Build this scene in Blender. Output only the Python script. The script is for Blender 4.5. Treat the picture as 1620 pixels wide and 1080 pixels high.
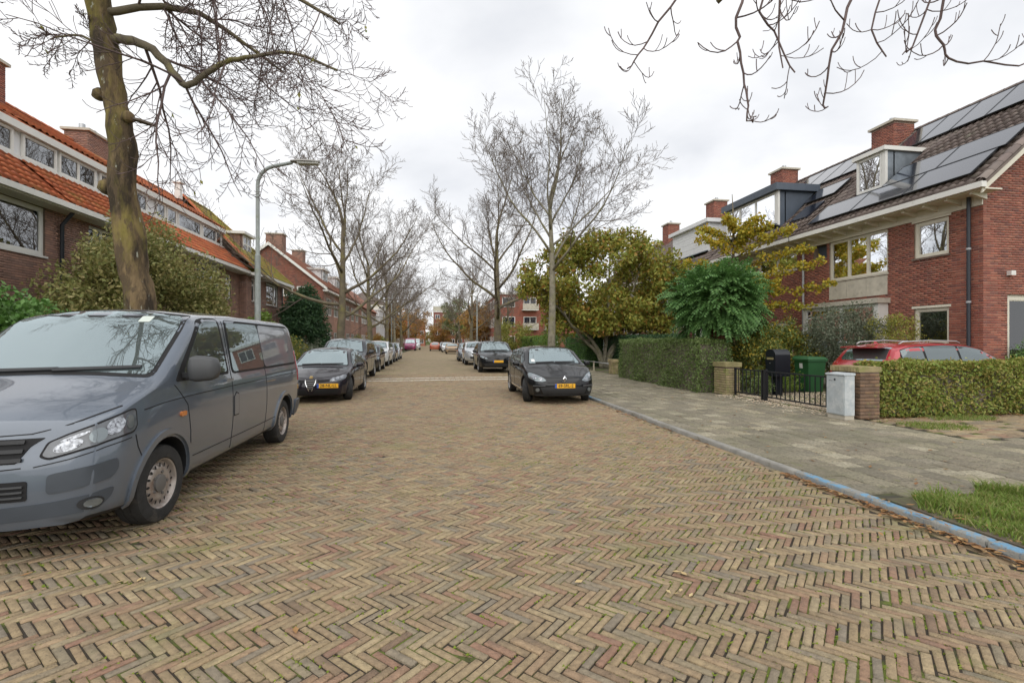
import bpy, bmesh, math, random
import numpy as np
from mathutils import Vector, Matrix
from mathutils.bvhtree import BVHTree
from mathutils.geometry import delaunay_2d_cdt

for _o in list(bpy.data.objects):
    bpy.data.objects.remove(_o)
scene = bpy.context.scene
COL = scene.collection
R = math.radians

# ---------------------------------------------------------------- camera
CAM = (0.0, 0.0, 1.58)
cd = bpy.data.cameras.new('camera')
cam = bpy.data.objects.new('camera', cd)
COL.objects.link(cam)
cam.location = CAM
cam.rotation_euler = (R(90), 0, R(-8.8))
cd.sensor_width = 36
cd.lens = 36 * 770 / 1620
cd.clip_start = 0.05
cd.clip_end = 5000
scene.camera = cam

# ---------------------------------------------------------------- sky
SUN_EL, SUN_AZ = R(50), R(190)       # high, soft light from behind the camera
world = bpy.data.worlds.new('World')
scene.world = world
world.use_nodes = True
wn, wl_ = world.node_tree.nodes, world.node_tree.links
wn.clear()
w_out = wn.new('ShaderNodeOutputWorld')
w_bg = wn.new('ShaderNodeBackground')
w_bg.inputs['Strength'].default_value = 0.1
w_sky = wn.new('ShaderNodeTexSky')
w_sky.sky_type = 'NISHITA'
w_sky.sun_disc = False
w_sky.sun_elevation = SUN_EL
w_sky.sun_rotation = SUN_AZ
w_tc = wn.new('ShaderNodeTexCoord')
w_sep = wn.new('ShaderNodeSeparateXYZ')
w_add = wn.new('ShaderNodeMath'); w_add.operation = 'ADD'; w_add.inputs[1].default_value = 0.35
w_abs = wn.new('ShaderNodeMath'); w_abs.operation = 'ABSOLUTE'
w_div = wn.new('ShaderNodeVectorMath'); w_div.operation = 'DIVIDE'
w_cmb = wn.new('ShaderNodeCombineXYZ')
w_map = wn.new('ShaderNodeMapping')
w_map.inputs['Location'].default_value = (0.55, 2.3, 0.0)
w_map.inputs['Scale'].default_value = (-1, 1, 1)
w_no = wn.new('ShaderNodeTexNoise')
w_no.inputs['Scale'].default_value = 1.05
w_no.inputs['Detail'].default_value = 7
w_no.inputs['Roughness'].default_value = 0.5
w_no.inputs['Distortion'].default_value = 0.25
w_rmp = wn.new('ShaderNodeValToRGB')
w_rmp.color_ramp.elements[0].position = 0.30
w_rmp.color_ramp.elements[0].color = (5.3, 5.5, 5.9, 1)
w_rmp.color_ramp.elements[1].position = 0.53
w_rmp.color_ramp.elements[1].color = (8.4, 8.42, 8.5, 1)
w_mix = wn.new('ShaderNodeMixRGB')
w_mix.inputs['Fac'].default_value = 0.95
wl_.new(w_tc.outputs['Generated'], w_sep.inputs[0])
wl_.new(w_sep.outputs['Z'], w_abs.inputs[0])
wl_.new(w_abs.outputs[0], w_add.inputs[0])
for k in range(3):
    wl_.new(w_add.outputs[0], w_cmb.inputs[k])
wl_.new(w_tc.outputs['Generated'], w_div.inputs[0])
wl_.new(w_cmb.outputs[0], w_div.inputs[1])
wl_.new(w_div.outputs[0], w_map.inputs[0])
wl_.new(w_map.outputs[0], w_no.inputs['Vector'])
wl_.new(w_no.outputs['Fac'], w_rmp.inputs[0])
wl_.new(w_sky.outputs[0], w_mix.inputs[1])
wl_.new(w_rmp.outputs[0], w_mix.inputs[2])
wl_.new(w_mix.outputs[0], w_bg.inputs['Color'])
wl_.new(w_bg.outputs[0], w_out.inputs['Surface'])

sd = bpy.data.lights.new('sun', 'SUN')
sd.energy = 1.5
sd.angle = R(95)
sd.color = (1.0, 0.96, 0.9)
sun = bpy.data.objects.new('sun', sd)
COL.objects.link(sun)
sun.location = (0, 0, 40)
_sdir = Vector((math.sin(SUN_AZ) * math.cos(SUN_EL), math.cos(SUN_AZ) * math.cos(SUN_EL), math.sin(SUN_EL)))
sun.rotation_euler = _sdir.to_track_quat('Z', 'Y').to_euler()

vs = scene.view_settings
vs.view_transform = 'Standard'
vs.look = 'None'
vs.exposure = 0.45
vs.gamma = 1.0
vs.use_curve_mapping = False
scene.cycles.max_bounces = 6
scene.cycles.transparent_max_bounces = 8
scene.cycles.caustics_reflective = False
scene.cycles.caustics_refractive = False

# ---------------------------------------------------------------- materials
MATS = {}
def M(name, col, rough=0.7, metal=0.0, ramp=None, var=0.0, vscale=3.0, bump=0.0, bscale=40.0,
      stain=None, coat=0.0, spec=0.5, trans=0.0, up=None, ior=None, post=None, stretch=None):
    """procedural material. ramp: colours picked per piece; stain: (colour, scale, lo, hi) patches;
    up: (colour, amount) growth on upward faces."""
    m = bpy.data.materials.new(name)
    m.use_nodes = True
    nt = m.node_tree; N = nt.nodes; L = nt.links
    b = N['Principled BSDF']
    out = N['Material Output']
    b.inputs['Roughness'].default_value = rough
    b.inputs['Metallic'].default_value = metal
    b.inputs['Specular IOR Level'].default_value = spec
    if ior: b.inputs['IOR'].default_value = ior
    if coat:
        b.inputs['Coat Weight'].default_value = coat
        b.inputs['Coat Roughness'].default_value = 0.03
    geo = N.new('ShaderNodeNewGeometry')
    POS = geo.outputs['Position']
    if stretch:
        sv = N.new('ShaderNodeVectorMath'); sv.operation = 'MULTIPLY'; sv.inputs[1].default_value = stretch
        L.new(POS, sv.inputs[0]); POS = sv.outputs[0]
    if ramp:
        oi = N.new('ShaderNodeObjectInfo')
        ad = N.new('ShaderNodeMath'); ad.operation = 'ADD'
        fr = N.new('ShaderNodeMath'); fr.operation = 'FRACT'
        L.new(oi.outputs['Random'], ad.inputs[0]); L.new(geo.outputs['Random Per Island'], ad.inputs[1])
        L.new(ad.outputs[0], fr.inputs[0])
        cr = N.new('ShaderNodeValToRGB')
        el = cr.color_ramp.elements
        while len(el) < len(ramp): el.new(0.5)
        for i, c in enumerate(ramp):
            el[i].position = i / max(1, len(ramp) - 1)
            el[i].color = (*c, 1)
        L.new(fr.outputs[0], cr.inputs[0])
        cur = cr.outputs[0]
    else:
        rgb = N.new('ShaderNodeRGB'); rgb.outputs[0].default_value = (*col, 1); cur = rgb.outputs[0]
    if var:
        no = N.new('ShaderNodeTexNoise'); no.inputs['Scale'].default_value = vscale; no.inputs['Detail'].default_value = 6
        L.new(POS, no.inputs['Vector'])
        mr = N.new('ShaderNodeMapRange'); mr.inputs[1].default_value = 0.3; mr.inputs[2].default_value = 0.7
        mr.inputs[3].default_value = 1 - var; mr.inputs[4].default_value = 1 + var
        L.new(no.outputs['Fac'], mr.inputs[0])
        mu = N.new('ShaderNodeMixRGB'); mu.blend_type = 'MULTIPLY'; mu.inputs[0].default_value = 1
        L.new(cur, mu.inputs[1]); L.new(mr.outputs[0], mu.inputs[2]); cur = mu.outputs[0]
    for st in ([stain] if stain and not isinstance(stain, list) else (stain or [])):
        no = N.new('ShaderNodeTexNoise'); no.inputs['Scale'].default_value = st[1]; no.inputs['Detail'].default_value = 8
        no.inputs['Roughness'].default_value = 0.65
        L.new(POS, no.inputs['Vector'])
        mr = N.new('ShaderNodeMapRange'); mr.inputs[1].default_value = st[2]; mr.inputs[2].default_value = st[3]
        L.new(no.outputs['Fac'], mr.inputs[0])
        mx = N.new('ShaderNodeMixRGB'); mx.inputs[2].default_value = (*st[0], 1)
        L.new(mr.outputs[0], mx.inputs[0]); L.new(cur, mx.inputs[1]); cur = mx.outputs[0]
    if up:
        sp = N.new('ShaderNodeSeparateXYZ'); L.new(geo.outputs['Normal'], sp.inputs[0])
        mr = N.new('ShaderNodeMapRange'); mr.inputs[1].default_value = 0.2; mr.inputs[2].default_value = 0.9
        mr.inputs[4].default_value = up[1]
        L.new(sp.outputs['Z'], mr.inputs[0])
        mx = N.new('ShaderNodeMixRGB'); mx.inputs[2].default_value = (*up[0], 1)
        L.new(mr.outputs[0], mx.inputs[0]); L.new(cur, mx.inputs[1]); cur = mx.outputs[0]
    for st in (post or []):
        no = N.new('ShaderNodeTexNoise'); no.inputs['Scale'].default_value = st[1]; no.inputs['Detail'].default_value = 8
        no.inputs['Roughness'].default_value = 0.65
        L.new(POS, no.inputs['Vector'])
        mr = N.new('ShaderNodeMapRange'); mr.inputs[1].default_value = st[2]; mr.inputs[2].default_value = st[3]
        L.new(no.outputs['Fac'], mr.inputs[0])
        mx = N.new('ShaderNodeMixRGB'); mx.inputs[2].default_value = (*st[0], 1)
        L.new(mr.outputs[0], mx.inputs[0]); L.new(cur, mx.inputs[1]); cur = mx.outputs[0]
    L.new(cur, b.inputs['Base Color'])
    if bump:
        no = N.new('ShaderNodeTexNoise'); no.inputs['Scale'].default_value = bscale; no.inputs['Detail'].default_value = 5
        L.new(POS, no.inputs['Vector'])
        bp = N.new('ShaderNodeBump'); bp.inputs['Strength'].default_value = bump; bp.inputs['Distance'].default_value = 0.02
        L.new(no.outputs['Fac'], bp.inputs['Height']); L.new(bp.outputs[0], b.inputs['Normal'])
    if trans:
        tr = N.new('ShaderNodeBsdfTranslucent'); L.new(cur, tr.inputs['Color'])
        ms = N.new('ShaderNodeMixShader'); ms.inputs[0].default_value = trans
        L.new(b.outputs[0], ms.inputs[1]); L.new(tr.outputs[0], ms.inputs[2]); L.new(ms.outputs[0], out.inputs['Surface'])
    MATS[name] = m
    return m

def glass(name, tint, refl=0.35, rough=0.01):
    """window glass: see-through tint under a sharp reflection"""
    m = bpy.data.materials.new(name); m.use_nodes = True
    N = m.node_tree.nodes; L = m.node_tree.links
    N.remove(N['Principled BSDF'])
    tr = N.new('ShaderNodeBsdfTransparent'); tr.inputs[0].default_value = (*tint, 1)
    gl = N.new('ShaderNodeBsdfGlossy'); gl.inputs['Roughness'].default_value = rough
    gl.inputs['Color'].default_value = (0.95, 0.97, 1, 1)
    lw = N.new('ShaderNodeFresnel'); lw.inputs[0].default_value = 1.5
    ma = N.new('ShaderNodeMath'); ma.operation = 'ADD'; ma.use_clamp = True; ma.inputs[1].default_value = refl
    ms = N.new('ShaderNodeMixShader')
    L.new(lw.outputs[0], ma.inputs[0]); L.new(ma.outputs[0], ms.inputs[0])
    L.new(tr.outputs[0], ms.inputs[1]); L.new(gl.outputs[0], ms.inputs[2])
    L.new(ms.outputs[0], N['Material Output'].inputs['Surface'])
    MATS[name] = m
    return m

M('joint', (0.038, 0.029, 0.019), 0.95, stain=[((0.035, 0.027, 0.019), 6, .45, .6), ((0.115, 0.145, 0.02), 2.6, .50, .60)], bump=.6, bscale=120)
M('road_brick', (0, 0, 0), 0.78, ramp=[(.31, .238, .137), (.27, .195, .118), (.24, .20, .134), (.365, .284, .166), (.285, .178, .112), (.30, .23, .132), (.26, .146, .10), (.345, .268, .156), (.21, .178, .134), (.29, .216, .127), (.32, .243, .14), (.195, .132, .086)],
  var=.22, vscale=26, stain=[((.12, .098, .07), 55, .60, .72), ((.15, .12, .085), 2.2, .55, .78), ((.19, .19, .065), .9, .55, .8)], bump=.7, bscale=95)
M('road_far', (.268, .206, .122), 0.85, var=.22, vscale=2.2, stain=[((.20, .155, .10), 14, .5, .66), ((.22, .2, .09), .5, .52, .72)], bump=.5, bscale=60)
M('white_block', (.62, .6, .54), .7, var=.15, vscale=12, stain=((.33, .29, .22), 7, .55, .7))
M('tile', (0, 0, 0), .85, ramp=[(.20, .175, .125), (.25, .215, .155), (.17, .15, .11), (.22, .195, .14), (.33, .29, .20), (.19, .165, .12), (.23, .20, .145), (.21, .19, .13), (.27, .24, .17), (.18, .16, .12), (.40, .36, .26)],
  var=.3, vscale=28, stain=[((.10, .095, .065), 34, .52, .66), ((.13, .125, .075), .8, .5, .75), ((.16, .165, .06), 6, .60, .72), ((.46, .44, .38), 60, .69, .74), ((.38, .36, .30), 1.6, .70, .80)], bump=.6, bscale=110)
M('tile_joint', (.045, .042, .028), .95, stain=((.075, .085, .022), 2, .45, .6))
M('kerb', (.26, .25, .225), .85, var=.25, vscale=6, stain=((.14, .13, .1), 3, .5, .68), bump=.3, bscale=60)
M('kerb_blue', (.24, .23, .205), .85, var=.25, vscale=6, stain=((.14, .13, .1), 3, .5, .68), up=((.14, .29, .43), .97), post=[((.25, .245, .22), 10, .475, .515), ((.10, .14, .18), 30, .55, .7), ((.13, .11, .08), 4, .60, .72)], bump=.5, bscale=50)
M('soil', (.10, .08, .055), .95, var=.3, vscale=3, stain=((.09, .12, .03), 1.2, .45, .6), bump=.6, bscale=30)
M('lawn', (.09, .12, .03), .95, var=.35, vscale=2, bump=.6, bscale=40)
M('gravel', (0, 0, 0), .9, ramp=[(.42, .33, .22), (.5, .42, .30), (.33, .25, .17), (.55, .5, .4), (.38, .27, .18)])
M('brick_red', (0, 0, 0), .8, ramp=[(.29, .089, .06), (.345, .117, .075), (.22, .068, .052), (.32, .104, .065), (.18, .066, .055), (.37, .145, .095), (.27, .083, .057)], var=.15, vscale=4, bump=.25, bscale=90)
M('brick_brown', (0, 0, 0), .85, ramp=[(.34, .19, .14), (.28, .165, .13), (.40, .22, .155), (.235, .145, .12), (.35, .195, .15), (.30, .185, .145)], var=.18, vscale=3, bump=.25, bscale=90)
M('brick_pier', (0, 0, 0), .9, ramp=[(.20, .125, .08), (.15, .10, .07), (.25, .15, .09), (.12, .085, .06)], var=.25, vscale=6, stain=((.24, .22, .08), 5, .52, .66), bump=.4, bscale=80)
M('brick_mossy', (0, 0, 0), .9, ramp=[(.33, .27, .15), (.28, .23, .12), (.38, .30, .17), (.25, .22, .10)], var=.25, vscale=6, stain=((.22, .24, .07), 4, .5, .66), bump=.4, bscale=80)
M('mortar', (.27, .20, .155), .95, var=.2, vscale=5)
M('mortar_dark', (.17, .125, .10), .95, var=.2, vscale=5)
M('tile_orange', (0, 0, 0), .75, ramp=[(.52, .14, .05), (.46, .115, .045), (.58, .175, .065), (.42, .12, .055), (.50, .15, .055), (.36, .12, .06)], var=.2, vscale=2.5, stain=((.34, .25, .07), 1.1, .55, .75))
M('tile_moss', (0, 0, 0), .85, ramp=[(.40, .26, .07), (.33, .25, .06), (.42, .19, .07), (.30, .26, .07), (.44, .30, .10)], var=.25, vscale=3, stain=((.27, .27, .04), 1.2, .42, .6))
M('tile_grey', (0, 0, 0), .7, ramp=[(.165, .125, .11), (.13, .10, .09), (.20, .155, .135), (.15, .12, .105), (.22, .18, .155)], var=.2, vscale=3, stain=((.21, .2, .15), 2, .6, .75))
M('tile_redbrown', (0, 0, 0), .8, ramp=[(.30, .12, .07), (.25, .10, .065), (.34, .15, .09)], var=.2)
M('white_paint', (.74, .73, .69), .45, var=.06, vscale=2, stain=((.52, .5, .44), 3, .62, .8))
M('cream_paint', (.70, .66, .55), .5, var=.06, vscale=2)
M('white_board', (.76, .77, .78), .5, var=.04)
M('dormer_blue', (.075, .095, .125), .45, var=.1)
M('zinc', (.27, .31, .35), .4, metal=.6, var=.25, vscale=3)
M('concrete', (.50, .46, .38), .85, var=.12, vscale=5, stain=((.35, .32, .26), 3, .55, .7), bump=.2, bscale=60)
M('solar', (.018, .022, .035), .12, spec=.6, coat=.6, var=.1)
M('alu', (.45, .46, .47), .4, metal=.8)
M('black_metal', (.012, .014, .018), .45)
M('pipe_dark', (.03, .035, .045), .5)
M('pipe_grey', (.40, .41, .42), .5)
M('lamp_grey', (.33, .36, .35), .55, metal=.2, var=.15, vscale=8, stain=((.26, .29, .2), 3, .55, .7))
M('lamp_head', (.30, .29, .27), .5, metal=.3)
M('lamp_lens', (.6, .6, .57), .25)
M('cabinet', (.42, .46, .48), .55, var=.12, vscale=7, stain=((.56, .58, .58), 8, .5, .66))
M('bin_green', (.025, .10, .035), .45, var=.1)
M('mailbox', (.008, .011, .016), .35)
M('label_white', (.75, .75, .72), .5)
M('wood', (.16, .115, .075), .85, var=.3, vscale=8, bump=.3)
M('post_stone', (.4, .36, .27), .9, var=.2, vscale=8)
M('dim_backing_dark', (.035, .042, .04), .9)  # interior dimness put into the colour of the sheet behind panes
M('dim_backing_mid', (.10, .115, .105), .9)  # lighter tone of the same painted interior dimness
M('curtain', (.55, .54, .50), .9, var=.15, vscale=12)
M('blind', (.45, .46, .44), .8)
M('curtain_teal', (.24, .33, .33), .8)
glass('pane', (.75, .82, .8), .07)
glass('pane_up', (.7, .76, .76), .20)
M('bark', (.165, .115, .06), .95, var=.45, vscale=7, stain=[((.042, .03, .018), 2.1, .46, .57), ((.24, .20, .045), 1.3, .50, .70), ((.10, .07, .04), 6, .52, .6), ((.36, .36, .29), 8, .63, .68)], bump=1.0, bscale=22, stretch=(1.5, 1.5, .45))
M('bark_limb', (.15, .125, .085), .95, var=.25, vscale=4, stain=((.2, .18, .06), 2, .5, .68), bump=.5, bscale=30)
M('bark_pale', (.235, .215, .16), .95, var=.3, vscale=5, stain=[((.19, .18, .07), 1.8, .5, .68), ((.09, .075, .055), 3, .55, .68)], bump=.8, bscale=26)
M('twig', (.15, .122, .10), .9, var=.25, vscale=2)
M('twig_near', (.13, .09, .085), .85, var=.25, vscale=6)
M('bark_red', (.21, .085, .045), .95, var=.35, vscale=7, bump=1.0, bscale=24)
def leafmat(n, ramp, trans=.25, rough=.55):
    M(n, (0, 0, 0), rough, ramp=ramp, trans=trans, spec=.35)
leafmat('leaf_hedge', [(.10, .17, .04), (.15, .225, .06), (.20, .27, .085), (.085, .14, .038), (.27, .32, .14), (.12, .19, .048)])
leafmat('leaf_hedge_dry', [(.27, .34, .065), (.20, .28, .05), (.36, .38, .085), (.15, .22, .045), (.40, .32, .09), (.18, .255, .055), (.32, .22, .07), (.25, .32, .06)])
leafmat('leaf_magnolia', [(.27, .30, .05), (.36, .36, .065), (.19, .24, .045), (.44, .33, .07), (.31, .34, .06), (.42, .19, .045), (.24, .29, .05), (.40, .38, .075), (.16, .21, .04)])
leafmat('leaf_robinia', [(.075, .175, .045), (.11, .235, .06), (.055, .13, .038), (.16, .30, .085), (.085, .19, .05), (.13, .25, .075)])
leafmat('leaf_ginkgo', [(0.450, 0.375, 0.037), (0.550, 0.413, 0.037), (0.312, 0.325, 0.044), (0.375, 0.350, 0.050), (0.600, 0.350, 0.031)], .35)
leafmat('leaf_olive', [(.20, .22, .065), (.27, .275, .09), (.14, .165, .05), (.38, .33, .13), (.22, .22, .065), (.42, .35, .16), (.17, .20, .06)])
leafmat('leaf_grey', [(0.174, 0.203, 0.138), (0.131, 0.160, 0.102), (0.232, 0.261, 0.181), (0.102, 0.131, 0.080), (0.290, 0.290, 0.217)])
leafmat('leaf_laurel', [(.085, .19, .04), (.12, .25, .055), (.17, .32, .085), (.075, .155, .035)], .15, .4)
leafmat('leaf_yew', [(0.042, 0.095, 0.042), (0.057, 0.123, 0.049), (0.034, 0.072, 0.034), (0.085, 0.162, 0.057)])
leafmat('leaf_bright', [(0.144, 0.240, 0.036), (0.192, 0.288, 0.048), (0.108, 0.180, 0.030), (0.264, 0.300, 0.060)])
leafmat('leaf_yellowgreen', [(0.308, 0.297, 0.055), (0.220, 0.253, 0.055), (0.374, 0.319, 0.066), (0.165, 0.209, 0.050)])
leafmat('leaf_mixed', [(0.150, 0.210, 0.045), (0.105, 0.150, 0.038), (0.210, 0.240, 0.053), (0.510, 0.360, 0.045), (0.135, 0.180, 0.045), (0.090, 0.128, 0.045)])
leafmat('leaf_orange', [(.40, .22, .06), (.36, .23, .07), (.45, .25, .065), (.31, .22, .07), (.38, .18, .055)], .35)
leafmat('leaf_fargreen', [(0.165, 0.209, 0.077), (0.209, 0.231, 0.099), (0.132, 0.176, 0.072)])
leafmat('leaf_fallen', [(0.330, 0.165, 0.061), (0.242, 0.121, 0.055), (0.418, 0.242, 0.099), (0.187, 0.094, 0.044), (0.462, 0.330, 0.165)], .1, .8)
leafmat('leaf_pale', [(0.600, 0.495, 0.264), (0.528, 0.396, 0.198), (0.600, 0.572, 0.363)], .1, .8)
leafmat('grass', [(0.150, 0.250, 0.030), (0.200, 0.290, 0.050), (0.110, 0.190, 0.025), (0.290, 0.290, 0.090), (0.170, 0.260, 0.040), (0.360, 0.310, 0.140)], .3)
leafmat('moss', [(0.165, 0.231, 0.022), (0.220, 0.286, 0.033), (0.121, 0.165, 0.022), (0.264, 0.297, 0.066)], .2, .9)

# ---------------------------------------------------------------- object helpers
def wloc(p):
    v = Vector((0, 0, 0))
    while p is not None:
        v += p.location; p = p.parent
    return v

def tag(o, label=None, cat=None, group=None, kind=None):
    if label: o['label'] = label
    if cat: o['category'] = cat
    if group: o['group'] = group
    if kind: o['kind'] = kind
    return o

def thing(name, label, cat, loc=(0, 0, 0), rotz=0.0, group=None):
    o = bpy.data.objects.new(name, None)
    COL.objects.link(o)
    o.location = loc; o.rotation_euler = (0, 0, rotz); o.empty_display_size = .2
    return tag(o, label, cat, group)

def linkmesh(name, me, mat, parent=None, smooth=False):
    o = bpy.data.objects.new(name, me)
    COL.objects.link(o)
    if mat is not None and not me.materials:
        me.materials.append(MATS[mat] if isinstance(mat, str) else mat)
    if parent is not None: o.parent = parent
    return o

def npmesh(name, v, faces, smooth=False):
    """v (n,3); faces (m,k) with equal k"""
    me = bpy.data.meshes.new(name)
    v = np.asarray(v, dtype=np.float32); faces = np.asarray(faces, dtype=np.int32)
    m, k = faces.shape
    me.vertices.add(len(v)); me.vertices.foreach_set('co', v.ravel())
    me.loops.add(m * k); me.loops.foreach_set('vertex_index', faces.ravel())
    me.polygons.add(m)
    me.polygons.foreach_set('loop_start', np.arange(0, m * k, k, dtype=np.int32))
    me.polygons.foreach_set('loop_total', np.full(m, k, dtype=np.int32))
    if smooth: me.polygons.foreach_set('use_smooth', np.ones(m, dtype=bool))
    me.update(calc_edges=True)
    return me

class MB:
    def __init__(s): s.v = []; s.f = []
    def add(s, vs, fs):
        n = len(s.v); s.v += [tuple(p) for p in vs]; s.f += [tuple(i + n for i in f) for f in fs]; return s
    def box(s, x0, x1, y0, y1, z0, z1):
        return s.add([(x0, y0, z0), (x1, y0, z0), (x1, y1, z0), (x0, y1, z0), (x0, y0, z1), (x1, y0, z1), (x1, y1, z1), (x0, y1, z1)],
                     [(0, 3, 2, 1), (4, 5, 6, 7), (0, 1, 5, 4), (1, 2, 6, 5), (2, 3, 7, 6), (3, 0, 4, 7)])
    def hexa(s, pts):      # 8 points ordered like box
        return s.add(pts, [(0, 3, 2, 1), (4, 5, 6, 7), (0, 1, 5, 4), (1, 2, 6, 5), (2, 3, 7, 6), (3, 0, 4, 7)])
    def fbox(s, F, u0, u1, n0, n1, z0, z1):
        p = [F(u0, n1, z0), F(u1, n1, z0), F(u1, n0, z0), F(u0, n0, z0), F(u0, n1, z1), F(u1, n1, z1), F(u1, n0, z1), F(u0, n0, z1)]
        return s.hexa(p)
    def prism(s, poly, h0, h1, f):     # poly 2-D, f(a,b,h)->3-D
        n = len(poly)
        vs = [f(a, b, h0) for a, b in poly] + [f(a, b, h1) for a, b in poly]
        fs = [tuple(range(n))[::-1], tuple(range(n, 2 * n))] + [(i, (i + 1) % n, n + (i + 1) % n, n + i) for i in range(n)]
        return s.add(vs, fs)
    def tube(s, pts, radii, sides=8, caps=True):
        pts = [Vector(p) for p in pts]
        if not hasattr(radii, '__len__'): radii = [radii] * len(pts)
        base = len(s.v); ref = None
        for i, p in enumerate(pts):
            t = (pts[min(i + 1, len(pts) - 1)] - pts[max(i - 1, 0)]).normalized()
            if ref is None:
                ref = Vector((0, 0, 1)) if abs(t.z) < .9 else Vector((1, 0, 0))
            a = (ref - t * ref.dot(t)).normalized(); b = t.cross(a); ref = a
            for k in range(sides):
                an = 2 * math.pi * k / sides
                s.v.append(tuple(p + (a * math.cos(an) + b * math.sin(an)) * radii[i]))
        for i in range(len(pts) - 1):
            for k in range(sides):
                k2 = (k + 1) % sides
                s.f.append((base + i * sides + k, base + i * sides + k2, base + (i + 1) * sides + k2, base + (i + 1) * sides + k))
        if caps:
            s.f.append(tuple(base + k for k in range(sides))[::-1])
            e = base + (len(pts) - 1) * sides
            s.f.append(tuple(e + k for k in range(sides)))
        return s
    def lathe(s, prof, axis, n=32, c=(0, 0, 0)):   # prof [(radius, h)]
        base = len(s.v)
        for r, h in prof:
            for k in range(n):
                a = 2 * math.pi * k / n
                ca, sa = r * math.cos(a), r * math.sin(a)
                p = (h, ca, sa) if axis == 'x' else ((sa, h, ca) if axis == 'y' else (ca, sa, h))
                s.v.append((p[0] + c[0], p[1] + c[1], p[2] + c[2]))
        for i in range(len(prof) - 1):
            for k in range(n):
                k2 = (k + 1) % n
                s.f.append((base + i * n + k, base + i * n + k2, base + (i + 1) * n + k2, base + (i + 1) * n + k))
        return s
    def build(s, name, mat, parent=None, smooth=False, local=False, angle=None):
        me = bpy.data.meshes.new(name)
        off = Vector((0, 0, 0)) if (local or parent is None) else wloc(parent)
        me.from_pydata([(p[0] - off.x, p[1] - off.y, p[2] - off.z) for p in s.v], [], s.f)
        if smooth:
            me.polygons.foreach_set('use_smooth', np.ones(len(me.polygons), dtype=bool))
            if angle: me.set_sharp_from_angle(angle=R(angle))
        me.update()
        return linkmesh(name, me, mat, parent)

def struct(name, mb, mat):
    return tag(mb.build(name, mat), kind='structure')

def frame(P0, U, Nn):
    """(u along the wall, n outward, z up) -> world"""
    return lambda u, n, z: (P0[0] + U[0] * u + Nn[0] * n, P0[1] + U[1] * u + Nn[1] * n, z)

# a piece template: verts, faces (quads); pieces are placed by 4x4 matrices
UNIT = (np.array([(-.5, -.5, 0), (.5, -.5, 0), (.5, .5, 0), (-.5, .5, 0), (-.5, -.5, 1), (.5, -.5, 1), (.5, .5, 1), (-.5, .5, 1)], dtype=float),
        np.array([(4, 5, 6, 7), (0, 1, 5, 4), (1, 2, 6, 5), (2, 3, 7, 6), (3, 0, 4, 7)]))
def chamfered(c):     # box with chamfered top, unit size; c = chamfer (x, y, z) share
    cx, cy, cz = c
    v = [(-.5, -.5, 0), (.5, -.5, 0), (.5, .5, 0), (-.5, .5, 0), (-.5, -.5, 1 - cz), (.5, -.5, 1 - cz), (.5, .5, 1 - cz), (-.5, .5, 1 - cz),
         (-.5 + cx, -.5 + cy, 1), (.5 - cx, -.5 + cy, 1), (.5 - cx, .5 - cy, 1), (-.5 + cx, .5 - cy, 1)]
    f = [(8, 9, 10, 11)] + [(a, (a + 1) % 4, 4 + (a + 1) % 4, 4 + a) for a in range(4)] + [(4 + a, 4 + (a + 1) % 4, 8 + (a + 1) % 4, 8 + a) for a in range(4)]
    return (np.array(v, dtype=float), np.array(f))

def pieces(parent, tmpl, mats4, mat, name, rest_name, nind=300, cam_pt=CAM, smooth=False):
    """place pieces; the nearest nind become objects of their own, the rest one joined part"""
    if not len(mats4): return
    off = wloc(parent)
    A = np.array(mats4, dtype=float)
    A[:, 0, 3] -= off.x; A[:, 1, 3] -= off.y; A[:, 2, 3] -= off.z
    d = np.linalg.norm(A[:, :3, 3] + np.array(off) - np.array(cam_pt), axis=1)
    # things behind the camera count as far
    fw = np.array((math.sin(R(8.8)), math.cos(R(8.8)), 0))
    rel = A[:, :3, 3] + np.array(off) - np.array(CAM)
    dep = rel @ fw
    rt = rel @ np.array((math.cos(R(8.8)), -math.sin(R(8.8)), 0))
    vis = (dep > .5) & (np.abs(rt) < dep * 1.05) & (np.abs(rel[:, 2]) < dep * .70)
    d = np.where(vis, d, d + 1e4)
    order = np.argsort(d)
    tv, tf = tmpl
    ind = order[:nind]; rest = order[nind:]
    me = npmesh(name, tv, tf, smooth); me.materials.append(MATS[mat])
    for i in ind:
        o = bpy.data.objects.new(name, me); COL.objects.link(o)
        o.parent = parent
        o.matrix_local = Matrix(A[i].tolist())
    if len(rest):
        H = np.concatenate([tv, np.ones((len(tv), 1))], axis=1)
        V = np.einsum('nij,vj->nvi', A[rest][:, :3, :], H)
        n, k, _ = V.shape
        Fc = (tf[None] + (np.arange(n) * k)[:, None, None]).reshape(-1, tf.shape[1])
        me2 = npmesh(rest_name, V.reshape(-1, 3), Fc, smooth)
        o = linkmesh(rest_name, me2, mat, parent)
        o['kind'] = 'stuff'

def mat4(pos, ax, ay, az):
    m = np.eye(4); m[:3, 0] = ax; m[:3, 1] = ay; m[:3, 2] = az; m[:3, 3] = pos
    return m
# ================================================================ ground, road, pavements
rng = random.Random(7)
XL, XR = -4.62, 4.12          # kerb lines
struct('ground', MB().add([(-900, -60, -.07), (900, -60, -.07), (900, 1500, -.07), (-900, 1500, -.07)], [(0, 1, 2, 3)]), 'lawn')

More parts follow.
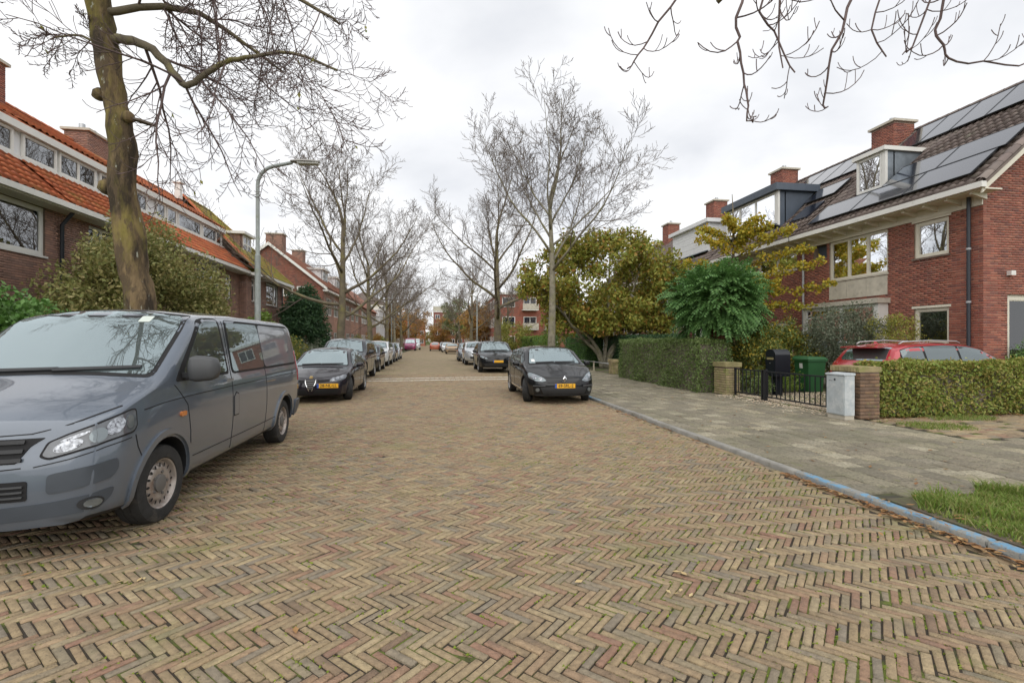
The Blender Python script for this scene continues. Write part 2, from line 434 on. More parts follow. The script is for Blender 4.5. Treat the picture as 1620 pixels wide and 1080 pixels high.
def wave(x, y): return .006 * math.sin(x * 1.7 + 1) * math.sin(y * 1.3) + .006 * math.sin(y * .9 + x * .6)
_b = MB()
_gx = np.linspace(XL - .02, XR + .02, 46); _gy = np.linspace(-4, 24, 150)
_b.v = [(float(x), float(y), wave(x, y) - .0055 if y > .5 else -.008) for y in _gy for x in _gx]
_b.f = [(j * 46 + i, j * 46 + i + 1, (j + 1) * 46 + i + 1, (j + 1) * 46 + i) for j in range(149) for i in range(45)]
road = struct('road', _b, 'joint')
struct('far_road', MB().add([(XL - .02, 23.97, -.004), (XR + .02, 23.97, -.004), (XR - 1.0, 260, -.004), (XL - 1.0, 260, -.004)], [(0, 1, 2, 3)]), 'road_far')

W_, n_ = .0497, 4
BR = chamfered((.022, .085, .13))
c45, s45 = math.cos(-math.pi / 4), math.sin(-math.pi / 4)
bm4 = []
NN = 460
ROWS = (20.25, 21.35)
for b in range(-NN, NN):
    for q in range(-64, 64):
        for kind in (0, 1):
            a = b + 2 * n_ * q + (0 if kind == 0 else 2 * n_ - 1)
            if kind == 0: cx, cy = (a + n_ / 2) * W_, (b + .5) * W_
            else: cx, cy = (a + .5) * W_, (b + n_ / 2) * W_
            x = cx * c45 - cy * s45 + .02; y = cx * s45 + cy * c45 + 9
            if not (XL + .10 < x < XR - .09 and .8 < y < 23.85): continue
            if any(abs(y - ry) < .17 for ry in ROWS): continue
            ang = (-math.pi / 4 if kind == 0 else math.pi / 4) + rng.gauss(0, .016)
            Lb, Wb = W_ * n_ - rng.uniform(.006, .015), W_ - rng.uniform(.005, .012)
            ca, sa = math.cos(ang), math.sin(ang)
            tx, ty = rng.gauss(0, .012), rng.gauss(0, .02)
            wav = wave(x, y)
            z0 = -.03 + rng.gauss(0, .0022) + wav
            bm4.append(mat4((x + rng.gauss(0, .0015), y + rng.gauss(0, .0015), z0), (ca * Lb, sa * Lb, tx * Lb), (-sa * Wb, ca * Wb, ty * Wb), (0, 0, .032)))
pieces(road, BR, bm4, 'road_brick', 'brick', 'brick_paving')
# edge gutter rows of stretcher bricks beside both kerbs
gm = []
for X0 in (XR - .045, XL + .05):
    y = .9
    while y < 23.8:
        gm.append(mat4((X0 + rng.gauss(0, .002), y, -.03), (.082, 0, 0), (0, .2, 0), (0, 0, .032 + wave(X0, y) + rng.gauss(0, .001)))); y += .209
# two rows of white blocks across the road
wb = []
for ry in ROWS:
    x = XL + .2
    while x < XR - .12:
        wb.append(mat4((x, ry + rng.gauss(0, .004), -.028 + wave(x, ry)), (.20, 0, 0), (0, .135, 0), (0, 0, .034))); x += .212
pieces(road, BR, wb, 'white_block', 'white_block', 'white_blocks', 300)
pieces(road, BR, gm, 'road_brick', 'gutter_brick', 'gutter_bricks', 110)

# moss tufts in the joints
def tufts(name, mat, pts, parent, size=.012, k=4):
    v = []; f = []
    for (x, y, z) in pts:
        for q in range(k):
            a = rng.uniform(0, 6.28); s_ = size * rng.uniform(.5, 1.4)
            px, py = x + rng.gauss(0, size * .9), y + rng.gauss(0, size * .9)
            dx, dy = math.cos(a) * s_, math.sin(a) * s_
            n = len(v)
            v += [(px - dx, py - dy, z), (px + dx, py + dy, z), (px + dx * .4 - dy * .8, py + dy * .4 + dx * .8, z + s_ * rng.uniform(.4, 1.1))]
            f.append((n, n + 1, n + 2))
    me = npmesh(name, v, f)
    return tag(linkmesh(name, me, mat, parent), kind='stuff')
mp = []
for m in bm4:
    x, y = m[0, 3], m[1, 3]
    if y > 9.5: continue
    g = .5 + .5 * math.sin(x * 1.9 + 2.0 * math.sin(y * 1.1)) * math.sin(y * 1.6 + x * .7 + 1)
    bias = .16 + .30 * max(0, min(1, (x + .6) / 2.2))
    if rng.random() < g * bias * 2.4 + .08:
        lx, ly = m[:2, 0], m[:2, 1]
        for q in range(rng.randint(1, 4)):
            t = rng.uniform(-.5, .5)
            mp.append((x + lx[0] * t + ly[0] * .56, y + lx[1] * t + ly[1] * .56, wave(x, y) - .0045))
tufts('joint_moss', 'moss', mp, road, .010, 5)

# right pavement: kerb stones and 30 cm tiles
PZ = .062
pav = struct('pavement', MB().add([(XR + .14, -6, PZ - .018), (8.16, -6, PZ - .018), (8.16, 60, PZ - .018), (XR + .14, 60, PZ - .018)], [(0, 1, 2, 3)]), 'tile_joint')
tm = []
T = .302
for j in range(0, 110):
    for i in range(0, 14):
        x = XR + .125 + T * (i + .5); y = 1.4 + T * (j + (.5 if i % 2 else 0))
        if x > 8.16: continue
        if x < 6.6 + .3 * math.sin(i * 3.1 + j) and y < 4.15 - .12 * (i % 3): continue      # the grass patch
        z = PZ - .042 + rng.gauss(0, .002) + .006 * math.sin(x * 2 + y * 1.1)
        tm.append(mat4((x, y, z), (T - rng.uniform(.012, .021), rng.gauss(0, .002), rng.gauss(0, .004)), (rng.gauss(0, .002), T - rng.uniform(.012, .021), rng.gauss(0, .004)), (0, 0, .042)))
# tiles go on towards the side path
for j in range(0, 18):
    for i in range(0, 22):
        x = 8.17 + T * (i + .5); y = 1.4 + T * (j + (.5 if i % 2 else 0))
        if y > 6.35 - .02 * i: continue
        if x < 8.4 and y < 4.2: pass
        tm.append(mat4((x, y, PZ - .042 + rng.gauss(0, .002)), (T - .012, 0, rng.gauss(0, .004)), (0, T - .012, rng.gauss(0, .004)), (0, 0, .042)))
pieces(pav, chamfered((.02, .02, .16)), tm, 'tile', 'paving_tile', 'paving_tiles')
struct('side_pavement', MB().add([(8.16, -6, PZ - .014), (30, -6, PZ - .014), (30, 8.4, PZ - .014), (8.16, 8.4, PZ - .014)], [(0, 1, 2, 3)]), 'tile_joint')
side = struct('brick_path', MB().add([(8.2, 6.2, PZ - .010), (30, 6.0, PZ - .010), (30, 9.2, PZ - .010), (8.2, 8.4, PZ - .010)], [(0, 1, 2, 3)]), 'joint')
sm4 = []
for j in range(0, 14):
    for i in range(0, 48):
        x = 8.35 + .212 * i + (.106 if j % 2 else 0); y = 6.5 + .105 * 1.32 * j
        if rng.random() < .10: continue
        sm4.append(mat4((x, y, PZ - .035 + rng.gauss(0, .003)), (.2, 0, rng.gauss(0, .006)), (0, .128, rng.gauss(0, .006)), (0, 0, .035)))
pieces(side, BR, sm4, 'road_brick', 'brick', 'brick_paving', 150)

kerb = struct('kerb', MB().box(XR + .01, XR + .11, -6, 90, -.06, PZ - .03), 'tile_joint')
KS = chamfered((.12, .008, .12))
for nm, mt, test in (('kerb_stone', 'kerb', False), ('painted_kerb_stone', 'kerb_blue', True)):
    km = []
    y = .1; i = 0
    while y < 60:
        ln = 1.0
        blue = (1.6 < y < 4.75) or (11.4 < y < 13.3)
        if blue == test:
            km.append(mat4((XR + .06 + rng.gauss(0, .004), y + ln / 2, -.04), (.115, 0, 0), (rng.gauss(0, .004), ln - .012, rng.gauss(0, .004)), (0, 0, PZ + .046 + rng.gauss(0, .002))))
        y += ln; i += 1
    pieces(kerb, KS, km, mt, nm, nm + '_row')
# left kerb and pavement
kl = struct('kerb_left', MB().box(XL - .13, XL - .01, -6, 90, -.06, PZ - .03), 'tile_joint')
km = [mat4((XL - .075, k + .5, -.04), (.15, 0, 0), (0, .988, 0), (0, 0, PZ + .046)) for k in range(0, 70)]
pieces(kl, KS, km, 'kerb', 'kerb_stone', 'kerb_stone_row')
pl = struct('pavement_left', MB().box(-8.2, XL - .14, -6, 120, -.06, PZ - .004), 'tile_joint')
tm = []
for j in range(0, 130):
    for i in range(0, 11):
        x = XL - .16 - T * (i + .5); y = 6 + T * (j + (.5 if i % 2 else 0))
        tm.append(mat4((x, y, PZ - .04), (T - .007, 0, 0), (0, T - .007, 0), (0, 0, .042)))
pieces(pl, chamfered((.018, .018, .12)), tm, 'tile', 'paving_tile', 'paving_tiles', 40)
struct('far_pavement', MB().box(XR - .7, 9.5, 60, 120, -.06, PZ - .006), 'tile')
# gardens
gr = struct('garden', MB().box(8.17, 13.9, 8.7, 70, -.06, .075), 'soil')
struct('garden_left', MB().box(-10.5, -8.2, -6, 120, -.06, .08), 'soil')
struct('drive', MB().box(8.3, 13.7, 9.0, 12.55, -.05, .078), 'soil')
# gravel behind the gate
v = []; f = []
gpts = []
for k in range(5200):
    gpts.append((8.3 + rng.random() ** 1.5 * 4.5, rng.uniform(9.0, 12.8)))
for k in range(500):
    gpts.append((8.16 - abs(rng.gauss(0, .28)), rng.uniform(8.8, 12.6)))
for x, y in gpts:
    s_ = rng.uniform(.012, .026); a = rng.uniform(0, 6.28); n = len(v); z = .088
    ring = [(x + s_ * math.cos(a + t), y + s_ * math.sin(a + t) * .8, z) for t in (0, 1.6, 3.1, 4.7)]
    v += ring + [(x, y, z + s_ * .7)]
    f += [(n + i, n + (i + 1) % 4, n + 4) for i in range(4)]
tag(linkmesh('gravel', npmesh('gravel', v, f), 'gravel'), 'pale gravel strewn over the drive behind the iron gate', 'gravel', kind='stuff')

# grass
def grass(name, label, pts, h=(.05, .14), mat='grass'):
    v = []; f = []
    for (x, y, z) in pts:
        a = rng.uniform(0, 6.28); hh = rng.uniform(*h); w = rng.uniform(.003, .006); lean = rng.uniform(.2, 1.4) * hh
        b = rng.uniform(0, 6.28); n = len(v)
        dx, dy = math.cos(a) * w, math.sin(a) * w; lx, ly = math.cos(b) * lean, math.sin(b) * lean
        v += [(x - dx, y - dy, z), (x + dx, y + dy, z), (x + dx * .7 + lx * .4, y + dy * .7 + ly * .4, z + hh * .6), (x - dx * .7 + lx * .4, y - dy * .7 + ly * .4, z + hh * .6), (x + lx, y + ly, z + hh * .9)]
        f += [(n, n + 1, n + 2), (n, n + 2, n + 3), (n + 3, n + 2, n + 4)]
    return tag(linkmesh(name, npmesh(name, v, f), mat), label, 'grass', kind='stuff')
struct('grass_patch_soil', MB().box(XR + .16, 6.7, 1.2, 4.1, -.05, PZ + .001), 'soil')
gp = []
while len(gp) < 50000:
    x = XR + .2 + rng.random() * 2.7; y = rng.uniform(1.6, 4.25)
    edge = 4.15 - .35 * max(0, 5.0 - x) + .12 * math.sin(x * 7)
    if y > edge: continue
    den = .34 + 1.1 * max(0, math.sin(x * 3.3 + 1.2) * math.sin(y * 4.1 + x)) + (.30 if x > 5.1 else 0)
    if rng.random() > den: continue
    gp.append((x, y, PZ))
tall = [q for q in gp if math.sin(q[0] * 5.1) * math.sin(q[1] * 4.3 + 1) + .5 * math.sin(q[0] * 11 + q[1] * 7) > .25]
low = [q for q in gp if q not in set(tall)] if False else [q for q in gp if not (math.sin(q[0] * 5.1) * math.sin(q[1] * 4.3 + 1) + .5 * math.sin(q[0] * 11 + q[1] * 7) > .25)]
grass('grass_tuft', 'tall green grass tufts beside the blue painted kerb', tall, (.04, .15))
grass('short_grass', 'short patchy grass round the tall tufts by the kerb', low, (.015, .065))
gp = []
while len(gp) < 9000:
    x = 8.2 + rng.random() * 6.5; y = rng.uniform(6.0, 8.5)
    if math.sin(x * 2.2 + 1) * math.sin(y * 3 + x * .5) + .35 * (y > 8.0) + .25 * (y < 6.7) < .35: continue
    gp.append((x, y, PZ - .005))
grass('path_grass', 'patchy grass growing through the brick side path', gp, (.025, .08))
gp = [(XL - .15 - rng.random() * 1.4, rng.uniform(38, 75), PZ) for k in range(5000)]
grass('verge_grass', 'grass verge beside the far left pavement', gp, (.05, .16))

def fallen(name, label, pts, mat='leaf_fallen', s=(.02, .05)):
    v = []; f = []
    for (x, y, z) in pts:
        a = rng.uniform(0, 6.28); L_ = rng.uniform(*s); w = L_ * rng.uniform(.3, .5); n = len(v)
        ca, sa = math.cos(a), math.sin(a)
        P = lambda u, t, h: (x + ca * u - sa * t, y + sa * u + ca * t, z + h)
        cz = rng.uniform(.1, .7) * w
        v += [P(-L_, 0, .003), P(-L_ * .2, w, .003 + cz * rng.random()), P(L_, 0, .002 + cz), P(0, -w, .004 + cz * rng.random()), P(0, 0, .001)]
        f += [(n, n + 4, n + 1), (n + 1, n + 4, n + 2), (n + 2, n + 4, n + 3), (n + 3, n + 4, n)]
    return tag(linkmesh(name, npmesh(name, v, f), mat), label, 'leaves', kind='stuff')
fp = [(XR - abs(rng.gauss(0, .055)), 2.2 + 3.0 * rng.random() ** 1.2, .004 + rng.random() * .02) for k in range(420)]
fp += [(XR - abs(rng.gauss(0, .06)), rng.uniform(5, 12), .004) for k in range(120)]
fp += [(rng.uniform(-4, 4), rng.uniform(2, 14), .012) for k in range(40)]
fp += [(rng.uniform(4.4, 8), rng.uniform(3, 16), PZ + .004) for k in range(110)]
fp += [(rng.gauss(5.0, .6), rng.gauss(3.5, .35), PZ + .02) for k in range(130)]
fp += [(rng.uniform(8.2, 13), rng.gauss(8.35, .15), PZ + .01) for k in range(350)]
fp += [(-2.6 + rng.gauss(0, .35), rng.uniform(24, 40), .004) for k in range(250)]
fallen('fallen_leaves', 'brown autumn leaves drifted along the kerb', fp)
fp = []
for cx, cy, k in ((1.45, 2.85, 4), (1.6, 3.1, 2), (-1.95, 3.55, 3), (2.4, 3.35, 2), (.9, 3.1, 1), (4.0, 7.4, 1)):
    fp += [(cx + rng.gauss(0, .05), cy + rng.gauss(0, .035), .012) for q in range(k)]
fallen('pale_fallen_leaves', 'dry pale leaves lying on the brick road', fp, 'leaf_pale', (.02, .045))
# ================================================================ houses
def wall(parent, name, mat, F, W, z0, z1, ops, th=.28, u_start=0.0):
    """wall face with real openings and reveals; ops = [(u0,u1,z0,z1)]"""
    us = sorted({u_start, W, *[a for o in ops for a in o[:2]]}); zs = sorted({z0, z1, *[a for o in ops for a in o[2:4]]})
    mb = MB()
    for i in range(len(us) - 1):
        for j in range(len(zs) - 1):
            um, zm = (us[i] + us[i + 1]) / 2, (zs[j] + zs[j + 1]) / 2
            if any(o[0] < um < o[1] and o[2] < zm < o[3] for o in ops): continue
            for n in (0, -th):
                q = [F(us[i], n, zs[j]), F(us[i + 1], n, zs[j]), F(us[i + 1], n, zs[j + 1]), F(us[i], n, zs[j + 1])]
                mb.add(q, [(0, 1, 2, 3)])
    for o in ops:
        a, b, c, d = o[:4]
        for p, q in (((a, c), (b, c)), ((b, c), (b, d)), ((b, d), (a, d)), ((a, d), (a, c))):
            mb.add([F(p[0], 0, p[1]), F(q[0], 0, q[1]), F(q[0], -th, q[1]), F(p[0], -th, p[1])], [(0, 1, 2, 3)])
    return mb.build(name, mat, parent)

def brickskin(wallobj, F, N, U, u0, u1, z0, z1, ops, mat, nind, zmax=None, bl=.21, bh=.051, j=.013, proud=.006):
    r = random.Random(int(u1 * 100))
    out = []
    z = z0; row = 0
    Uv = np.array((U[0], U[1], 0.)); Nv = np.array((N[0], N[1], 0.)); Zv = np.array((0, 0, 1.))
    while z + bh < z1:
        segs = [(u0, u1)]
        if zmax:
            a, b = zmax(z + bh)
            segs = [(max(u0, a), min(u1, b))]
        for o in ops:
            if o[2] < z + bh and o[3] > z:
                ns = []
                for a, b in segs:
                    if o[1] <= a or o[0] >= b: ns.append((a, b)); continue
                    if o[0] - a > .03: ns.append((a, o[0]))
                    if b - o[1] > .03: ns.append((o[1], b))
                segs = ns
        st = -(bl + j) if row % 2 == 0 else -(bl + j) / 2
        for a, b in segs:
            u = u0 + st + math.floor((a - u0 - st) / (bl + j)) * (bl + j)
            while u < b:
                p, q = max(u, a), min(u + bl, b)
                if q - p > .03:
                    pos = np.array(F((p + q) / 2, -.01, z + bh / 2))
                    pr = .01 + proud + r.gauss(0, .0013)
                    out.append(mat4(pos, Uv * (q - p), Zv * bh, Nv * pr))
                u += bl + j
        z += bh + j; row += 1
    pieces(wallobj, UNIT, out, mat, 'brick', 'brickwork', nind)

def window(house, F, u0, u1, z0, z1, cols=(), rows=(), fw=.065, inset=.07, fmat='white_paint', gmat='pane', back='dim_backing_dark',
           curtain=None, sill='concrete', lintel=False, deep=.35):
    mb = MB()
    n0, n1 = -inset - .05, -inset + .02
    mb.fbox(F, u0, u1, n0, n1, z0, z0 + fw); mb.fbox(F, u0, u1, n0, n1, z1 - fw, z1)
    mb.fbox(F, u0, u0 + fw, n0, n1, z0 + fw, z1 - fw); mb.fbox(F, u1 - fw, u1, n0, n1, z0 + fw, z1 - fw)
    cu = [u0 + (u1 - u0) * c for c in cols]; rz = [z0 + (z1 - z0) * r for r in rows]
    for c in cu: mb.fbox(F, c - fw * .5, c + fw * .5, n0, n1 - .002, z0 + fw, z1 - fw)
    for r in rz: mb.fbox(F, u0 + fw, u1 - fw, n0, n1 - .004, r - fw * .45, r + fw * .45)
    w = mb.build('window', fmat, house)
    ue = [u0] + cu + [u1]; ze = [z0] + rz + [z1]
    for i in range(len(ue) - 1):
        for k in range(len(ze) - 1):
            a = ue[i] + fw * (.5 if i else 1); b = ue[i + 1] - fw * (.5 if i < len(ue) - 2 else 1)
            c = ze[k] + fw * (.45 if k else 1); d = ze[k + 1] - fw * (.45 if k < len(ze) - 2 else 1)
            MB().fbox(F, a - .006, b + .006, -inset - .024, -inset - .016, c - .006, d + .006).build('pane', gmat, w)
            # each opening light has a slim sash of its own
            s = MB(); t = .022
            s.fbox(F, a, b, -inset - .015, -inset + .008, c, c + t); s.fbox(F, a, b, -inset - .015, -inset + .008, d - t, d)
            s.fbox(F, a, a + t, -inset - .015, -inset + .008, c + t, d - t); s.fbox(F, b - t, b, -inset - .015, -inset + .008, c + t, d - t)
            s.build('sash', fmat, w)
    MB().fbox(F, u0 - .1, u1 + .1, -deep - .05, -deep, z0 - .1, z1 + .1).build('room_backing', back, w)  # flat backing sheet; its dark tones stand in for an unlit interior
    if curtain:
        cm = MB(); nst = int((u1 - u0) / .05); r = random.Random(3)
        for i in range(nst):
            a = u0 + (u1 - u0) * i / nst; b = u0 + (u1 - u0) * (i + 1) / nst
            da = -inset - .12 - .03 * math.sin(i * 1.7 + math.sin(i)); db = -inset - .12 - .03 * math.sin((i + 1) * 1.7 + math.sin(i + 1))
            cm.add([F(a, da, z0), F(b, db, z0), F(b, db, z1), F(a, da, z1)], [(0, 1, 2, 3)])
        cm.build('curtain', curtain, w)
    if sill:
        MB().fbox(F, u0 - .04, u1 + .04, -.06, .045, z0 - .055, z0 - .003).build('sill', sill, w)
    if lintel:
        MB().fbox(F, u0 - .06, u1 + .06, -.02, .012, z1 + .004, z1 + .07).build('lintel', 'cream_paint', w)
    return w

def slope_frame(P0, U, S):
    """roof plane: u along the eave, s up the slope, h off the plane"""
    P0 = np.array(P0, float); U = np.array(U, float); S = np.array(S, float); S /= np.linalg.norm(S)
    Nn = np.cross(U, S)
    if Nn[2] < 0: Nn = -Nn
    f = lambda u, s, h: tuple(P0 + U * u + S * s + Nn * h)
    f.U, f.S, f.N, f.P = U, S, Nn, P0
    return f

def _tile():
    xs = np.array([-.5, -.36, -.18, .0, .2, .36, .5]); zs = np.array([.020, .046, .048, .022, .006, .008, .024])
    v = []
    for y, dz in ((0, .030), (1, 0)):
        for x, z in zip(xs, zs): v.append((x, y, z + dz))
    for x, z in zip(xs, zs): v.append((x, 0, z + .008))
    f = []
    for i in range(6): f.append((i, i + 1, 8 + i, 7 + i)); f.append((14 + i, 15 + i, i + 1, i))
    return np.array(v, float), np.array(f)
TILE = _tile()
def _ridge():
    v = []; f = []
    for y in (-.5, .5):
        for k in range(7):
            a = math.pi * k / 6
            v.append((math.cos(a) * .5 * (1.08 if y < 0 else 1), y, math.sin(a) * .5 * (1.08 if y < 0 else 1)))
    for k in range(6): f.append((k, k + 1, 8 + k, 7 + k))
    return np.array(v, float), np.array(f)
RIDGE = _ridge()

def tiles(roof, SF, ul, sl, mat, nind, holes=(), tw=.21, tl=.315, s_off=0.0, clip=None):
    r = random.Random(int(ul * 31))
    out = []
    nu, ns = int(ul / tw), int(math.ceil((sl) / tl))
    for i in range(nu):
        for k in range(ns):
            u = (i + .5) * tw; s = s_off + k * tl
            if any(h[0] - .02 < u < h[1] + .02 and h[2] - tl * .45 < s + tl * .3 < h[3] for h in holes): continue
            if clip and not clip(u, s): continue
            out.append(mat4(np.array(SF(u, s, 0)) + r.gauss(0, .0015) * SF.N, SF.U * (tw * 1.06), SF.S * (tl * 1.12) + SF.N * r.gauss(0, .002), SF.N * 1.0))
    pieces(roof, TILE, out, mat, 'roof_tile', 'roof_tiling', nind, smooth=False)

def ridge_line(roof, A, B, mat, nind, w=.24, name='ridge_tile'):
    A = np.array(A, float); B = np.array(B, float); d = B - A; L_ = np.linalg.norm(d); d /= L_
    side = np.cross(d, (0, 0, 1.)); side /= np.linalg.norm(side); upv = np.cross(side, d)
    k = int(L_ / .34)
    out = [mat4(A + d * ((i + .5) * L_ / k), side * w, d * (L_ / k * 1.06), upv * w * .8) for i in range(k)]
    pieces(roof, RIDGE, out, mat, name, name + '_row', nind, smooth=True)

def chimney(house, roof, x0, x1, y0, y1, z0, z1, bmat='brick_red', pots=1, mort='mortar', nind=60):
    c = MB().box(x0, x1, y0, y1, z0, z1).build('chimney', mort, roof)
    F1 = frame((x0, y0), (0, 1), (-1, 0)); F2 = frame((x0, y0), (1, 0), (0, -1)); F3 = frame((x1, y0), (0, 1), (1, 0))
    # level is house > roof > chimney, so the courses join the chimney's own mesh part
    for F, N, U, L_ in ((F1, (-1, 0), (0, 1), y1 - y0), (F2, (0, -1), (1, 0), x1 - x0), (F3, (1, 0), (0, 1), y1 - y0)):
        brickskin(roof, F, N, U, 0, L_, z0, z1 - .02, [], bmat, 0)
    MB().box(x0 - .09, x1 + .09, y0 - .09, y1 + .09, z1 + .002, z1 + .09).build('chimney_cap', 'concrete', roof)
    for k in range(pots):
        yy = y0 + (y1 - y0) * (k + .5) / pots
        MB().lathe([(.0, z1 + .36), (.1, z1 + .36), (.1, z1 + .09)], 'z', 10, ((x0 + x1) / 2, yy, 0)).build('chimney_pot', 'alu', roof, True, angle=40)

# ---------------------------------------------------------------- right terrace (faces -X)
RX = 14.0; EZ = 5.55; EX = 13.45; RIDX = 18.5; RIDZ = 9.78
HW = 6.25
def right_house(y0, y1, label, ops, idx):
    h = thing('terraced_house', label, 'house', (RX, y0, 0), 0, 'red brick terrace on the right of the street')
    F = frame((RX, y0), (0, 1), (-1, 0))
    W = y1 - y0
    w = wall(h, 'wall', 'mortar', F, W, 0, 5.42, ops)
    brickskin(w, F, (-1, 0), (0, 1), 0, W, .0, 5.13, ops, 'brick_red', 300 if idx == 0 else (60 if idx == 1 else 0))
    # back wall and party wall
    MB().box(RX + .3, 23.0, y1 - .02, y1 - .01, 0, 5.4).add([(23.0, y0, 0), (23.0, y1, 0), (23.0, y1, 5.4), (23.0, y0, 5.4)], [(0, 1, 2, 3)]).build('party_wall', 'mortar', h)
    ya = y0 - (.42 if idx == 0 else 0)
    Sv = (RIDX - EX, 0, RIDZ - EZ)
    SF = slope_frame((EX, ya, EZ), (0, 1, 0), Sv)
    sl = math.hypot(RIDX - EX, RIDZ - EZ)
    rm = MB()
    rm.hexa([(EX, ya, EZ - .10), (EX, y1, EZ - .10), (RIDX, y1, RIDZ - .10), (RIDX, ya, RIDZ - .10), (EX, ya, EZ - .01), (EX, y1, EZ - .01), (RIDX, y1, RIDZ - .01), (RIDX, ya, RIDZ - .01)])
    rm.hexa([(RIDX, ya, RIDZ - .10), (RIDX, y1, RIDZ - .10), (2 * RIDX - EX, y1, EZ - .10), (2 * RIDX - EX, ya, EZ - .10), (RIDX, ya, RIDZ - .01), (RIDX, y1, RIDZ - .01), (2 * RIDX - EX, y1, EZ - .01), (2 * RIDX - EX, ya, EZ - .01)])
    roof = rm.build('roof', 'tile_grey', h)
    MB().box(EX - .10, EX + .05, ya - .04, y1, EZ - .13, EZ + .015).build('gutter', 'white_paint', h)
    MB().box(EX + .052, RX + .02, ya, y1, EZ - .16, EZ - .125).build('soffit', 'cream_paint', h)
    MB().box(RX - .03, RX + .02, y0 + .002, y1, 5.13, EZ - .162).build('frieze_board', 'cream_paint', h)
    y = ya + .3
    while y < y1 - .1:
        MB().hexa([(EX + .06, y, EZ - .21), (RX - .032, y, EZ - .32), (RX - .032, y + .07, EZ - .32), (EX + .06, y + .07, EZ - .21),
                   (EX + .06, y, EZ - .162), (RX - .032, y, EZ - .162), (RX - .032, y + .07, EZ - .162), (EX + .06, y + .07, EZ - .162)]).build('eave_bracket', 'cream_paint', h)
        y += .62
    return h, roof, SF, sl, F, ya

def dormer(house, roof, xf, y0, y1, z0, z1, fmat, smat, cols, gmat='pane_up', top=.22, over=.18, slope=.88, shutter=None):
    """box dormer whose flat roof runs back into the slope"""
    xb = xf + (z1 - z0) / slope + .25
    o = None
    for ya, yb in ((y0, y0 + .05), (y1 - .05, y1)):
        q = MB().hexa([(xf + .05, ya, z0 - .15), (xf + .25, ya, z0 - .15), (xf + .25, yb, z0 - .15), (xf + .05, yb, z0 - .15), (xf + .05, ya, z1), (xb, ya, z1), (xb, yb, z1), (xf + .05, yb, z1)]).build('dormer' if o is None else 'dormer_cheek', smat, o or house)
        o = o or q
    MB().box(xf - over, xb + .1, y0 - over, y1 + over, z1 + .002, z1 + top).build('dormer_roof', fmat, o)
    MB().box(xf + .0, xf + .10, y0 - .03, y0 + .09, z0 - .1, z1).build('corner_post', 'white_paint' if not shutter else fmat, o)
    F = frame((xf, y0), (0, 1), (-1, 0))
    if shutter:
        n = 9
        for k in range(n):
            za, zb = z0 + (z1 - z0) * k / n, z0 + (z1 - z0) * (k + 1) / n
            MB().fbox(F, .1, y1 - y0, -.06, -.02 - .006 * (k % 2), za, zb - .008).build('shutter_slat', shutter, o)
    else:
        window(house, F, .1, y1 - y0, z0, z1 - .01, cols, (), .07, .02, 'white_paint', gmat, 'dim_backing_mid', None, None)
    MB().hexa([(xf - .12, y0, z0 - .09), (xf + .06, y0, z0 - .05), (xf + .06, y1, z0 - .05), (xf - .12, y1, z0 - .09), (xf - .12, y0, z0 - .06), (xf + .06, y0, z0 - .003), (xf + .06, y1, z0 - .003), (xf - .12, y1, z0 - .06)]).build('flashing', 'zinc', o)
    return o

def panels(house, SF, u0, s0, nu, ns, pw, ph):
    for i in range(nu):
        for k in range(ns):
            a, s = u0 + i * (pw + .02), s0 + k * (ph + .02)
            p = MB()
            q = [SF(a, s, .12), SF(a + pw, s, .12), SF(a + pw, s + ph, .12), SF(a, s + ph, .12), SF(a, s, .155), SF(a + pw, s, .155), SF(a + pw, s + ph, .155), SF(a, s + ph, .155)]
            p.hexa(q)
            o = p.build('solar_panel', 'solar', house)
            e = MB(); t = .022
            for (x0, x1, y0, y1) in ((a, a + pw, s - .002, s + t), (a, a + pw, s + ph - t, s + ph + .002), (a - .002, a + t, s + t, s + ph - t), (a + pw - t, a + pw + .002, s + t, s + ph - t)):
                e.hexa([SF(x0, y0, .125), SF(x1, y0, .125), SF(x1, y1, .125), SF(x0, y1, .125), SF(x0, y0, .160), SF(x1, y0, .160), SF(x1, y1, .160), SF(x0, y1, .160)])
            e.build('panel_frame', 'black_metal', o)

# --- corner house
y0, y1 = 10.6, 16.85
ops = [(.85, 1.85, 4.02, 5.06), (.85, 1.85, 1.50, 2.54), (2.7, 5.0, 3.74, 5.13), (2.75, 5.75, .75, 2.85), (5.12, 5.75, 4.62, 5.13)]
h, roof, SF, sl, F, ya = right_house(y0, y1, 'red brick corner house with solar panels, small white dormer and dark downpipe', ops, 0)
window(h, F, *ops[0], fmat='cream_paint', gmat='pane_up', sill='mortar_dark', lintel=True, fw=.09)
window(h, F, *ops[1], fmat='cream_paint', sill='concrete', lintel=True, fw=.08)
window(h, F, *ops[2], cols=(.335, .66), fmat='cream_paint', curtain=None, back='dim_backing_mid', sill='concrete')
for k in range(3):
    MB().fbox(F, 2.7 + k * .767, 2.7 + (k + 1) * .767 - .012, -.02, .022, 3.06, 3.67).build('concrete_panel', 'concrete', h)
MB().fbox(F, 5.12, 5.75, -.3, -.22, 4.62, 5.13).build('recess_panel', 'dormer_blue', h)
# bay window on the ground floor
Fb = frame((RX - .38, y0), (0, 1), (-1, 0))
window(h, Fb, 2.75, 5.75, .75, 2.78, (.45,), (), .08, .03, 'white_paint', 'pane', 'dim_backing_mid', None, None, deep=.5)
MB().box(RX - .37, RX - .005, y0 + 2.68, y0 + 2.748, .75, 2.78).build('bay_side', 'white_paint', h)
MB().box(RX - .37, RX - .005, y0 + 5.752, y0 + 5.82, .75, 2.78).build('bay_side', 'white_paint', h)
MB().box(RX - .48, RX - .006, y0 + 2.6, y0 + 5.9, 2.785, 2.94).build('bay_roof', 'concrete', h)
MB().box(RX - .36, RX - .006, y0 + 2.72, y0 + 5.78, .08, .748).build('bay_plinth', 'concrete', h)
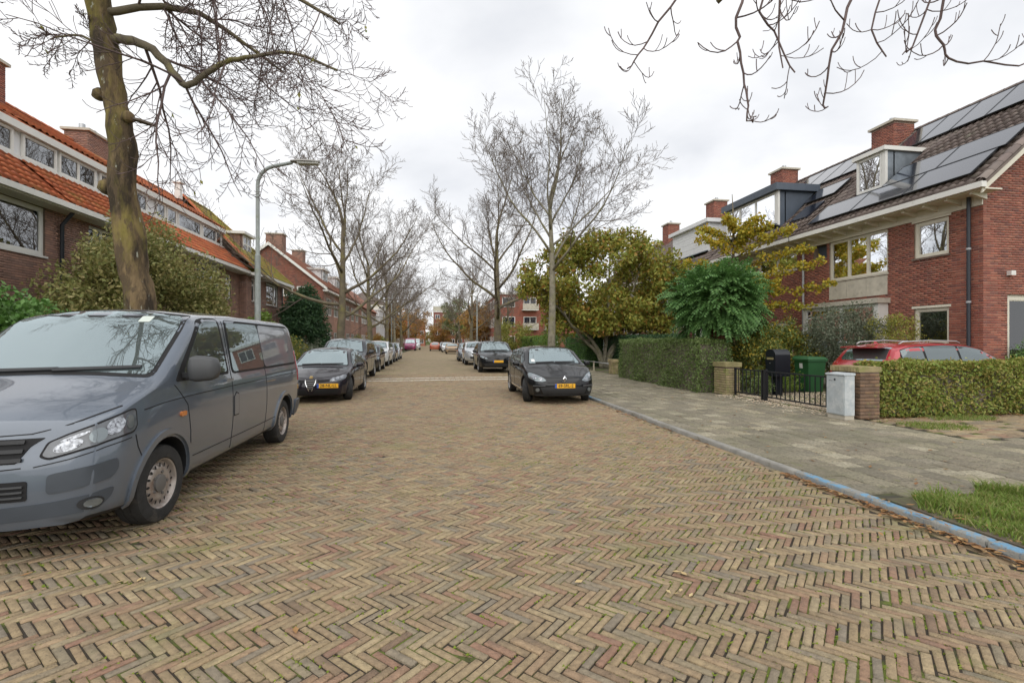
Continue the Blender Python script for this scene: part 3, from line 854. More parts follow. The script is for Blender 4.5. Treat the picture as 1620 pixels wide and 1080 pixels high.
# gable wall towards the side path
Fg = frame((RX, y0), (1, 0), (0, -1))
gops = [(.75, 2.3, .75, 2.8), (3.6, 4.6, 3.9, 5.0)]
gw = wall(h, 'gable_wall', 'mortar', Fg, 9.0, 0, 5.42, gops)
tanp = (RIDZ - EZ) / (RIDX - EX)
MB().add([(RX, y0, 5.42), (RX + 9, y0, 5.42), (RX + 9 - .02, y0, 5.46), (RIDX, y0, RIDZ - .12), (RX, y0, EZ - .12 + (RX - EX) * tanp)], [(0, 1, 2, 3, 4)]).build('gable_top', 'mortar', h)
zm = lambda z: (0, 9) if z < EZ + .3 else ((EX + (z + .13 - EZ) / tanp) - RX, 9 - ((EX + (z + .13 - EZ) / tanp) - RX))
brickskin(gw, Fg, (0, -1), (1, 0), 0, 6.5, 0, RIDZ - .2, gops, 'brick_red', 200, zmax=zm)
window(h, Fg, *gops[0], fmat='cream_paint', fw=.13, back='blind', lintel=False)
window(h, Fg, *gops[1], fmat='cream_paint', fw=.08)
MB().fbox(Fg, .72, .86, .008, .12, 3.30, 3.42).build('wall_lamp', 'white_paint', h)
# verge tiles along the gable edge
A = np.array((EX - .02, ya + .03, EZ + .05)); B = np.array((RIDX, ya + .03, RIDZ + .05))
ridge_line(roof, A, B, 'tile_grey', 40, .22, 'verge_tile')
MB().hexa([(EX, ya + .02, EZ - .26), (EX, ya + .06, EZ - .26), (RIDX, ya + .06, RIDZ - .26), (RIDX, ya + .02, RIDZ - .26),
           (EX, ya + .02, EZ - .105), (EX, ya + .06, EZ - .105), (RIDX, ya + .06, RIDZ - .105), (RIDX, ya + .02, RIDZ - .105)]).build('verge_board', 'cream_paint', h)
MB().tube([(RX - .09, y0 + .28, EZ - .16), (RX - .09, y0 + .28, .05)], .045, 10).build('downpipe', 'pipe_dark', h, True, angle=50)
for z in (1.2, 2.6, 4.0):
    MB().tube([(RX - .09, y0 + .28, z), (RX - .09, y0 + .28, z + .05)], .055, 10).build('pipe_bracket', 'pipe_grey', h)
MB().tube([(RX - .08, y1 - .08, EZ - .16), (RX - .08, y1 - .08, .05)], .04, 10).build('downpipe', 'pipe_grey', h, True, angle=50)
uo = y0 - ya
dh = [(14.2 - ya, 15.5 - ya, 1.7, 3.7)]
tiles(roof, SF, y1 - ya, sl, 'tile_grey', 300, dh)
ridge_line(roof, (RIDX, ya, RIDZ + .02), (RIDX, y1, RIDZ + .02), 'tile_grey', 18)
dz = dormer(h, roof, 14.92, 14.3, 15.4, 6.82, 8.02, 'white_paint', 'zinc', (), top=.14, over=.1)
panels(h, SF, 10.65 - ya, .42, 3, 1, 1.86, 1.12)
panels(h, SF, 10.5 - ya, 1.58, 2, 1, 1.78, 1.12)
panels(h, SF, 10.6 - ya, 4.55, 5, 1, 1.04, 1.66)
chimney(h, roof, 17.5, 18.4, 16.35, 17.35, 8.7, 10.1, pots=1, nind=0)
MB().tube([SF(.75, 3.3, 0), tuple(np.array(SF(.75, 3.3, 0)) + np.array((0, 0, .75)))], .09, 10).build('vent_pipe', 'pipe_dark', h, True, angle=50)

# --- second house
y0, y1 = 16.85, 23.1
ops = [(.35, 2.7, 4.42, 5.1), (.55, 1.95, .1, 2.35), (3.1, 5.7, 3.7, 5.1), (3.0, 5.8, .8, 2.8)]
h, roof, SF, sl, F, ya = right_house(y0, y1, 'red brick terraced house with wide dark blue dormer', ops, 1)
window(h, F, *ops[0], cols=(.5,), fmat='cream_paint', gmat='pane_up')
window(h, F, *ops[1], cols=(.5,), rows=(.75,), fmat='cream_paint', sill=None, fw=.1)
window(h, F, *ops[2], cols=(.33, .66), fmat='cream_paint')
window(h, F, *ops[3], cols=(.5,), fmat='white_paint', back='dim_backing_mid')
tiles(roof, SF, y1 - ya, sl, 'tile_grey', 120, [(18.8 - ya, 22.7 - ya, 1.2, 3.6)])
ridge_line(roof, (RIDX, y0, RIDZ + .02), (RIDX, y1, RIDZ + .02), 'tile_grey', 18)
dormer(h, roof, 14.45, 18.9, 22.6, 6.68, 8.05, 'dormer_blue', 'dormer_blue', (.38, .70), top=.3)
panels(h, SF, 17.1 - y0, 4.5, 4, 1, 1.04, 1.66)
panels(h, SF, 17.0 - y0, 2.75, 1, 1, 1.6, 1.02)
o = MB()
q = [SF(.35, 1.35, .06), SF(1.3, 1.35, .06), SF(1.3, 2.4, .06), SF(.35, 2.4, .06), SF(.35, 1.35, .12), SF(1.3, 1.35, .12), SF(1.3, 2.4, .12), SF(.35, 2.4, .12)]
MB().hexa(q).build('roof_light', 'solar', h)
chimney(h, roof, 17.6, 18.5, 22.65, 23.55, 8.9, 10.45, pots=1, nind=0)

# --- third and fourth
for (y0, y1, lab, kind, idx) in ((23.1, 29.35, 'red brick terraced house with white shuttered dormer', 1, 2), (29.35, 35.6, 'red brick terraced house with plain tiled roof behind the wide autumn tree', 0, 3),
                                 (35.6, 41.85, 'last red brick house of the right hand terrace', 0, 4)):
    ops = [(.5, 2.4, 3.9, 5.1), (3.1, 5.7, 3.7, 5.1), (.6, 1.9, .1, 2.35), (3.0, 5.8, .8, 2.8)]
    h, roof, SF, sl, F, ya = right_house(y0, y1, lab, ops, idx)
    for q in ops: window(h, F, *q, cols=(.5,), fmat='white_paint', sill=None)
    tiles(roof, SF, y1 - y0, sl, 'tile_grey', 0, [(1.0, 5.1, 1.1, 3.5)] if kind else [])
    ridge_line(roof, (RIDX, y0, RIDZ + .02), (RIDX, y1, RIDZ + .02), 'tile_grey', 0)
    chimney(h, roof, 17.6, 18.5, y1 - .5, y1 + .5, 8.9, 10.6, pots=1, nind=0)
    if kind:
        dormer(h, roof, 14.35, 24.1, 28.1, 6.5, 7.95, 'white_board', 'white_board', (), top=.2, shutter='white_board')

# ---------------------------------------------------------------- left terrace (faces +X)
LX = -10.4; LEX = -9.92; LEZ = 5.36; DX = -11.2; DZ0 = 6.52; DZ1 = 7.28; LRX = -13.4; LRZ = 8.98
def left_house(y0, y1, label, ops, nind, dcols, seed):
    h = thing('terraced_house', label, 'house', (LX, y0, 0), 0, 'brown brick terrace with orange roof on the left')
    F = frame((LX, y0), (0, 1), (1, 0)); W = y1 - y0
    w = wall(h, 'wall', 'mortar_dark', F, W, 0, 5.22, ops)
    brickskin(w, F, (1, 0), (0, 1), 0, W, 1.4, 5.2, ops, 'brick_brown', nind)
    MB().add([(-17, y0, 0), (-17, y1, 0), (-17, y1, 5.3), (-17, y0, 5.3)], [(0, 1, 2, 3)]).build('back_wall', 'mortar_dark', h)
    rm = MB()
    def slab(xa, za, xb, zb, t=.09):
        rm.hexa([(xa, y0, za - t), (xa, y1, za - t), (xb, y1, zb - t), (xb, y0, zb - t), (xa, y0, za - .005), (xa, y1, za - .005), (xb, y1, zb - .005), (xb, y0, zb - .005)])
    slab(LEX, LEZ, DX - .1, DZ0 + .02)
    slab(DX + .12, DZ1 + .24, LRX, LRZ)
    slab(LRX, LRZ, -17.4, LEZ)
    roof = rm.build('roof', 'tile_orange', h)
    MB().box(LX - .02, LEX + .10, y0, y1, LEZ - .17, LEZ - .02).build('gutter', 'white_paint', h)
    MB().box(LX + .002, LEX - .01, y0, y1, LEZ - .20, LEZ - .172).build('soffit', 'white_paint', h)
    S1 = slope_frame((LEX, y0, LEZ), (0, 1, 0), (DX - LEX, 0, DZ0 - LEZ)); l1 = math.hypot(DX - LEX, DZ0 - LEZ)
    tiles(roof, S1, W, l1 - .06, 'tile_orange', nind and 300, tw=.235, tl=.30)
    S2 = slope_frame((DX + .12, y0, DZ1 + .24), (0, 1, 0), (LRX - DX - .12, 0, LRZ - DZ1 - .24)); l2 = math.hypot(LRX - DX - .12, LRZ - DZ1 - .24)
    tiles(roof, S2, W, l2, 'tile_orange', nind and 150, tw=.235, tl=.30)
    ridge_line(roof, (LRX, y0, LRZ + .02), (LRX, y1, LRZ + .02), 'tile_orange', 18 if nind else 0)
    # long dormer band
    d = MB().box(DX - 1.4, DX - .05, y0, y1, DZ0 - .1, DZ1).build('dormer', 'white_board', h)
    MB().box(DX - 1.2, DX + .14, y0, y1, DZ1 + .002, DZ1 + .20).build('dormer_fascia', 'white_paint', d)
    MB().box(DX - .05, DX + .07, y0, y1, DZ0 - .02, DZ0 + .07).build('dormer_sill', 'white_paint', d)
    Fd = frame((DX + .04, y0), (0, 1), (1, 0))
    for (a, b, cols, cur) in dcols:
        window(h, Fd, a, b, DZ0 + .075, DZ1 - .01, cols, (), .06, .03, 'white_paint', 'pane_up', 'dim_backing_mid', cur, None, deep=.12)
    return h, roof, F

ops = [(3.0, 5.85, 3.86, 5.15), (3.0, 5.8, .8, 2.6)]
h, roof, F = left_house(9.0, 15.1, 'brown brick house with large picture window and curtained dormer', ops, 220, [(.2, 2.8, (.5,), 'curtain'), (3.1, 5.9, (.62,), 'curtain')], 1)
window(h, F, *ops[0], gmat='pane_up', fw=.10, back='dim_backing_dark', sill='white_paint')
window(h, F, *ops[1], cols=(.5,))
MB().tube([(LEX - .1, 15.28, LEZ - .2), (LX + .1, 15.3, LEZ - .55), (LX + .1, 15.3, .1)], .05, 8).build('downpipe', 'pipe_dark', h, True, angle=50)
ops = [(1.4, 2.7, 3.9, 5.1), (3.4, 5.6, 3.9, 5.15), (3.0, 5.6, .8, 2.6)]
h, roof, F = left_house(15.1, 21.3, 'brown brick house behind the big evergreen shrub with grey chimney', ops, 60, [(.1, 1.3, (), None), (1.4, 3.0, (.5,), None), (3.2, 5.9, (.33, .66), None)], 2)
for q in ops: window(h, F, *q, cols=(.5,), sill='white_paint')
chimney(h, roof, -13.7, -12.9, 15.6, 16.9, 8.2, 9.9, 'brick_red', 1, 'mortar')
chimney(h, roof, -13.6, -12.8, 20.3, 21.5, 8.2, 9.4, 'brick_brown', 2, 'mortar_dark')
ops = [(1.9, 4.3, 3.9, 5.15), (4.8, 5.5, 3.7, 4.95), (1.9, 4.4, .8, 2.6)]
h, roof, F = left_house(21.3, 27.9, 'brown brick house with long row of dormer windows', ops, 0, [(.3, 1.0, (), None), (1.1, 1.9, (), None), (2.0, 4.1, (), 'curtain_teal'), (4.25, 6.35, (.7,), 'blind')], 3)
window(h, F, *ops[0], cols=(.22,), gmat='pane_up', sill='white_paint')
window(h, F, *ops[1], rows=(.62,), gmat='pane_up', sill='mortar_dark')
window(h, F, *ops[2], cols=(.5,))
MB().box(LRX + .7, LRX + .95, 26.1, 26.35, 8.6, 9.35).build('vent_stack', 'white_paint', h)
MB().box(LRX + .62, LRX + 1.03, 26.02, 26.43, 9.352, 9.42).build('vent_cap', 'white_paint', h)

# hipped end house with mossy roof
y0, y1 = 27.92, 34.0; X4 = -10.05; E4 = -9.55; Z4 = 5.30
h = thing('hipped_house', 'brown brick end house with mossy yellow hipped roof', 'house', (X4, y0, 0))
F = frame((X4, y0), (0, 1), (1, 0))
ops = [(.7, 1.25, 3.77, 5.05), (3.0, 5.2, 3.76, 5.08), (3.0, 5.2, .8, 2.6)]
w = wall(h, 'wall', 'mortar_dark', F, y1 - y0, 0, 5.2, ops)
brickskin(w, F, (1, 0), (0, 1), 0, y1 - y0, 1.4, 5.18, ops, 'brick_brown', 0)
Fs = frame((X4 - 7, y0), (1, 0), (0, -1))
w2 = wall(h, 'side_wall', 'mortar_dark', Fs, 7.0, 0, 5.2, [])
brickskin(w2, Fs, (0, -1), (1, 0), 5.5, 7.0, 1.4, 5.18, [], 'brick_brown', 0)
MB().add([(X4 - 7, y1, 0), (X4, y1, 0), (X4, y1, 5.2), (X4 - 7, y1, 5.2)], [(0, 1, 2, 3)]).build('end_wall', 'brick_brown', h)
window(h, F, *ops[0], rows=(.72,), sill='mortar_dark')
window(h, F, *ops[1], cols=(.72,), gmat='pane_up', back='dim_backing_mid', curtain='curtain_teal', sill='mortar_dark')
window(h, F, *ops[2], cols=(.5,))
RT = 3.5; slp = (9.2 - Z4) / (E4 + 13.2)
ye = y1 + .45
rz = 9.2; rx = -13.2; rye = ye - (E4 - rx)
roof = MB().add([(E4, y0, Z4), (E4, ye, Z4), (rx, rye, rz), (rx, y0, rz), (2 * rx - E4, ye, Z4), (2 * rx - E4, y0, Z4), (E4, y0, Z4 - .1), (E4, ye, Z4 - .1), (2 * rx - E4, ye, Z4 - .1)],
                [(0, 1, 2, 3), (1, 4, 2), (3, 2, 4, 5), (0, 6, 7, 1), (1, 7, 8, 4)]).build('roof', 'tile_moss', h)
S = slope_frame((E4, y0, Z4), (0, 1, 0), (rx - E4, 0, rz - Z4)); l = math.hypot(rx - E4, rz - Z4)
tiles(roof, S, ye - y0, l, 'tile_moss', 0, [(1.6, 3.6, 1.6, 3.2)], .235, .30, clip=lambda u, s: u < (ye - y0) - s * (E4 - rx) / l + .05)
ridge_line(roof, (E4 + .02, y0 + .02, Z4 + .06), (rx, y0 + .02, rz + .06), 'tile_orange', 16, .24, 'verge_tile')
ridge_line(roof, (E4, ye, Z4 + .03), (rx, rye, rz + .03), 'tile_moss', 0, .22, 'hip_tile')
ridge_line(roof, (rx, y0, rz + .02), (rx, rye, rz + .02), 'tile_moss', 0)
MB().box(X4 - .02, E4 + .1, y0 - .02, ye + .1, Z4 - .17, Z4 - .01).build('gutter', 'white_paint', h)
d = MB().box(-12.6, -11.05, 30.0, 31.4, 6.2, 7.75).build('dormer', 'brick_brown', h)
MB().box(-12.7, -10.85, 29.85, 31.55, 7.752, 7.9).build('dormer_roof', 'white_paint', d)
window(h, frame((-11.03, 30.0), (0, 1), (1, 0)), .1, 1.3, 6.75, 7.7, (.5,), (.5,), .06, .0, 'white_paint', 'pane_up', 'dim_backing_mid', None, None, deep=.05)
MB().box(-11.2, -10.95, 29.95, 31.45, 6.62, 6.745).build('dormer_sill', 'white_paint', d)
MB().tube([(X4 + .09, 33.7, Z4 - .2), (X4 + .09, 33.7, .1)], .045, 8).build('downpipe', 'pipe_dark', h, True, angle=50)

# gable-fronted row further on
y0, y1 = 42.0, 60.0; gx0, gx1, gr_x = -17.6, -9.2, -13.4
h = thing('gabled_house', 'bright red brick house showing white edged gable end with chimney', 'house', (gx1, y0, 0))
Fg = frame((gx0, y0), (1, 0), (0, -1))
gops = [(5.2, 6.0, 5.3, 6.1), (6.3, 7.1, 5.3, 6.1)]
w = wall(h, 'gable_wall', 'mortar', Fg, gx1 - gx0, 0, 6.2, gops)
MB().add([(gx0, y0, 6.2), (gx1, y0, 6.2), (gr_x, y0, 9.5)], [(0, 1, 2)]).build('gable_top', 'mortar', h)
zm = lambda z: (0, 8.4) if z < 6.2 else ((z - 6.2) / 3.3 * 4.2, 8.4 - (z - 6.2) / 3.3 * 4.2)
brickskin(w, Fg, (0, -1), (1, 0), 2.5, 8.4, 1.5, 9.4, gops, 'brick_red', 0, zmax=zm)
for q in gops: window(h, Fg, *q, fw=.08, inset=.03)
F = frame((gx1, y0), (0, 1), (1, 0))
ops = [(1.0 + 3 * k, 3.2 + 3 * k, z, z + 1.5) for k in range(6) for z in (.9, 3.8)]
w = wall(h, 'wall', 'brick_brown', F, y1 - y0, 0, 6.0, ops)
for q in ops: window(h, F, *q, cols=(.3, .65), sill=None)
rm = MB()
rm.hexa([(gx1 + .35, y0 - .25, 5.85), (gx1 + .35, y1, 5.85), (gr_x, y1, 9.45), (gr_x, y0 - .25, 9.45), (gx1 + .35, y0 - .25, 5.95), (gx1 + .35, y1, 5.95), (gr_x, y1, 9.57), (gr_x, y0 - .25, 9.57)])
rm.hexa([(gr_x, y0 - .25, 9.45), (gr_x, y1, 9.45), (gx0 - .35, y1, 5.85), (gx0 - .35, y0 - .25, 5.85), (gr_x, y0 - .25, 9.57), (gr_x, y1, 9.57), (gx0 - .35, y1, 5.95), (gx0 - .35, y0 - .25, 5.95)])
roof = rm.build('roof', 'tile_redbrown', h)
S = slope_frame((gx1 + .35, y0 - .25, 5.96), (0, 1, 0), (gr_x - gx1 - .35, 0, 3.61)); l = math.hypot(gr_x - gx1 - .35, 3.61)
tiles(roof, S, y1 - y0 + .25, l, 'tile_redbrown', 0, tw=.25, tl=.34)
for xa in (gx1 + .35, gx0 - .35):
    MB().hexa([(xa, y0 - .30, 5.75), (xa, y0 - .26, 5.75), (gr_x, y0 - .26, 9.36), (gr_x, y0 - .30, 9.36), (xa, y0 - .30, 6.0), (xa, y0 - .26, 6.0), (gr_x, y0 - .26, 9.62), (gr_x, y0 - .30, 9.62)]).build('verge_board', 'white_paint', h)
MB().box(gx1, gx1 + .4, y0 - .25, y1, 5.7, 5.84).build('gutter', 'white_paint', h)
chimney(h, roof, -14.0, -12.7, 43.0, 44.0, 8.8, 10.5, 'brick_brown', 1)
chimney(h, roof, -13.9, -12.9, 50.0, 51.0, 8.8, 10.4, 'brick_brown', 1)
for yy in (46.5, 52.5, 56.5):
    d = MB().box(-12.0, -10.3, yy, yy + 2.2, 6.8, 8.1).build('dormer', 'white_board', h)
    MB().box(-12.1, -10.1, yy - .15, yy + 2.35, 8.102, 8.28).build('dormer_roof', 'white_paint', d)
    window(h, frame((-10.28, yy), (0, 1), (1, 0)), .1, 2.1, 6.9, 8.05, (.5,), (), .08, .0, 'white_paint', 'pane_up', 'dim_backing_mid', None, None, deep=.05)

# far buildings: plain blocks with real windows
def block(name, label, x0, x1, y0, y1, zh, mat, face, nw, nf, wmat='white_paint', roofc=None, roofz=0, zf=2.9, group=None, parapet=True):
    b = thing(name, label, 'building', ((x0 + x1) / 2, y0, 0), 0, group)
    MB().box(x0, x1, y0, y1, 0, zh).build('wall', mat, b)
    if roofz:
        xm = (x0 + x1) / 2
        MB().add([(x0 - .3, y0 - .2, zh + .002), (x1 + .3, y0 - .2, zh + .002), (x1 + .3, y1, zh + .002), (x0 - .3, y1, zh + .002), (xm, y0 - .2, zh + roofz), (xm, y1, zh + roofz)],
                 [(0, 4, 5, 3), (1, 2, 5, 4), (0, 1, 4), (3, 5, 2), (0, 3, 2, 1)]).build('roof', roofc, b)
    elif parapet:
        MB().box(x0 - .15, x1 + .15, y0 - .15, y1 + .15, zh + .002, zh + .3).build('roof_edge', 'white_paint', b)
    faces = []
    if 'S' in face: faces.append((frame((x0, y0), (1, 0), (0, -1)), x1 - x0, nw))
    if 'E' in face: faces.append((frame((x1, y0), (0, 1), (1, 0)), y1 - y0, max(2, int(nw * (y1 - y0) / (x1 - x0)))))
    if 'W' in face: faces.append((frame((x0, y0), (0, 1), (-1, 0)), y1 - y0, max(2, int(nw * (y1 - y0) / (x1 - x0)))))
    for F, Lf, n in faces:
        for k in range(n):
            for fl in range(nf):
                u = Lf * (k + .5) / n; ww = Lf / n * .3; z = .9 + fl * zf
                o = MB()
                for (a, b_, c, d_) in ((u - ww, u + ww, z, z + .09), (u - ww, u + ww, z + 1.41, z + 1.5), (u - ww, u - ww + .09, z + .09, z + 1.41), (u + ww - .09, u + ww, z + .09, z + 1.41), (u - .05, u + .05, z + .09, z + 1.41)):
                    o.fbox(F, a, b_, .003, .07, c, d_)
                wo = o.build('window', wmat, b)
                MB().fbox(F, u - ww + .05, u + ww - .05, .004, .03, z + .05, z + 1.45).build('pane', 'solar', wo)
    return b
block('brick_apartment', 'flat roofed red brick apartment block beyond the right hand cars', 9.0, 22.0, 72, 90, 8.6, 'brick_red', 'SW', 4, 3)
b = bpy.data.objects['brick_apartment']
for z in (3.3, 6.2):
    for x in (12.6, 16.0):
        MB().box(x, x + 2.4, 70.9, 71.98, z, z + .14).build('balcony', 'white_paint', b)
        MB().box(x, x + 2.4, 70.86, 70.9, z + .14, z + 1.0).build('balcony_front', 'concrete', b)
block('white_house', 'white two storey house beyond the left trees', -15.5, -8.8, 78, 90, 6.4, 'white_board', 'SE', 3, 2)
block('brown_house', 'brown brick house beside the white house', -15.0, -9.2, 62.0, 77, 5.8, 'brick_brown', 'SE', 3, 2, roofc='tile_redbrown', roofz=3.0)
block('grey_house', 'grey roofed pale house standing behind the white house', -17.5, -9.0, 93, 110, 8.4, 'cream_paint', 'SE', 4, 3, roofc='tile_grey', roofz=2.4)
block('red_house_row', 'distant orange red row of houses closing the street', -16, -4, 170, 180, 8, 'brick_red', 'S', 6, 2, roofc='tile_orange', roofz=3)
block('end_apartment', 'distant red brick block with pale balconies across the street end', -1, 20, 175, 188, 12, 'brick_red', 'S', 8, 4)
block('distant_tower', 'tall grey block far behind the street end', -2, 9, 290, 300, 22, 'concrete', 'S', 6, 7)
block('side_row', 'distant brown brick row beyond the apartment block', 8.5, 20, 100, 150, 8.5, 'brick_brown', 'SW', 4, 3)
block('back_row', 'distant red brick row along the far left pavement', -19, -9.4, 115, 160, 6.2, 'brick_red', 'SE', 4, 2, roofc='tile_redbrown', roofz=3.4)
# ================================================================ trees, hedges, shrubs
class Wood:
    """chains of tapering tubes"""
    def __init__(s): s.ch = []
    def add(s, pts, rad, lev): s.ch.append((pts, rad, lev))
    def mesh(s, name, levs, sides):
        mb = MB()
        for pts, rad, lev in s.ch:
            if lev in levs: mb.tube(pts, rad, sides.get(lev, 3), lev < 2)
        return mb

def rnd_perp(d, r):
    while True:
        v = Vector((r.gauss(0, 1), r.gauss(0, 1), r.gauss(0, 1)))
        v = v - d * v.dot(d)
        if v.length > .1: return v.normalized()

def grow(W, p, d, L, r0, lev, P, r):
    """one branch and, recursively, its children"""
    q = P[lev]
    n = q.get('seg', 5); step = L / n
    pts = [p.copy()]; rad = [r0]
    dirs = [d.copy()]
    for i in range(n):
        t = (i + 1) / n
        d = (d + rnd_perp(d, r) * q.get('wob', .12) + Vector((0, 0, 1)) * q.get('up', .08) * (1 + q.get('upend', 0) * t * t)).normalized()
        p = p + d * step
        pts.append(p.copy()); rad.append(max(P['rmin'], r0 * (1 - t * q.get('tap', .7)))); dirs.append(d.copy())
    W.add(pts, rad, lev)
    if lev + 1 not in P: return
    nc = q['n'] if isinstance(q['n'], int) else r.randint(*q['n'])
    az = r.uniform(0, 6.28)
    for k in range(nc):
        t = q.get('t0', .25) + (1 - q.get('t0', .25)) * (k + r.random() * .8) / nc
        t = min(t, .98)
        i = min(n - 1, int(t * n)); f = t * n - i
        bp = pts[i].lerp(pts[i + 1], f); bd = dirs[i + 1]
        az += 2.4 + r.gauss(0, .4)
        e1 = bd.orthogonal().normalized(); e2 = bd.cross(e1)
        side = e1 * math.cos(az) + e2 * math.sin(az)
        an = R(q.get('ang', 45) + r.gauss(0, 9))
        nd = (bd * math.cos(an) + side * math.sin(an)).normalized()
        rr = max(P['rmin'], (rad[i] * (1 - f) + rad[i + 1] * f) * q.get('rr', .55))
        grow(W, bp, nd, L * q.get('ratio', .6) * (1 - .45 * t * q.get('short', 1)) * r.uniform(.75, 1.2), rr, lev + 1, P, r)

def guide(W, pts, r0, r1, lev, P, r, seg=4):
    """a hand-placed limb, with branches growing from it"""
    pts = [Vector(p) for p in pts]
    out = []
    for i in range(len(pts) - 1):
        a = pts[max(0, i - 1)]; b = pts[i]; c = pts[i + 1]; e = pts[min(len(pts) - 1, i + 2)]
        for k in range(seg):
            t = k / seg
            out.append(.5 * ((2 * b) + (c - a) * t + (2 * a - 5 * b + 4 * c - e) * t * t + (3 * b - a - 3 * c + e) * t ** 3))
    out.append(pts[-1])
    n = len(out) - 1
    out = [o + Vector((r.gauss(0, .012), r.gauss(0, .012), r.gauss(0, .012))) * (1 if 0 < i < n else 0) for i, o in enumerate(out)]
    rad = [r0 + (r1 - r0) * (i / n) for i in range(n + 1)]
    W.add(out, rad, lev)
    if P is None: return out
    q = P[lev]; L = sum((out[i + 1] - out[i]).length for i in range(n))
    nc = q['n'] if isinstance(q['n'], int) else r.randint(*q['n'])
    az = r.uniform(0, 6.28)
    for k in range(nc):
        t = q.get('t0', .2) + (1 - q.get('t0', .2)) * (k + r.random()) / nc
        i = min(n - 1, int(t * n)); bd = (out[i + 1] - out[i]).normalized()
        az += 2.4 + r.gauss(0, .5)
        e1 = bd.orthogonal().normalized(); e2 = bd.cross(e1)
        an = R(q.get('ang', 45) + r.gauss(0, 12))
        nd = (bd * math.cos(an) + (e1 * math.cos(az) + e2 * math.sin(az)) * math.sin(an) + Vector((0, 0, q.get('bias', 0)))).normalized()
        grow(W, out[i], nd, q.get('clen', L * .5) * r.uniform(.6, 1.2), max(P['rmin'], rad[i] * q.get('rr', .5)), lev + 1, P, r)
    return out

def leafmesh(name, pos, size, out=None, r=None, droop=.3, asp=.5, outw=1.0, fold=.25):
    """one folded leaf per position; out = preferred facing directions"""
    n = len(pos); r = r or np.random.default_rng(1)
    d = r.normal(size=(n, 3))
    d /= np.linalg.norm(d, axis=1)[:, None]
    d[:, 2] -= droop; d /= np.linalg.norm(d, axis=1)[:, None]
    nn = r.normal(size=(n, 3)) * .7
    if out is not None: nn += out * outw
    else: nn[:, 2] += .6
    nn -= d * np.sum(nn * d, axis=1)[:, None]
    nn /= np.linalg.norm(nn, axis=1)[:, None] + 1e-9
    s = np.cross(d, nn)
    L = size * r.uniform(.6, 1.3, n)[:, None]
    w = L * asp * .5
    b = pos - d * L * .5
    mid = pos
    v = np.stack([b, mid + s * w + nn * w * fold, pos + d * L * .5, mid - s * w + nn * w * fold], axis=1)
    f = np.array([(0, 1, 2), (0, 2, 3)])[None] + (np.arange(n) * 4)[:, None, None]
    return npmesh(name, v.reshape(-1, 3), f.reshape(-1, 3))

def blob_points(r, clumps, n, sig):
    """points clustered round clump centres (k,3), with per-clump radius"""
    k = len(clumps)
    idx = r.integers(0, k, n)
    dirs = r.normal(size=(n, 3)); dirs /= np.linalg.norm(dirs, axis=1)[:, None]
    rad = sig * r.random(n) ** .45
    return clumps[idx] + dirs * rad[:, None], dirs

def ellipsoid_clumps(r, c, rad, k, shell=.55, zmin=None):
    d = r.normal(size=(k * 3, 3)); d /= np.linalg.norm(d, axis=1)[:, None]
    t = shell + (1 - shell) * r.random(k * 3) ** .7
    p = np.array(c) + d * t[:, None] * np.array(rad)
    if zmin is not None: p = p[p[:, 2] > zmin]
    return p[:k]

def off_mesh(me, o):
    v = np.empty(len(me.vertices) * 3, dtype=np.float32); me.vertices.foreach_get('co', v)
    v = v.reshape(-1, 3) - np.array(o, dtype=np.float32)
    me.vertices.foreach_set('co', v.ravel()); me.update()

def shrub(name, label, cat, base, c, rad, nleaf, size, mat, clumps=60, sig=.3, seed=1, stems=6, zmin=.1, group=None, shell=.5, asp=.5, sr=.03, smat='bark_limb', droop=.3):
    r = np.random.default_rng(seed); rr = random.Random(seed)
    t = thing(name, label, cat, base, 0, group)
    cl = ellipsoid_clumps(r, c, rad, clumps, shell, zmin)
    # an uneven outline: some clumps reach out, some stay in
    cl = np.array(c) + (cl - np.array(c)) * r.uniform(.82, 1.12, len(cl))[:, None]
    p, d = blob_points(r, cl, nleaf, sig)
    keep = p[:, 2] > zmin
    p = p[keep]; d = d[keep]
    me = leafmesh('foliage', p, size, d, r, droop, asp)
    off_mesh(me, base)
    linkmesh('foliage', me, mat, t)
    W = Wood()
    for k in range(stems):
        tgt = Vector(cl[rr.randrange(len(cl))])
        b = Vector(base) + Vector((rr.gauss(0, .08), rr.gauss(0, .08), 0))
        m = b.lerp(tgt, .5) + Vector((rr.gauss(0, .1), rr.gauss(0, .1), .15))
        W.add([b, b.lerp(m, .5) + Vector((0, 0, .05)), m, m.lerp(tgt, .6), tgt], [sr, sr * .8, sr * .6, sr * .4, sr * .2], 0)
    W.mesh('stem', (0,), {0: 6}).build('stems', smat, t, True)
    return t

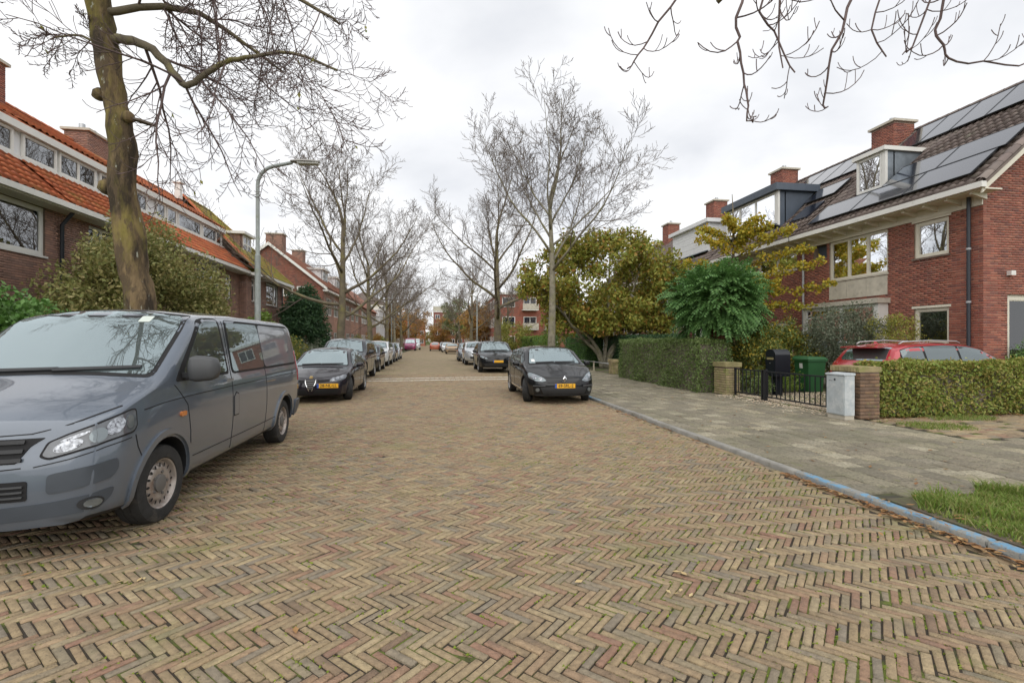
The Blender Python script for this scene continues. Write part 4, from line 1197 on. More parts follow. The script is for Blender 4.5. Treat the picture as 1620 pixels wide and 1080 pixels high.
def hedge(name, label, x0, x1, y0, y1, z0, z1, n, size, mat, seed, lump=.06, core='leaf_yew', asp=.55):
    r = np.random.default_rng(seed)
    t = thing(name, label, 'hedge', ((x0 + x1) / 2, (y0 + y1) / 2, z0))
    MB().box(x0 + .12, x1 - .12, y0 + .12, y1 - .12, z0, z1 - .14).build('inner_growth', core, t)
    lx, ly, lz = x1 - x0, y1 - y0, z1 - z0
    ar = np.array([ly * lz, ly * lz, lx * lz, lx * lz, lx * ly]); ar = ar / ar.sum()
    face = r.choice(5, n, p=ar)
    u = r.random((n, 2)); dep = r.random(n) ** 1.3 * .16
    P = np.zeros((n, 3)); O = np.zeros((n, 3))
    nrm = np.array([(-1, 0, 0), (1, 0, 0), (0, -1, 0), (0, 1, 0), (0, 0, 1)], float)
    for f in range(5):
        k = face == f
        if f < 2: P[k] = np.stack([np.full(k.sum(), (x0, x1)[f]), y0 + u[k, 0] * ly, z0 + u[k, 1] * lz], 1)
        elif f < 4: P[k] = np.stack([x0 + u[k, 0] * lx, np.full(k.sum(), (y0, y1)[f - 2]), z0 + u[k, 1] * lz], 1)
        else: P[k] = np.stack([x0 + u[k, 0] * lx, y0 + u[k, 1] * ly, np.full(k.sum(), z1)], 1)
        O[k] = nrm[f]
    ph = r.uniform(0, 6, 6)
    bumpy = lump * (np.sin(P[:, 0] * 2.3 + P[:, 2] * 3.1 + ph[0]) * np.sin(P[:, 1] * 2.7 + P[:, 2] * 1.9 + ph[1]) + .6 * np.sin(P[:, 0] * 6 + ph[2]) * np.sin(P[:, 1] * 7 + P[:, 2] * 6 + ph[3]))
    # rounded shoulders
    cz = np.clip((P[:, 2] - (z1 - .18)) / .18, 0, 1); P -= 0
    P += O * (bumpy - dep)[:, None]
    side = (face < 4)
    P[side] -= O[side] * (cz[side] ** 2 * .08)[:, None]
    stray = r.random(n) < .03
    P[stray] += O[stray] * r.uniform(.02, .09, stray.sum())[:, None]
    me = leafmesh('foliage', P, size, O, r, .1, asp, 1.3)
    off_mesh(me, t.location)
    linkmesh('foliage', me, mat, t)
    return t

# ---------------------------------------------------------------- bare street trees
def bare_tree_mesh(seed, H, r0, fork, limbs, spread, P_extra=None, lean=(0, 0)):
    """returns trunk MB and crown MB for a tree standing at the origin"""
    r = random.Random(seed); W = Wood()
    P = {'rmin': .008,
         0: dict(n=0),
         1: dict(n=(9, 11), seg=9, wob=.13, up=.055, upend=.6, t0=.2, ang=44, ratio=.46, rr=.55, tap=.86, short=.8),
         2: dict(n=(8, 10), seg=6, wob=.15, up=.05, upend=.7, t0=.14, ang=44, ratio=.50, rr=.5, tap=.8),
         3: dict(n=(6, 8), seg=4, wob=.17, up=.06, upend=1.0, t0=.14, ang=42, ratio=.52, rr=.6, tap=.7),
         4: dict(n=0, seg=3, wob=.18, up=.10, upend=1.5, tap=.4)}
    if P_extra: P.update(P_extra)
    top = H * .62
    tr = [Vector((lean[0] * t + .06 * math.sin(t * 5 + seed), lean[1] * t + .05 * math.sin(t * 4 + seed * 2), top * t)) for t in np.linspace(0, 1, 12)]
    rad = [r0 * (1.28 if i == 0 else (1.05 if i == 1 else 1 - .62 * i / 11)) for i in range(12)]
    W.add(tr, rad, 0)
    az = r.uniform(0, 6.28)
    for k in range(limbs):
        t = fork + (1 - fork) * (k / max(1, limbs - 1)) ** .9
        i = min(10, int(t * 11)); p = tr[i].lerp(tr[i + 1], t * 11 - i)
        az += 2.4 + r.gauss(0, .3)
        el = R(spread * (1 - .75 * (t - fork) / (1 - fork)) + r.gauss(0, 6))
        d = Vector((math.cos(az) * math.sin(el), math.sin(az) * math.sin(el), math.cos(el)))
        L = (H - p.z) * (.98 if k > limbs - 3 else .86) * r.uniform(.85, 1.1)
        grow(W, p, d, L, max(.03, rad[i] * (.52 if t < .95 else .8)), 1, P, r)
    return W
S_ = {0: 12, 1: 7, 2: 4, 3: 3, 4: 3}
def bare_tree(name, label, loc, W, barkm='bark_limb', group=None, rotz=0):
    t = thing(name, label, 'tree', loc, rotz, group)
    W.mesh('trunk', (0,), S_).build('trunk', barkm, t, True, True)
    W.mesh('limbs', (1,), S_).build('limbs', barkm, t, True, True)
    W.mesh('crown', (2, 3, 4), S_).build('crown', 'twig', t, True, True)
    return t
def copy_tree(o, loc, rotz, label, scale=1.0):
    c = o.copy(); COL.objects.link(c); c.location = loc; c.rotation_euler = (0, 0, rotz); c.scale = (scale,) * 3; c['label'] = label
    for ch in o.children:
        k = ch.copy(); COL.objects.link(k); k.parent = c
    return c
GT = 'bare street trees along the road'
PW = {1: dict(n=(9, 11), seg=10, wob=.12, up=.06, upend=.5, t0=.22, ang=42, ratio=.44, rr=.5, tap=.88, short=.8),
      3: dict(n=(5, 7), seg=4, wob=.16, up=.06, upend=1.0, t0=.14, ang=42, ratio=.52, rr=.6, tap=.7)}
WA = bare_tree_mesh(11, 13.6, .22, .60, 10, 66, PW, lean=(-.1, 0))
tA = bare_tree('bare_tree', 'tall slender bare tree on the right pavement behind the black hatchback', (5.75, 24.0, .06), WA, 'bark_pale', GT, 0.6)
WB = bare_tree_mesh(23, 15.4, .32, .34, 10, 66, PW, lean=(.2, 0))
tB = bare_tree('bare_tree', 'broad bare tree with forked trunk beside the silver car', (4.75, 38.0, .06), WB, 'bark_limb', GT, 2.0)
WC = bare_tree_mesh(37, 12.6, .25, .36, 10, 66, PW, lean=(.3, 0))
tC = bare_tree('bare_tree', 'bare tree with mossy trunk beside the dark yew', (-5.25, 27.5, .06), WC, 'bark_limb', GT, .4)
copy_tree(tB, (-5.3, 40.5, .06), 4.1, 'bare leaning tree on the left pavement beyond the mossy trunk', .80)
copy_tree(tC, (-5.2, 52, .06), 1.2, 'bare forked tree on the left pavement opposite the apartment block', .95)
copy_tree(tA, (-5.4, 64, .06), 2.2, 'thin bare tree in front of the white house', .8)
copy_tree(tB, (-5.6, 80, .06), 3.0, 'bare tree beyond the white house on the left pavement', .85)
copy_tree(tC, (4.6, 66, .06), 5.0, 'bare tree on the right pavement in front of the apartment block', 1.05)
copy_tree(tC, (4.4, 92, .06), 2.5, 'distant bare tree on the right pavement past the apartment block', 1.0)
copy_tree(tA, (-5.8, 105, .06), .5, 'most distant bare tree on the left pavement', .9)
copy_tree(tB, (9.0, 62, .06), 1.0, 'bare tree in the forecourt of the apartment block', .62)

# ---------------------------------------------------------------- big near tree, left
r = random.Random(5)
PN = {'rmin': .0055,
      1: dict(n=12, t0=.16, ang=60, clen=2.2, rr=.40, bias=-.28),
      2: dict(n=(9, 12), seg=7, wob=.16, up=-.075, upend=-.2, t0=.12, ang=40, ratio=.48, rr=.6, tap=.75),
      3: dict(n=(6, 8), seg=5, wob=.17, up=-.03, upend=-3.0, t0=.12, ang=42, ratio=.46, rr=.62, tap=.6),
      4: dict(n=0, seg=4, wob=.16, up=.10, upend=2.0, tap=.35)}
Wn = Wood()
bx, by = -5.35, 9.8
tk = [(bx, by, .04), (bx - .01, by, .8), (bx - .02, by, 2.2), (bx - .12, by, 3.2), (bx - .26, by, 4.3), (bx - .33, by, 5.4), (bx - .50, by + .02, 6.6), (bx - .70, by + .05, 7.8), (bx - .8, by + .1, 9.4), (bx - .75, by + .2, 11.0), (bx - .6, by + .3, 12.5)]
trunk_pts = guide(Wn, tk, .255, .14, 0, None, r, 5)
# swell the foot, lump the trunk
pts, rad, lv = Wn.ch[0]
rad = [q * (1.25 if p.z < .3 else (1 + .10 * math.sin(p.z * 2.9) * math.sin(p.z * 1.3 + 1))) for p, q in zip(pts, rad)]
Wn.ch[0] = (pts, rad, 0)
for G, a, b in (
    ([(bx - .5, by, 7.05), (bx - .05, by - .1, 7.0), (bx + .40, by - .15, 6.72), (bx + .82, by - .2, 6.25), (bx + 1.0, by - .2, 6.27), (bx + 1.45, by - .25, 6.6), (bx + 1.9, by - .3, 6.75), (bx + 2.7, by - .3, 6.9), (bx + 3.5, by - .2, 6.7)], .085, .02),
    ([(bx - .71, by, 7.8), (bx + .3, by + .2, 8.5), (bx + 1.4, by + .3, 8.7), (bx + 2.6, by + .2, 8.3), (bx + 3.5, by, 7.7)], .085, .022),
    ([(bx - .78, by, 9.0), (bx + .1, by - 1.2, 9.6), (bx + 1.3, by - 2.6, 9.8), (bx + 2.3, by - 3.6, 9.7)], .12, .03),
    ([(bx - .73, by, 8.2), (bx - .9, by - 1.4, 8.7), (bx - .4, by - 2.9, 8.9), (bx + .6, by - 4.4, 8.6)], .12, .03),
    ([(bx - .66, by, 7.5), (bx + .6, by + .3, 7.9), (bx + 1.4, by + .5, 7.6), (bx + 2.3, by + .6, 7.0)], .07, .02),
    ([(bx - .7, by, 10.0), (bx + .6, by + .6, 10.8), (bx + 2.2, by + .8, 10.9), (bx + 3.4, by + .6, 10.5)], .11, .03),
):
    guide(Wn, G, a, b, 1, PN, r, 4)
PL = {**PN, 1: dict(n=8, t0=.2, ang=52, clen=1.5, rr=.40, bias=-.05)}
for G, a, b in (([(bx - .7, by, 8.3), (bx - 1.5, by - .1, 8.8), (bx - 2.4, by - .1, 8.9), (bx - 3.4, by + .1, 8.6)], .08, .02),
                ([(bx - .74, by, 8.9), (bx - 1.7, by + .3, 9.6), (bx - 3.1, by + .3, 9.5), (bx - 4.2, by + .3, 9.0)], .08, .02),
                ([(bx - .55, by, 6.9), (bx - 1.0, by + .1, 7.1), (bx - 1.5, by + .1, 7.0)], .03, .012)):
    guide(Wn, G, a, b, 1, PL if a > .05 else {**PN, 1: dict(n=5, t0=.3, ang=50, clen=.7, rr=.5, bias=-.2)}, r, 4)
t = thing('street_tree', 'thick mossy tree trunk with bare drooping branches behind the grey van', 'tree', (bx, by, .04))
def rough_trunk(W, levs, sides, amp, seed):
    mb = W.mesh('t', levs, sides)
    rr = np.random.default_rng(seed)
    ph = rr.uniform(0, 6.28, 8)
    out = []
    for (x, y, z) in mb.v:
        k = amp * (math.sin(x * 17 + z * 2.1 + ph[0]) * math.sin(y * 15 + z * 1.3 + ph[1]) + .6 * math.sin(x * 31 + z * 5 + ph[2]) + .5 * math.sin(y * 29 - z * 4 + ph[3]))
        out.append((x + k, y + k * .7, z))
    mb.v = out
    return mb
rough_trunk(Wn, (0,), {0: 28}, .018, 4).build('trunk', 'bark', t, True)
Wn.mesh('limbs', (1,), {1: 10}).build('limbs', 'bark_limb', t, True)
Wn.mesh('crown', (2, 3, 4), {2: 5, 3: 4, 4: 3}).build('crown', 'twig_near', t, True)
# burrs and pruned stubs
for (z, dx, dy, s) in ((4.35, -.36, -.05, .15), (6.0, -.34, -.05, .12), (5.6, .24, -.12, .11)):
    cx = bx - .02 - max(0, (z - 2.2)) * .085 + dx * .8
    b = MB(); nseg = 8
    b.lathe([(.001, -s), (s * .6, -s * .75), (s, -.05), (s * .85, s * .5), (s * .4, s * .9), (.001, s)], 'z', 10, (cx, by + dy, z)); b.build('burr', 'bark', t, True)
MB().prism([(-.16, -.05), (.0, -.10), (.17, -.05), (.19, .05), (.0, .09), (-.15, .06)], 0, .035, lambda a, b, h: (bx + .12 + a, by - .1 + b, 5.52 + h - a * .25)).build('bracket_fungus', 'twig', t)
# a few last leaves
rl = np.random.default_rng(8)
tips = np.array([tuple(c[0][-1]) for c in Wn.ch if c[2] == 4])
sel = tips[rl.choice(len(tips), 46, replace=False)]
me = leafmesh('last_leaves', sel + np.array((0, 0, -.04)), .10, None, rl, 1.5, .55); off_mesh(me, t.location)
o = linkmesh('last_leaves', me, 'leaf_yellowgreen', t); o['kind'] = 'stuff'

# ---------------------------------------------------------------- tree behind the camera, whose twigs hang into view
r = random.Random(14)
Wo = Wood()
ox, oy = 6.6, -2.2
guide(Wo, [(ox, oy, .04), (ox, oy, 2), (ox - .1, oy + .1, 4.4), (ox - .2, oy + .2, 7), (ox - .1, oy + .2, 10)], .30, .14, 0, None, r, 4)
PO = {'rmin': .0045,
      1: dict(n=5, t0=.3, ang=60, clen=1.7, rr=.4, bias=-.02),
      2: dict(n=(3, 5), seg=6, wob=.13, up=.05, upend=.4, t0=.2, ang=50, ratio=.42, rr=.6, tap=.6),
      3: dict(n=(2, 3), seg=6, wob=.12, up=.14, upend=1.5, t0=.25, ang=50, ratio=.42, rr=.75, tap=.4),
      4: dict(n=0, seg=4, wob=.1, up=.22, upend=1.5, tap=.25)}
for G in ([(ox - .2, oy + .2, 5.6), (5.9, 0.4, 6.6), (5.2, 2.8, 7.0), (4.4, 4.8, 6.7), (3.7, 6.0, 6.1)],
          [(ox - .2, oy + .2, 5.2), (6.6, .6, 6.3), (6.4, 2.6, 6.6), (6.1, 4.0, 6.3)],
          [(ox - .2, oy + .2, 6.6), (4.6, -.4, 8.0), (2.0, 1.2, 8.8), (-.6, 2.4, 8.8)],
          [(ox - .2, oy + .2, 6.2), (4.9, -1.4, 7.6), (2.6, -2.6, 8.2)]):
    guide(Wo, G, .12, .03, 1, PO, r, 4)
# hanging ends, J-shaped
PH = {'rmin': .0045, 2: dict(n=9, t0=.15, ang=58, clen=.42, rr=.6, bias=.05),
      3: dict(n=(2, 3), seg=6, wob=.10, up=.22, upend=.8, t0=.3, ang=38, ratio=.45, rr=.85, tap=.4),
      4: dict(n=0, seg=4, wob=.08, up=.28, upend=1, tap=.3)}
for G, a in (([(3.4, 4.75, 6.5), (2.45, 4.87, 5.15), (2.2, 4.95, 4.72), (2.03, 5.0, 4.52)], .014),
             ([(3.6, 4.6, 6.5), (3.02, 4.48, 5.0), (3.0, 4.5, 4.58), (3.06, 4.47, 4.18), (3.09, 4.46, 3.80), (3.16, 4.44, 3.83)], .017),
             ([(3.7, 4.5, 6.4), (3.2, 4.42, 5.02), (3.3, 4.40, 4.66), (3.52, 4.35, 4.25)], .014),
             ([(4.9, 4.8, 6.4), (4.45, 4.67, 5.2), (4.28, 4.71, 4.75), (4.18, 4.73, 4.18), (4.22, 4.72, 4.14)], .019),
             ([(5.2, 4.4, 6.5), (4.62, 4.55, 5.1), (4.72, 4.5, 4.6)], .012),
             ([(5.9, 4.6, 6.3), (5.70, 4.78, 5.3), (5.74, 4.77, 4.98), (5.9, 4.74, 4.80), (6.55, 4.6, 4.74), (6.9, 4.5, 4.9)], .016),
             ([(5.8, 4.6, 6.3), (5.45, 4.8, 5.1), (5.3, 4.85, 4.88)], .013)):
    guide(Wo, G, a, .007, 2, PH, r, 4)
t = thing('overhanging_tree', 'bare tree whose dark twigs hang into the sky over the right pavement', 'tree', (ox, oy, .04))
Wo.mesh('t', (0,), {0: 16}).build('trunk', 'bark', t, True)
Wo.mesh('l', (1,), {1: 8}).build('limbs', 'bark_limb', t, True)
Wo.mesh('c', (2, 3, 4), {2: 6, 3: 5, 4: 4}).build('crown', 'twig_near', t, True)

# ---------------------------------------------------------------- magnolia with autumn leaves
r = random.Random(3); rl = np.random.default_rng(3)
mx, my = 9.4, 26.5
t = thing('magnolia_tree', 'wide autumn tree with green and brown leaves and several stems', 'tree', (mx, my, .06))
Wm = Wood()
PM = {'rmin': .012, 1: dict(n=6, t0=.35, ang=48, clen=2.0, rr=.5, bias=.2),
      2: dict(n=(4, 5), seg=5, wob=.18, up=.06, t0=.3, ang=45, ratio=.55, rr=.6, tap=.7),
      3: dict(n=0, seg=4, wob=.2, up=.05, tap=.6)}
for (dx, dy, zz) in ((-3.4, -.4, 4.6), (-1.8, .6, 6.2), (.2, -.4, 6.6), (2.2, .2, 5.8), (3.8, -.5, 4.6), (-2.6, -1.0, 3.2), (2.8, -1.0, 3.4)):
    guide(Wm, [(mx + dx * .05, my + dy * .05, .05), (mx + dx * .12, my + dy * .1, .9), (mx + dx * .42, my + dy * .4, 1.9), (mx + dx * .8, my + dy * .8, zz * .75), (mx + dx, my + dy, zz)], .13, .035, 1, PM, r, 3)
Wm.mesh('t', (1,), {1: 9}).build('trunk', 'bark_pale', t, True)
Wm.mesh('b', (2, 3), {2: 5, 3: 3}).build('branches', 'bark_limb', t, True)
tips = np.array([tuple(c[0][-1]) for c in Wm.ch if c[2] in (2, 3)] + [tuple(c[0][2]) for c in Wm.ch if c[2] == 3])
ex = ellipsoid_clumps(rl, (mx + .1, my, 4.6), (5.0, 2.9, 3.3), 170, .6, 2.3)
ex = ex[(ex[:, 2] > 2.2)]
cl = np.concatenate([tips[(tips[:, 2] > 2.1)], ex, ex])
p, d = blob_points(rl, cl, 34000, .50)
p = p[p[:, 2] > 1.7]; d = d[:len(p)]
me = leafmesh('crown', p, .235, None, rl, .5, .5); off_mesh(me, t.location)
linkmesh('crown', me, 'leaf_magnolia', t)

# ---------------------------------------------------------------- globe tree with drooping green fronds
rl = np.random.default_rng(12); r = random.Random(12)
gx, gy, gz = 8.98, 14.25, 2.78
t = thing('globe_tree', 'round mop headed tree with drooping green fronds on reddish pollard trunk', 'tree', (gx - .1, gy, .06))
Wg = Wood()
Wg.add([Vector((gx - .05, gy, .06)), Vector((gx - .06, gy, .8)), Vector((gx - .12, gy, 1.25)), Vector((gx - .22, gy, 1.75)), Vector((gx - .2, gy, 2.2)), Vector((gx - .15, gy, 2.5))], [.17, .15, .17, .30, .42, .34], 0)
for k in range(34):
    a = r.uniform(0, 6.28); e = r.uniform(.15, 1.2)
    d = Vector((math.cos(a) * math.cos(e), math.sin(a) * math.cos(e), math.sin(e)))
    p0 = Vector((gx - .15, gy, 2.25)) + d * .25
    Wg.add([p0, p0 + d * .35 + Vector((0, 0, .06)), p0 + d * .75 + Vector((0, 0, .05))], [.035, .022, .01], 1)
rough_trunk(Wg, (0,), {0: 18}, .02, 7).build('trunk', 'bark_red', t, True)
Wg.mesh('b', (1,), {1: 5}).build('branches', 'bark_red', t, True)
v = []; f = []
def frond(p, d, L, n, w):
    up = Vector((0, 0, 1)); s = d.cross(up)
    s = s.normalized() if s.length > .05 else Vector((1, 0, 0))
    roll = r.gauss(0, .5)
    q = p.copy(); dd = d.copy()
    for i in range(n):
        tt = i / n
        dd = (dd + Vector((0, 0, -.10 - .05 * tt))).normalized()
        q = q + dd * (L / n)
        nrm = s.cross(dd).normalized()
        ss = (s * math.cos(roll) + nrm * math.sin(roll))
        lw = w * (1 - .55 * abs(tt - .4)); ww = L / n * .46
        for sg in (-1, 1):
            tip = q + ss * sg * lw + dd * lw * .35 - Vector((0, 0, lw * r.uniform(.1, .5)))
            k = len(v)
            mid = (q + tip) * .5
            v.extend([tuple(q), tuple(mid + dd * ww), tuple(tip), tuple(mid - dd * ww)]); f.append((k, k + 1, k + 2)); f.append((k, k + 2, k + 3))
for k in range(1900):
    a = r.uniform(0, 6.28); u = r.uniform(-.75, .93)
    e = math.asin(u)
    d = Vector((math.cos(a) * math.cos(e), math.sin(a) * math.cos(e), math.sin(e)))
    rad = (.95 + .22 * math.sin(a * 3 + 1) * math.cos(e) + .22 * math.sin(a * 5 + u * 6) + .12 * math.sin(a * 9 + u * 11)) * r.uniform(.6, 1.0)
    p0 = Vector((gx - .12 + d.x * rad * 1.02, gy + d.y * rad, gz + .04 + d.z * rad * .92))
    frond(p0, (d + Vector((r.gauss(0, .35), r.gauss(0, .35), .25 + r.gauss(0, .2)))).normalized(), r.uniform(.32, .80), 9, .13)
me = npmesh('crown', v, f); off_mesh(me, t.location)
linkmesh('crown', me, 'leaf_robinia', t)

# ---------------------------------------------------------------- yellow ginkgo between globe tree and house
r = random.Random(21); rl = np.random.default_rng(21)
t = thing('ginkgo_tree', 'slender tree with spreading yellow leaved branches behind the globe tree', 'tree', (11.9, 18.0, .06))
Wk = Wood()
Wk.add([Vector((11.9, 18.0, .06)), Vector((11.92, 18.0, 1.5)), Vector((11.85, 18.0, 3.4)), Vector((11.8, 18.0, 5.2)), Vector((11.8, 18.0, 6.6)), Vector((11.75, 18.0, 7.5))], [.10, .09, .07, .05, .03, .012], 0)
cl = []
BRN = [(2.3, -1.3, .3, 2.55), (3.0, -1.2, .6, 2.95), (2.5, -1.9, 1.1, 3.45), (2.6, -.3, .9, 4.1), (1.7, -1.6, 1.2, 4.6), (-1.8, .3, 1.0, 3.9), (-1.6, -.4, 1.2, 4.6), (-1.2, .4, 1.4, 5.0), (1.4, .6, 1.3, 4.9), (.5, -1.2, 1.5, 4.8), (.9, -.5, 1.1, 5.3), (-.8, -.6, .8, 5.5), (1.2, -1.8, .4, 3.3), (-2.2, -.6, .7, 3.3)]
for dx, dy, dzz, zz in BRN:
    if dx > 0: dx, dy = dx * .40, -dx * .95 + dy * .35
    zz = 1.58 + (zz - 1.58) * 1.1; p0 = Vector((11.85, 18.0, zz)); p1 = p0 + Vector((dx, dy, dzz * .55)); m = p0.lerp(p1, .5) + Vector((0, 0, .18))
    Wk.add([p0, m, p1], [.028, .018, .007], 1)
    for k in range(15):
        tt = .2 + .85 * k / 14
        c = (p0.lerp(m, tt * 2) if tt < .5 else m.lerp(p1, (tt - .5) * 2))
        cl.append(tuple(c + Vector((r.gauss(0, .07), r.gauss(0, .07), r.gauss(0, .06)))))
for k in range(5): cl.append((11.8 + r.gauss(0, .1), 18.0 + r.gauss(0, .1), 5.2 + k * .3))
p, d = blob_points(rl, np.array(cl), 7600, .19)
Wk.mesh('t', (0,), {0: 8}).build('trunk', 'bark_limb', t, True)
Wk.mesh('b', (1,), {1: 4}).build('branches', 'bark_limb', t, True)
me = leafmesh('crown', p, .105, None, rl, .8, .9); off_mesh(me, t.location)
linkmesh('crown', me, 'leaf_ginkgo', t)

# ---------------------------------------------------------------- hedges and shrubs on the right
hedge('clipped_hedge', 'tall dark clipped hedge beside the mossy gate pier', 7.62, 8.75, 13.35, 19.7, .06, 1.66, 42000, .06, 'leaf_hedge', 2, .06, 'twig')
hedge('loose_hedge', 'olive green hedge in front of the red car', 8.60, 17.5, 8.42, 9.0, .08, 1.16, 52000, .072, 'leaf_hedge_dry', 3, .07, 'twig')
hedge('yew_hedge', 'dark green clipped block hedge behind the rail fence', 8.9, 10.2, 28.5, 33.5, .06, 2.1, 11000, .09, 'leaf_laurel', 4)
hedge('dark_hedge', 'very dark tall hedge beneath the autumn tree', 9.9, 11.0, 19.9, 28.0, .06, 1.9, 12000, .09, 'leaf_yew', 5)
hedge('far_hedge', 'bright clipped hedge past the forked tree', 7.4, 9.0, 36, 43, .06, 2.0, 8000, .12, 'leaf_bright', 6)
shrub('yellow_shrub', 'pale yellow green shrub behind the silver car', 'shrub', (6.9, 44, .06), (7.0, 44, 2.0), (1.6, 1.6, 1.7), 5000, .16, 'leaf_yellowgreen', 50, .5, 31)
shrub('round_shrub', 'dark rounded shrub at the end of the hedge row', 'shrub', (8.2, 34.8, .06), (8.2, 34.8, 1.3), (1.1, 1.1, 1.3), 5000, .10, 'leaf_laurel', 50, .35, 32)
shrub('tree_guard_shrub', 'small leafy shrub behind the black crossover', 'shrub', (7.3, 31.5, .06), (7.3, 31.5, 1.0), (.8, 1.2, 1.0), 3500, .10, 'leaf_bright', 40, .3, 33)
shrub('grey_shrub', 'grey green olive like shrub in front of the bay window', 'shrub', (12.5, 13.5, .08), (12.5, 13.5, 1.75), (1.0, 1.15, 1.05), 15000, .065, 'leaf_grey', 120, .28, 34, 12)
shrub('yellow_tipped_shrub', 'yellowing shrub under the small ground floor window', 'shrub', (12.9, 11.95, .08), (12.9, 11.95, 1.6), (.6, .8, .75), 3800, .06, 'leaf_yellowgreen', 60, .2, 35, 10)
shrub('mixed_shrub', 'dense shrub with yellow flecks behind the green bin', 'shrub', (11.6, 15.0, .08), (11.6, 15.0, 1.15), (1.2, 1.4, 1.05), 15000, .10, 'leaf_mixed', 100, .32, 36, 8)
shrub('garden_shrub', 'loose shrub between the globe tree and the mailbox', 'shrub', (9.9, 14.0, .08), (9.9, 14.0, 1.15), (.9, .8, .95), 9000, .09, 'leaf_mixed', 70, .27, 37, 8)
shrub('low_shrub', 'low green shrub growing behind the black gate', 'shrub', (9.0, 12.5, .08), (9.0, 12.5, .42), (.5, .45, .36), 2600, .05, 'leaf_hedge', 40, .15, 38, 4)
shrub('low_shrub', 'low bright shrub at the foot of the mailbox', 'shrub', (10.1, 12.9, .08), (10.1, 12.9, .38), (.6, .5, .3), 2600, .05, 'leaf_bright', 40, .15, 39, 4)
shrub('conifer_shrub', 'dark conifer shrub against the gable wall', 'shrub', (15.0, 10.1, .08), (15.0, 10.1, .95), (.75, .35, .75), 6000, .06, 'leaf_laurel', 80, .2, 40, 6)
# ---------------------------------------------------------------- left gardens
shrub('evergreen_shrub', 'large olive green evergreen shrub in front of the brown house', 'shrub', (-8.1, 15.2, .08), (-8.1, 15.4, 2.55), (1.6, 3.1, 2.25), 60000, .115, 'leaf_olive', 360, .46, 41, 14, group=None, droop=.1)
shrub('laurel_shrub', 'dark glossy laurel mass beside the picture window', 'shrub', (-8.2, 9.4, .08), (-8.2, 9.5, 1.35), (1.2, 2.3, 1.25), 24000, .12, 'leaf_laurel', 150, .38, 42, 10)
shrub('columnar_yew', 'tall dark rounded yew beside the red gable', 'tree', (-8.3, 32.5, .08), (-8.3, 32.5, 2.35), (1.35, 1.35, 2.5), 30000, .17, 'leaf_yew', 220, .42, 43, 6, shell=.7)
shrub('leafy_shrub', 'yellow green leafy shrub behind the street lamp', 'shrub', (-7.4, 21.5, .08), (-7.4, 21.5, 1.35), (1.0, 1.5, 1.3), 14000, .12, 'leaf_bright', 90, .35, 44, 8)
shrub('leafy_shrub', 'darker green shrub between the van and the yew', 'shrub', (-7.3, 25.2, .08), (-7.3, 25.2, .95), (.95, 1.3, .9), 5000, .09, 'leaf_mixed', 60, .3, 45, 8)
shrub('grey_leaved_shrub', 'low grey green shrub at the foot of the yew', 'shrub', (-7.2, 29.5, .08), (-7.2, 29.5, .8), (1.0, 1.2, .75), 4500, .09, 'leaf_grey', 60, .3, 46, 6)
hedge('left_hedge', 'clipped green hedge along the far left gardens', -9.0, -8.0, 38, 58, .06, 1.5, 9000, .11, 'leaf_laurel', 7)
for k, (x, y, m, s, lab) in enumerate(((-7.6, 60, 'leaf_orange', 1.3, 'orange leaved shrub in front of the brown house'), (-7.8, 68, 'leaf_yellowgreen', 1.4, 'yellow shrub in front of the white house'), (-7.4, 47, 'leaf_olive', 1.0, 'olive shrub beside the clipped left hedge'))):
    shrub('garden_bush', lab, 'shrub', (x, y, .06), (x, y, s * .9), (s, s * 1.2, s), 3500, .16, m, 40, .4, 60 + k, 5)
# far trees that still hold their leaves
for k, (x, y, zc, rx_, rz_, m, lab) in enumerate((
        (-5.5, 128, 5.6, 4.6, 5.0, 'leaf_orange', 'large drooping orange tree at the end of the street'),
        (1.5, 135, 4.5, 3.4, 4.2, 'leaf_orange', 'smaller orange tree beside the distant cars'),
        (7.2, 84, 4.8, 3.2, 3.4, 'leaf_orange', 'orange brown tree beside the apartment block'),
        (4.6, 118, 7.5, 3.6, 5.5, 'leaf_fargreen', 'pale green tall tree far down the right pavement'),
        (-8.5, 96, 5.0, 3.0, 4.0, 'leaf_orange', 'orange tree in front of the grey roofed house'),
        (9.5, 112, 5.2, 3.5, 4.2, 'leaf_yellowgreen', 'yellow tree beyond the apartment block'))):
    r_ = np.random.default_rng(80 + k)
    t = thing('autumn_tree', lab, 'tree', (x, y, .0))
    MB().tube([(x, y, 0), (x + .1, y, zc * .5), (x, y, zc)], [.25, .2, .1], 7).build('trunk', 'bark_limb', t, True)
    cl = ellipsoid_clumps(r_, (x, y, zc), (rx_, rx_, rz_), 70, .35, 1.0)
    p, d = blob_points(r_, cl, 5500, 1.0)
    me = leafmesh('crown', p, .38, None, r_, .6, .55); off_mesh(me, t.location)
    linkmesh('crown', me, m, t)
# woods beyond the end of the street
r_ = np.random.default_rng(99)
p = np.stack([r_.uniform(-170, 190, 16000), r_.uniform(205, 240, 16000), r_.random(16000) ** 1.4 * 11 + .5], 1)
p[:, 2] *= .65 + .35 * np.sin(p[:, 0] * .21) * np.sin(p[:, 0] * .083 + 1)
me = leafmesh('distant_wood', p, 1.5, None, r_, .3, .6)
tag(linkmesh('distant_wood', me, 'leaf_fargreen'), 'distant belt of trees along the horizon', 'trees', kind='stuff')
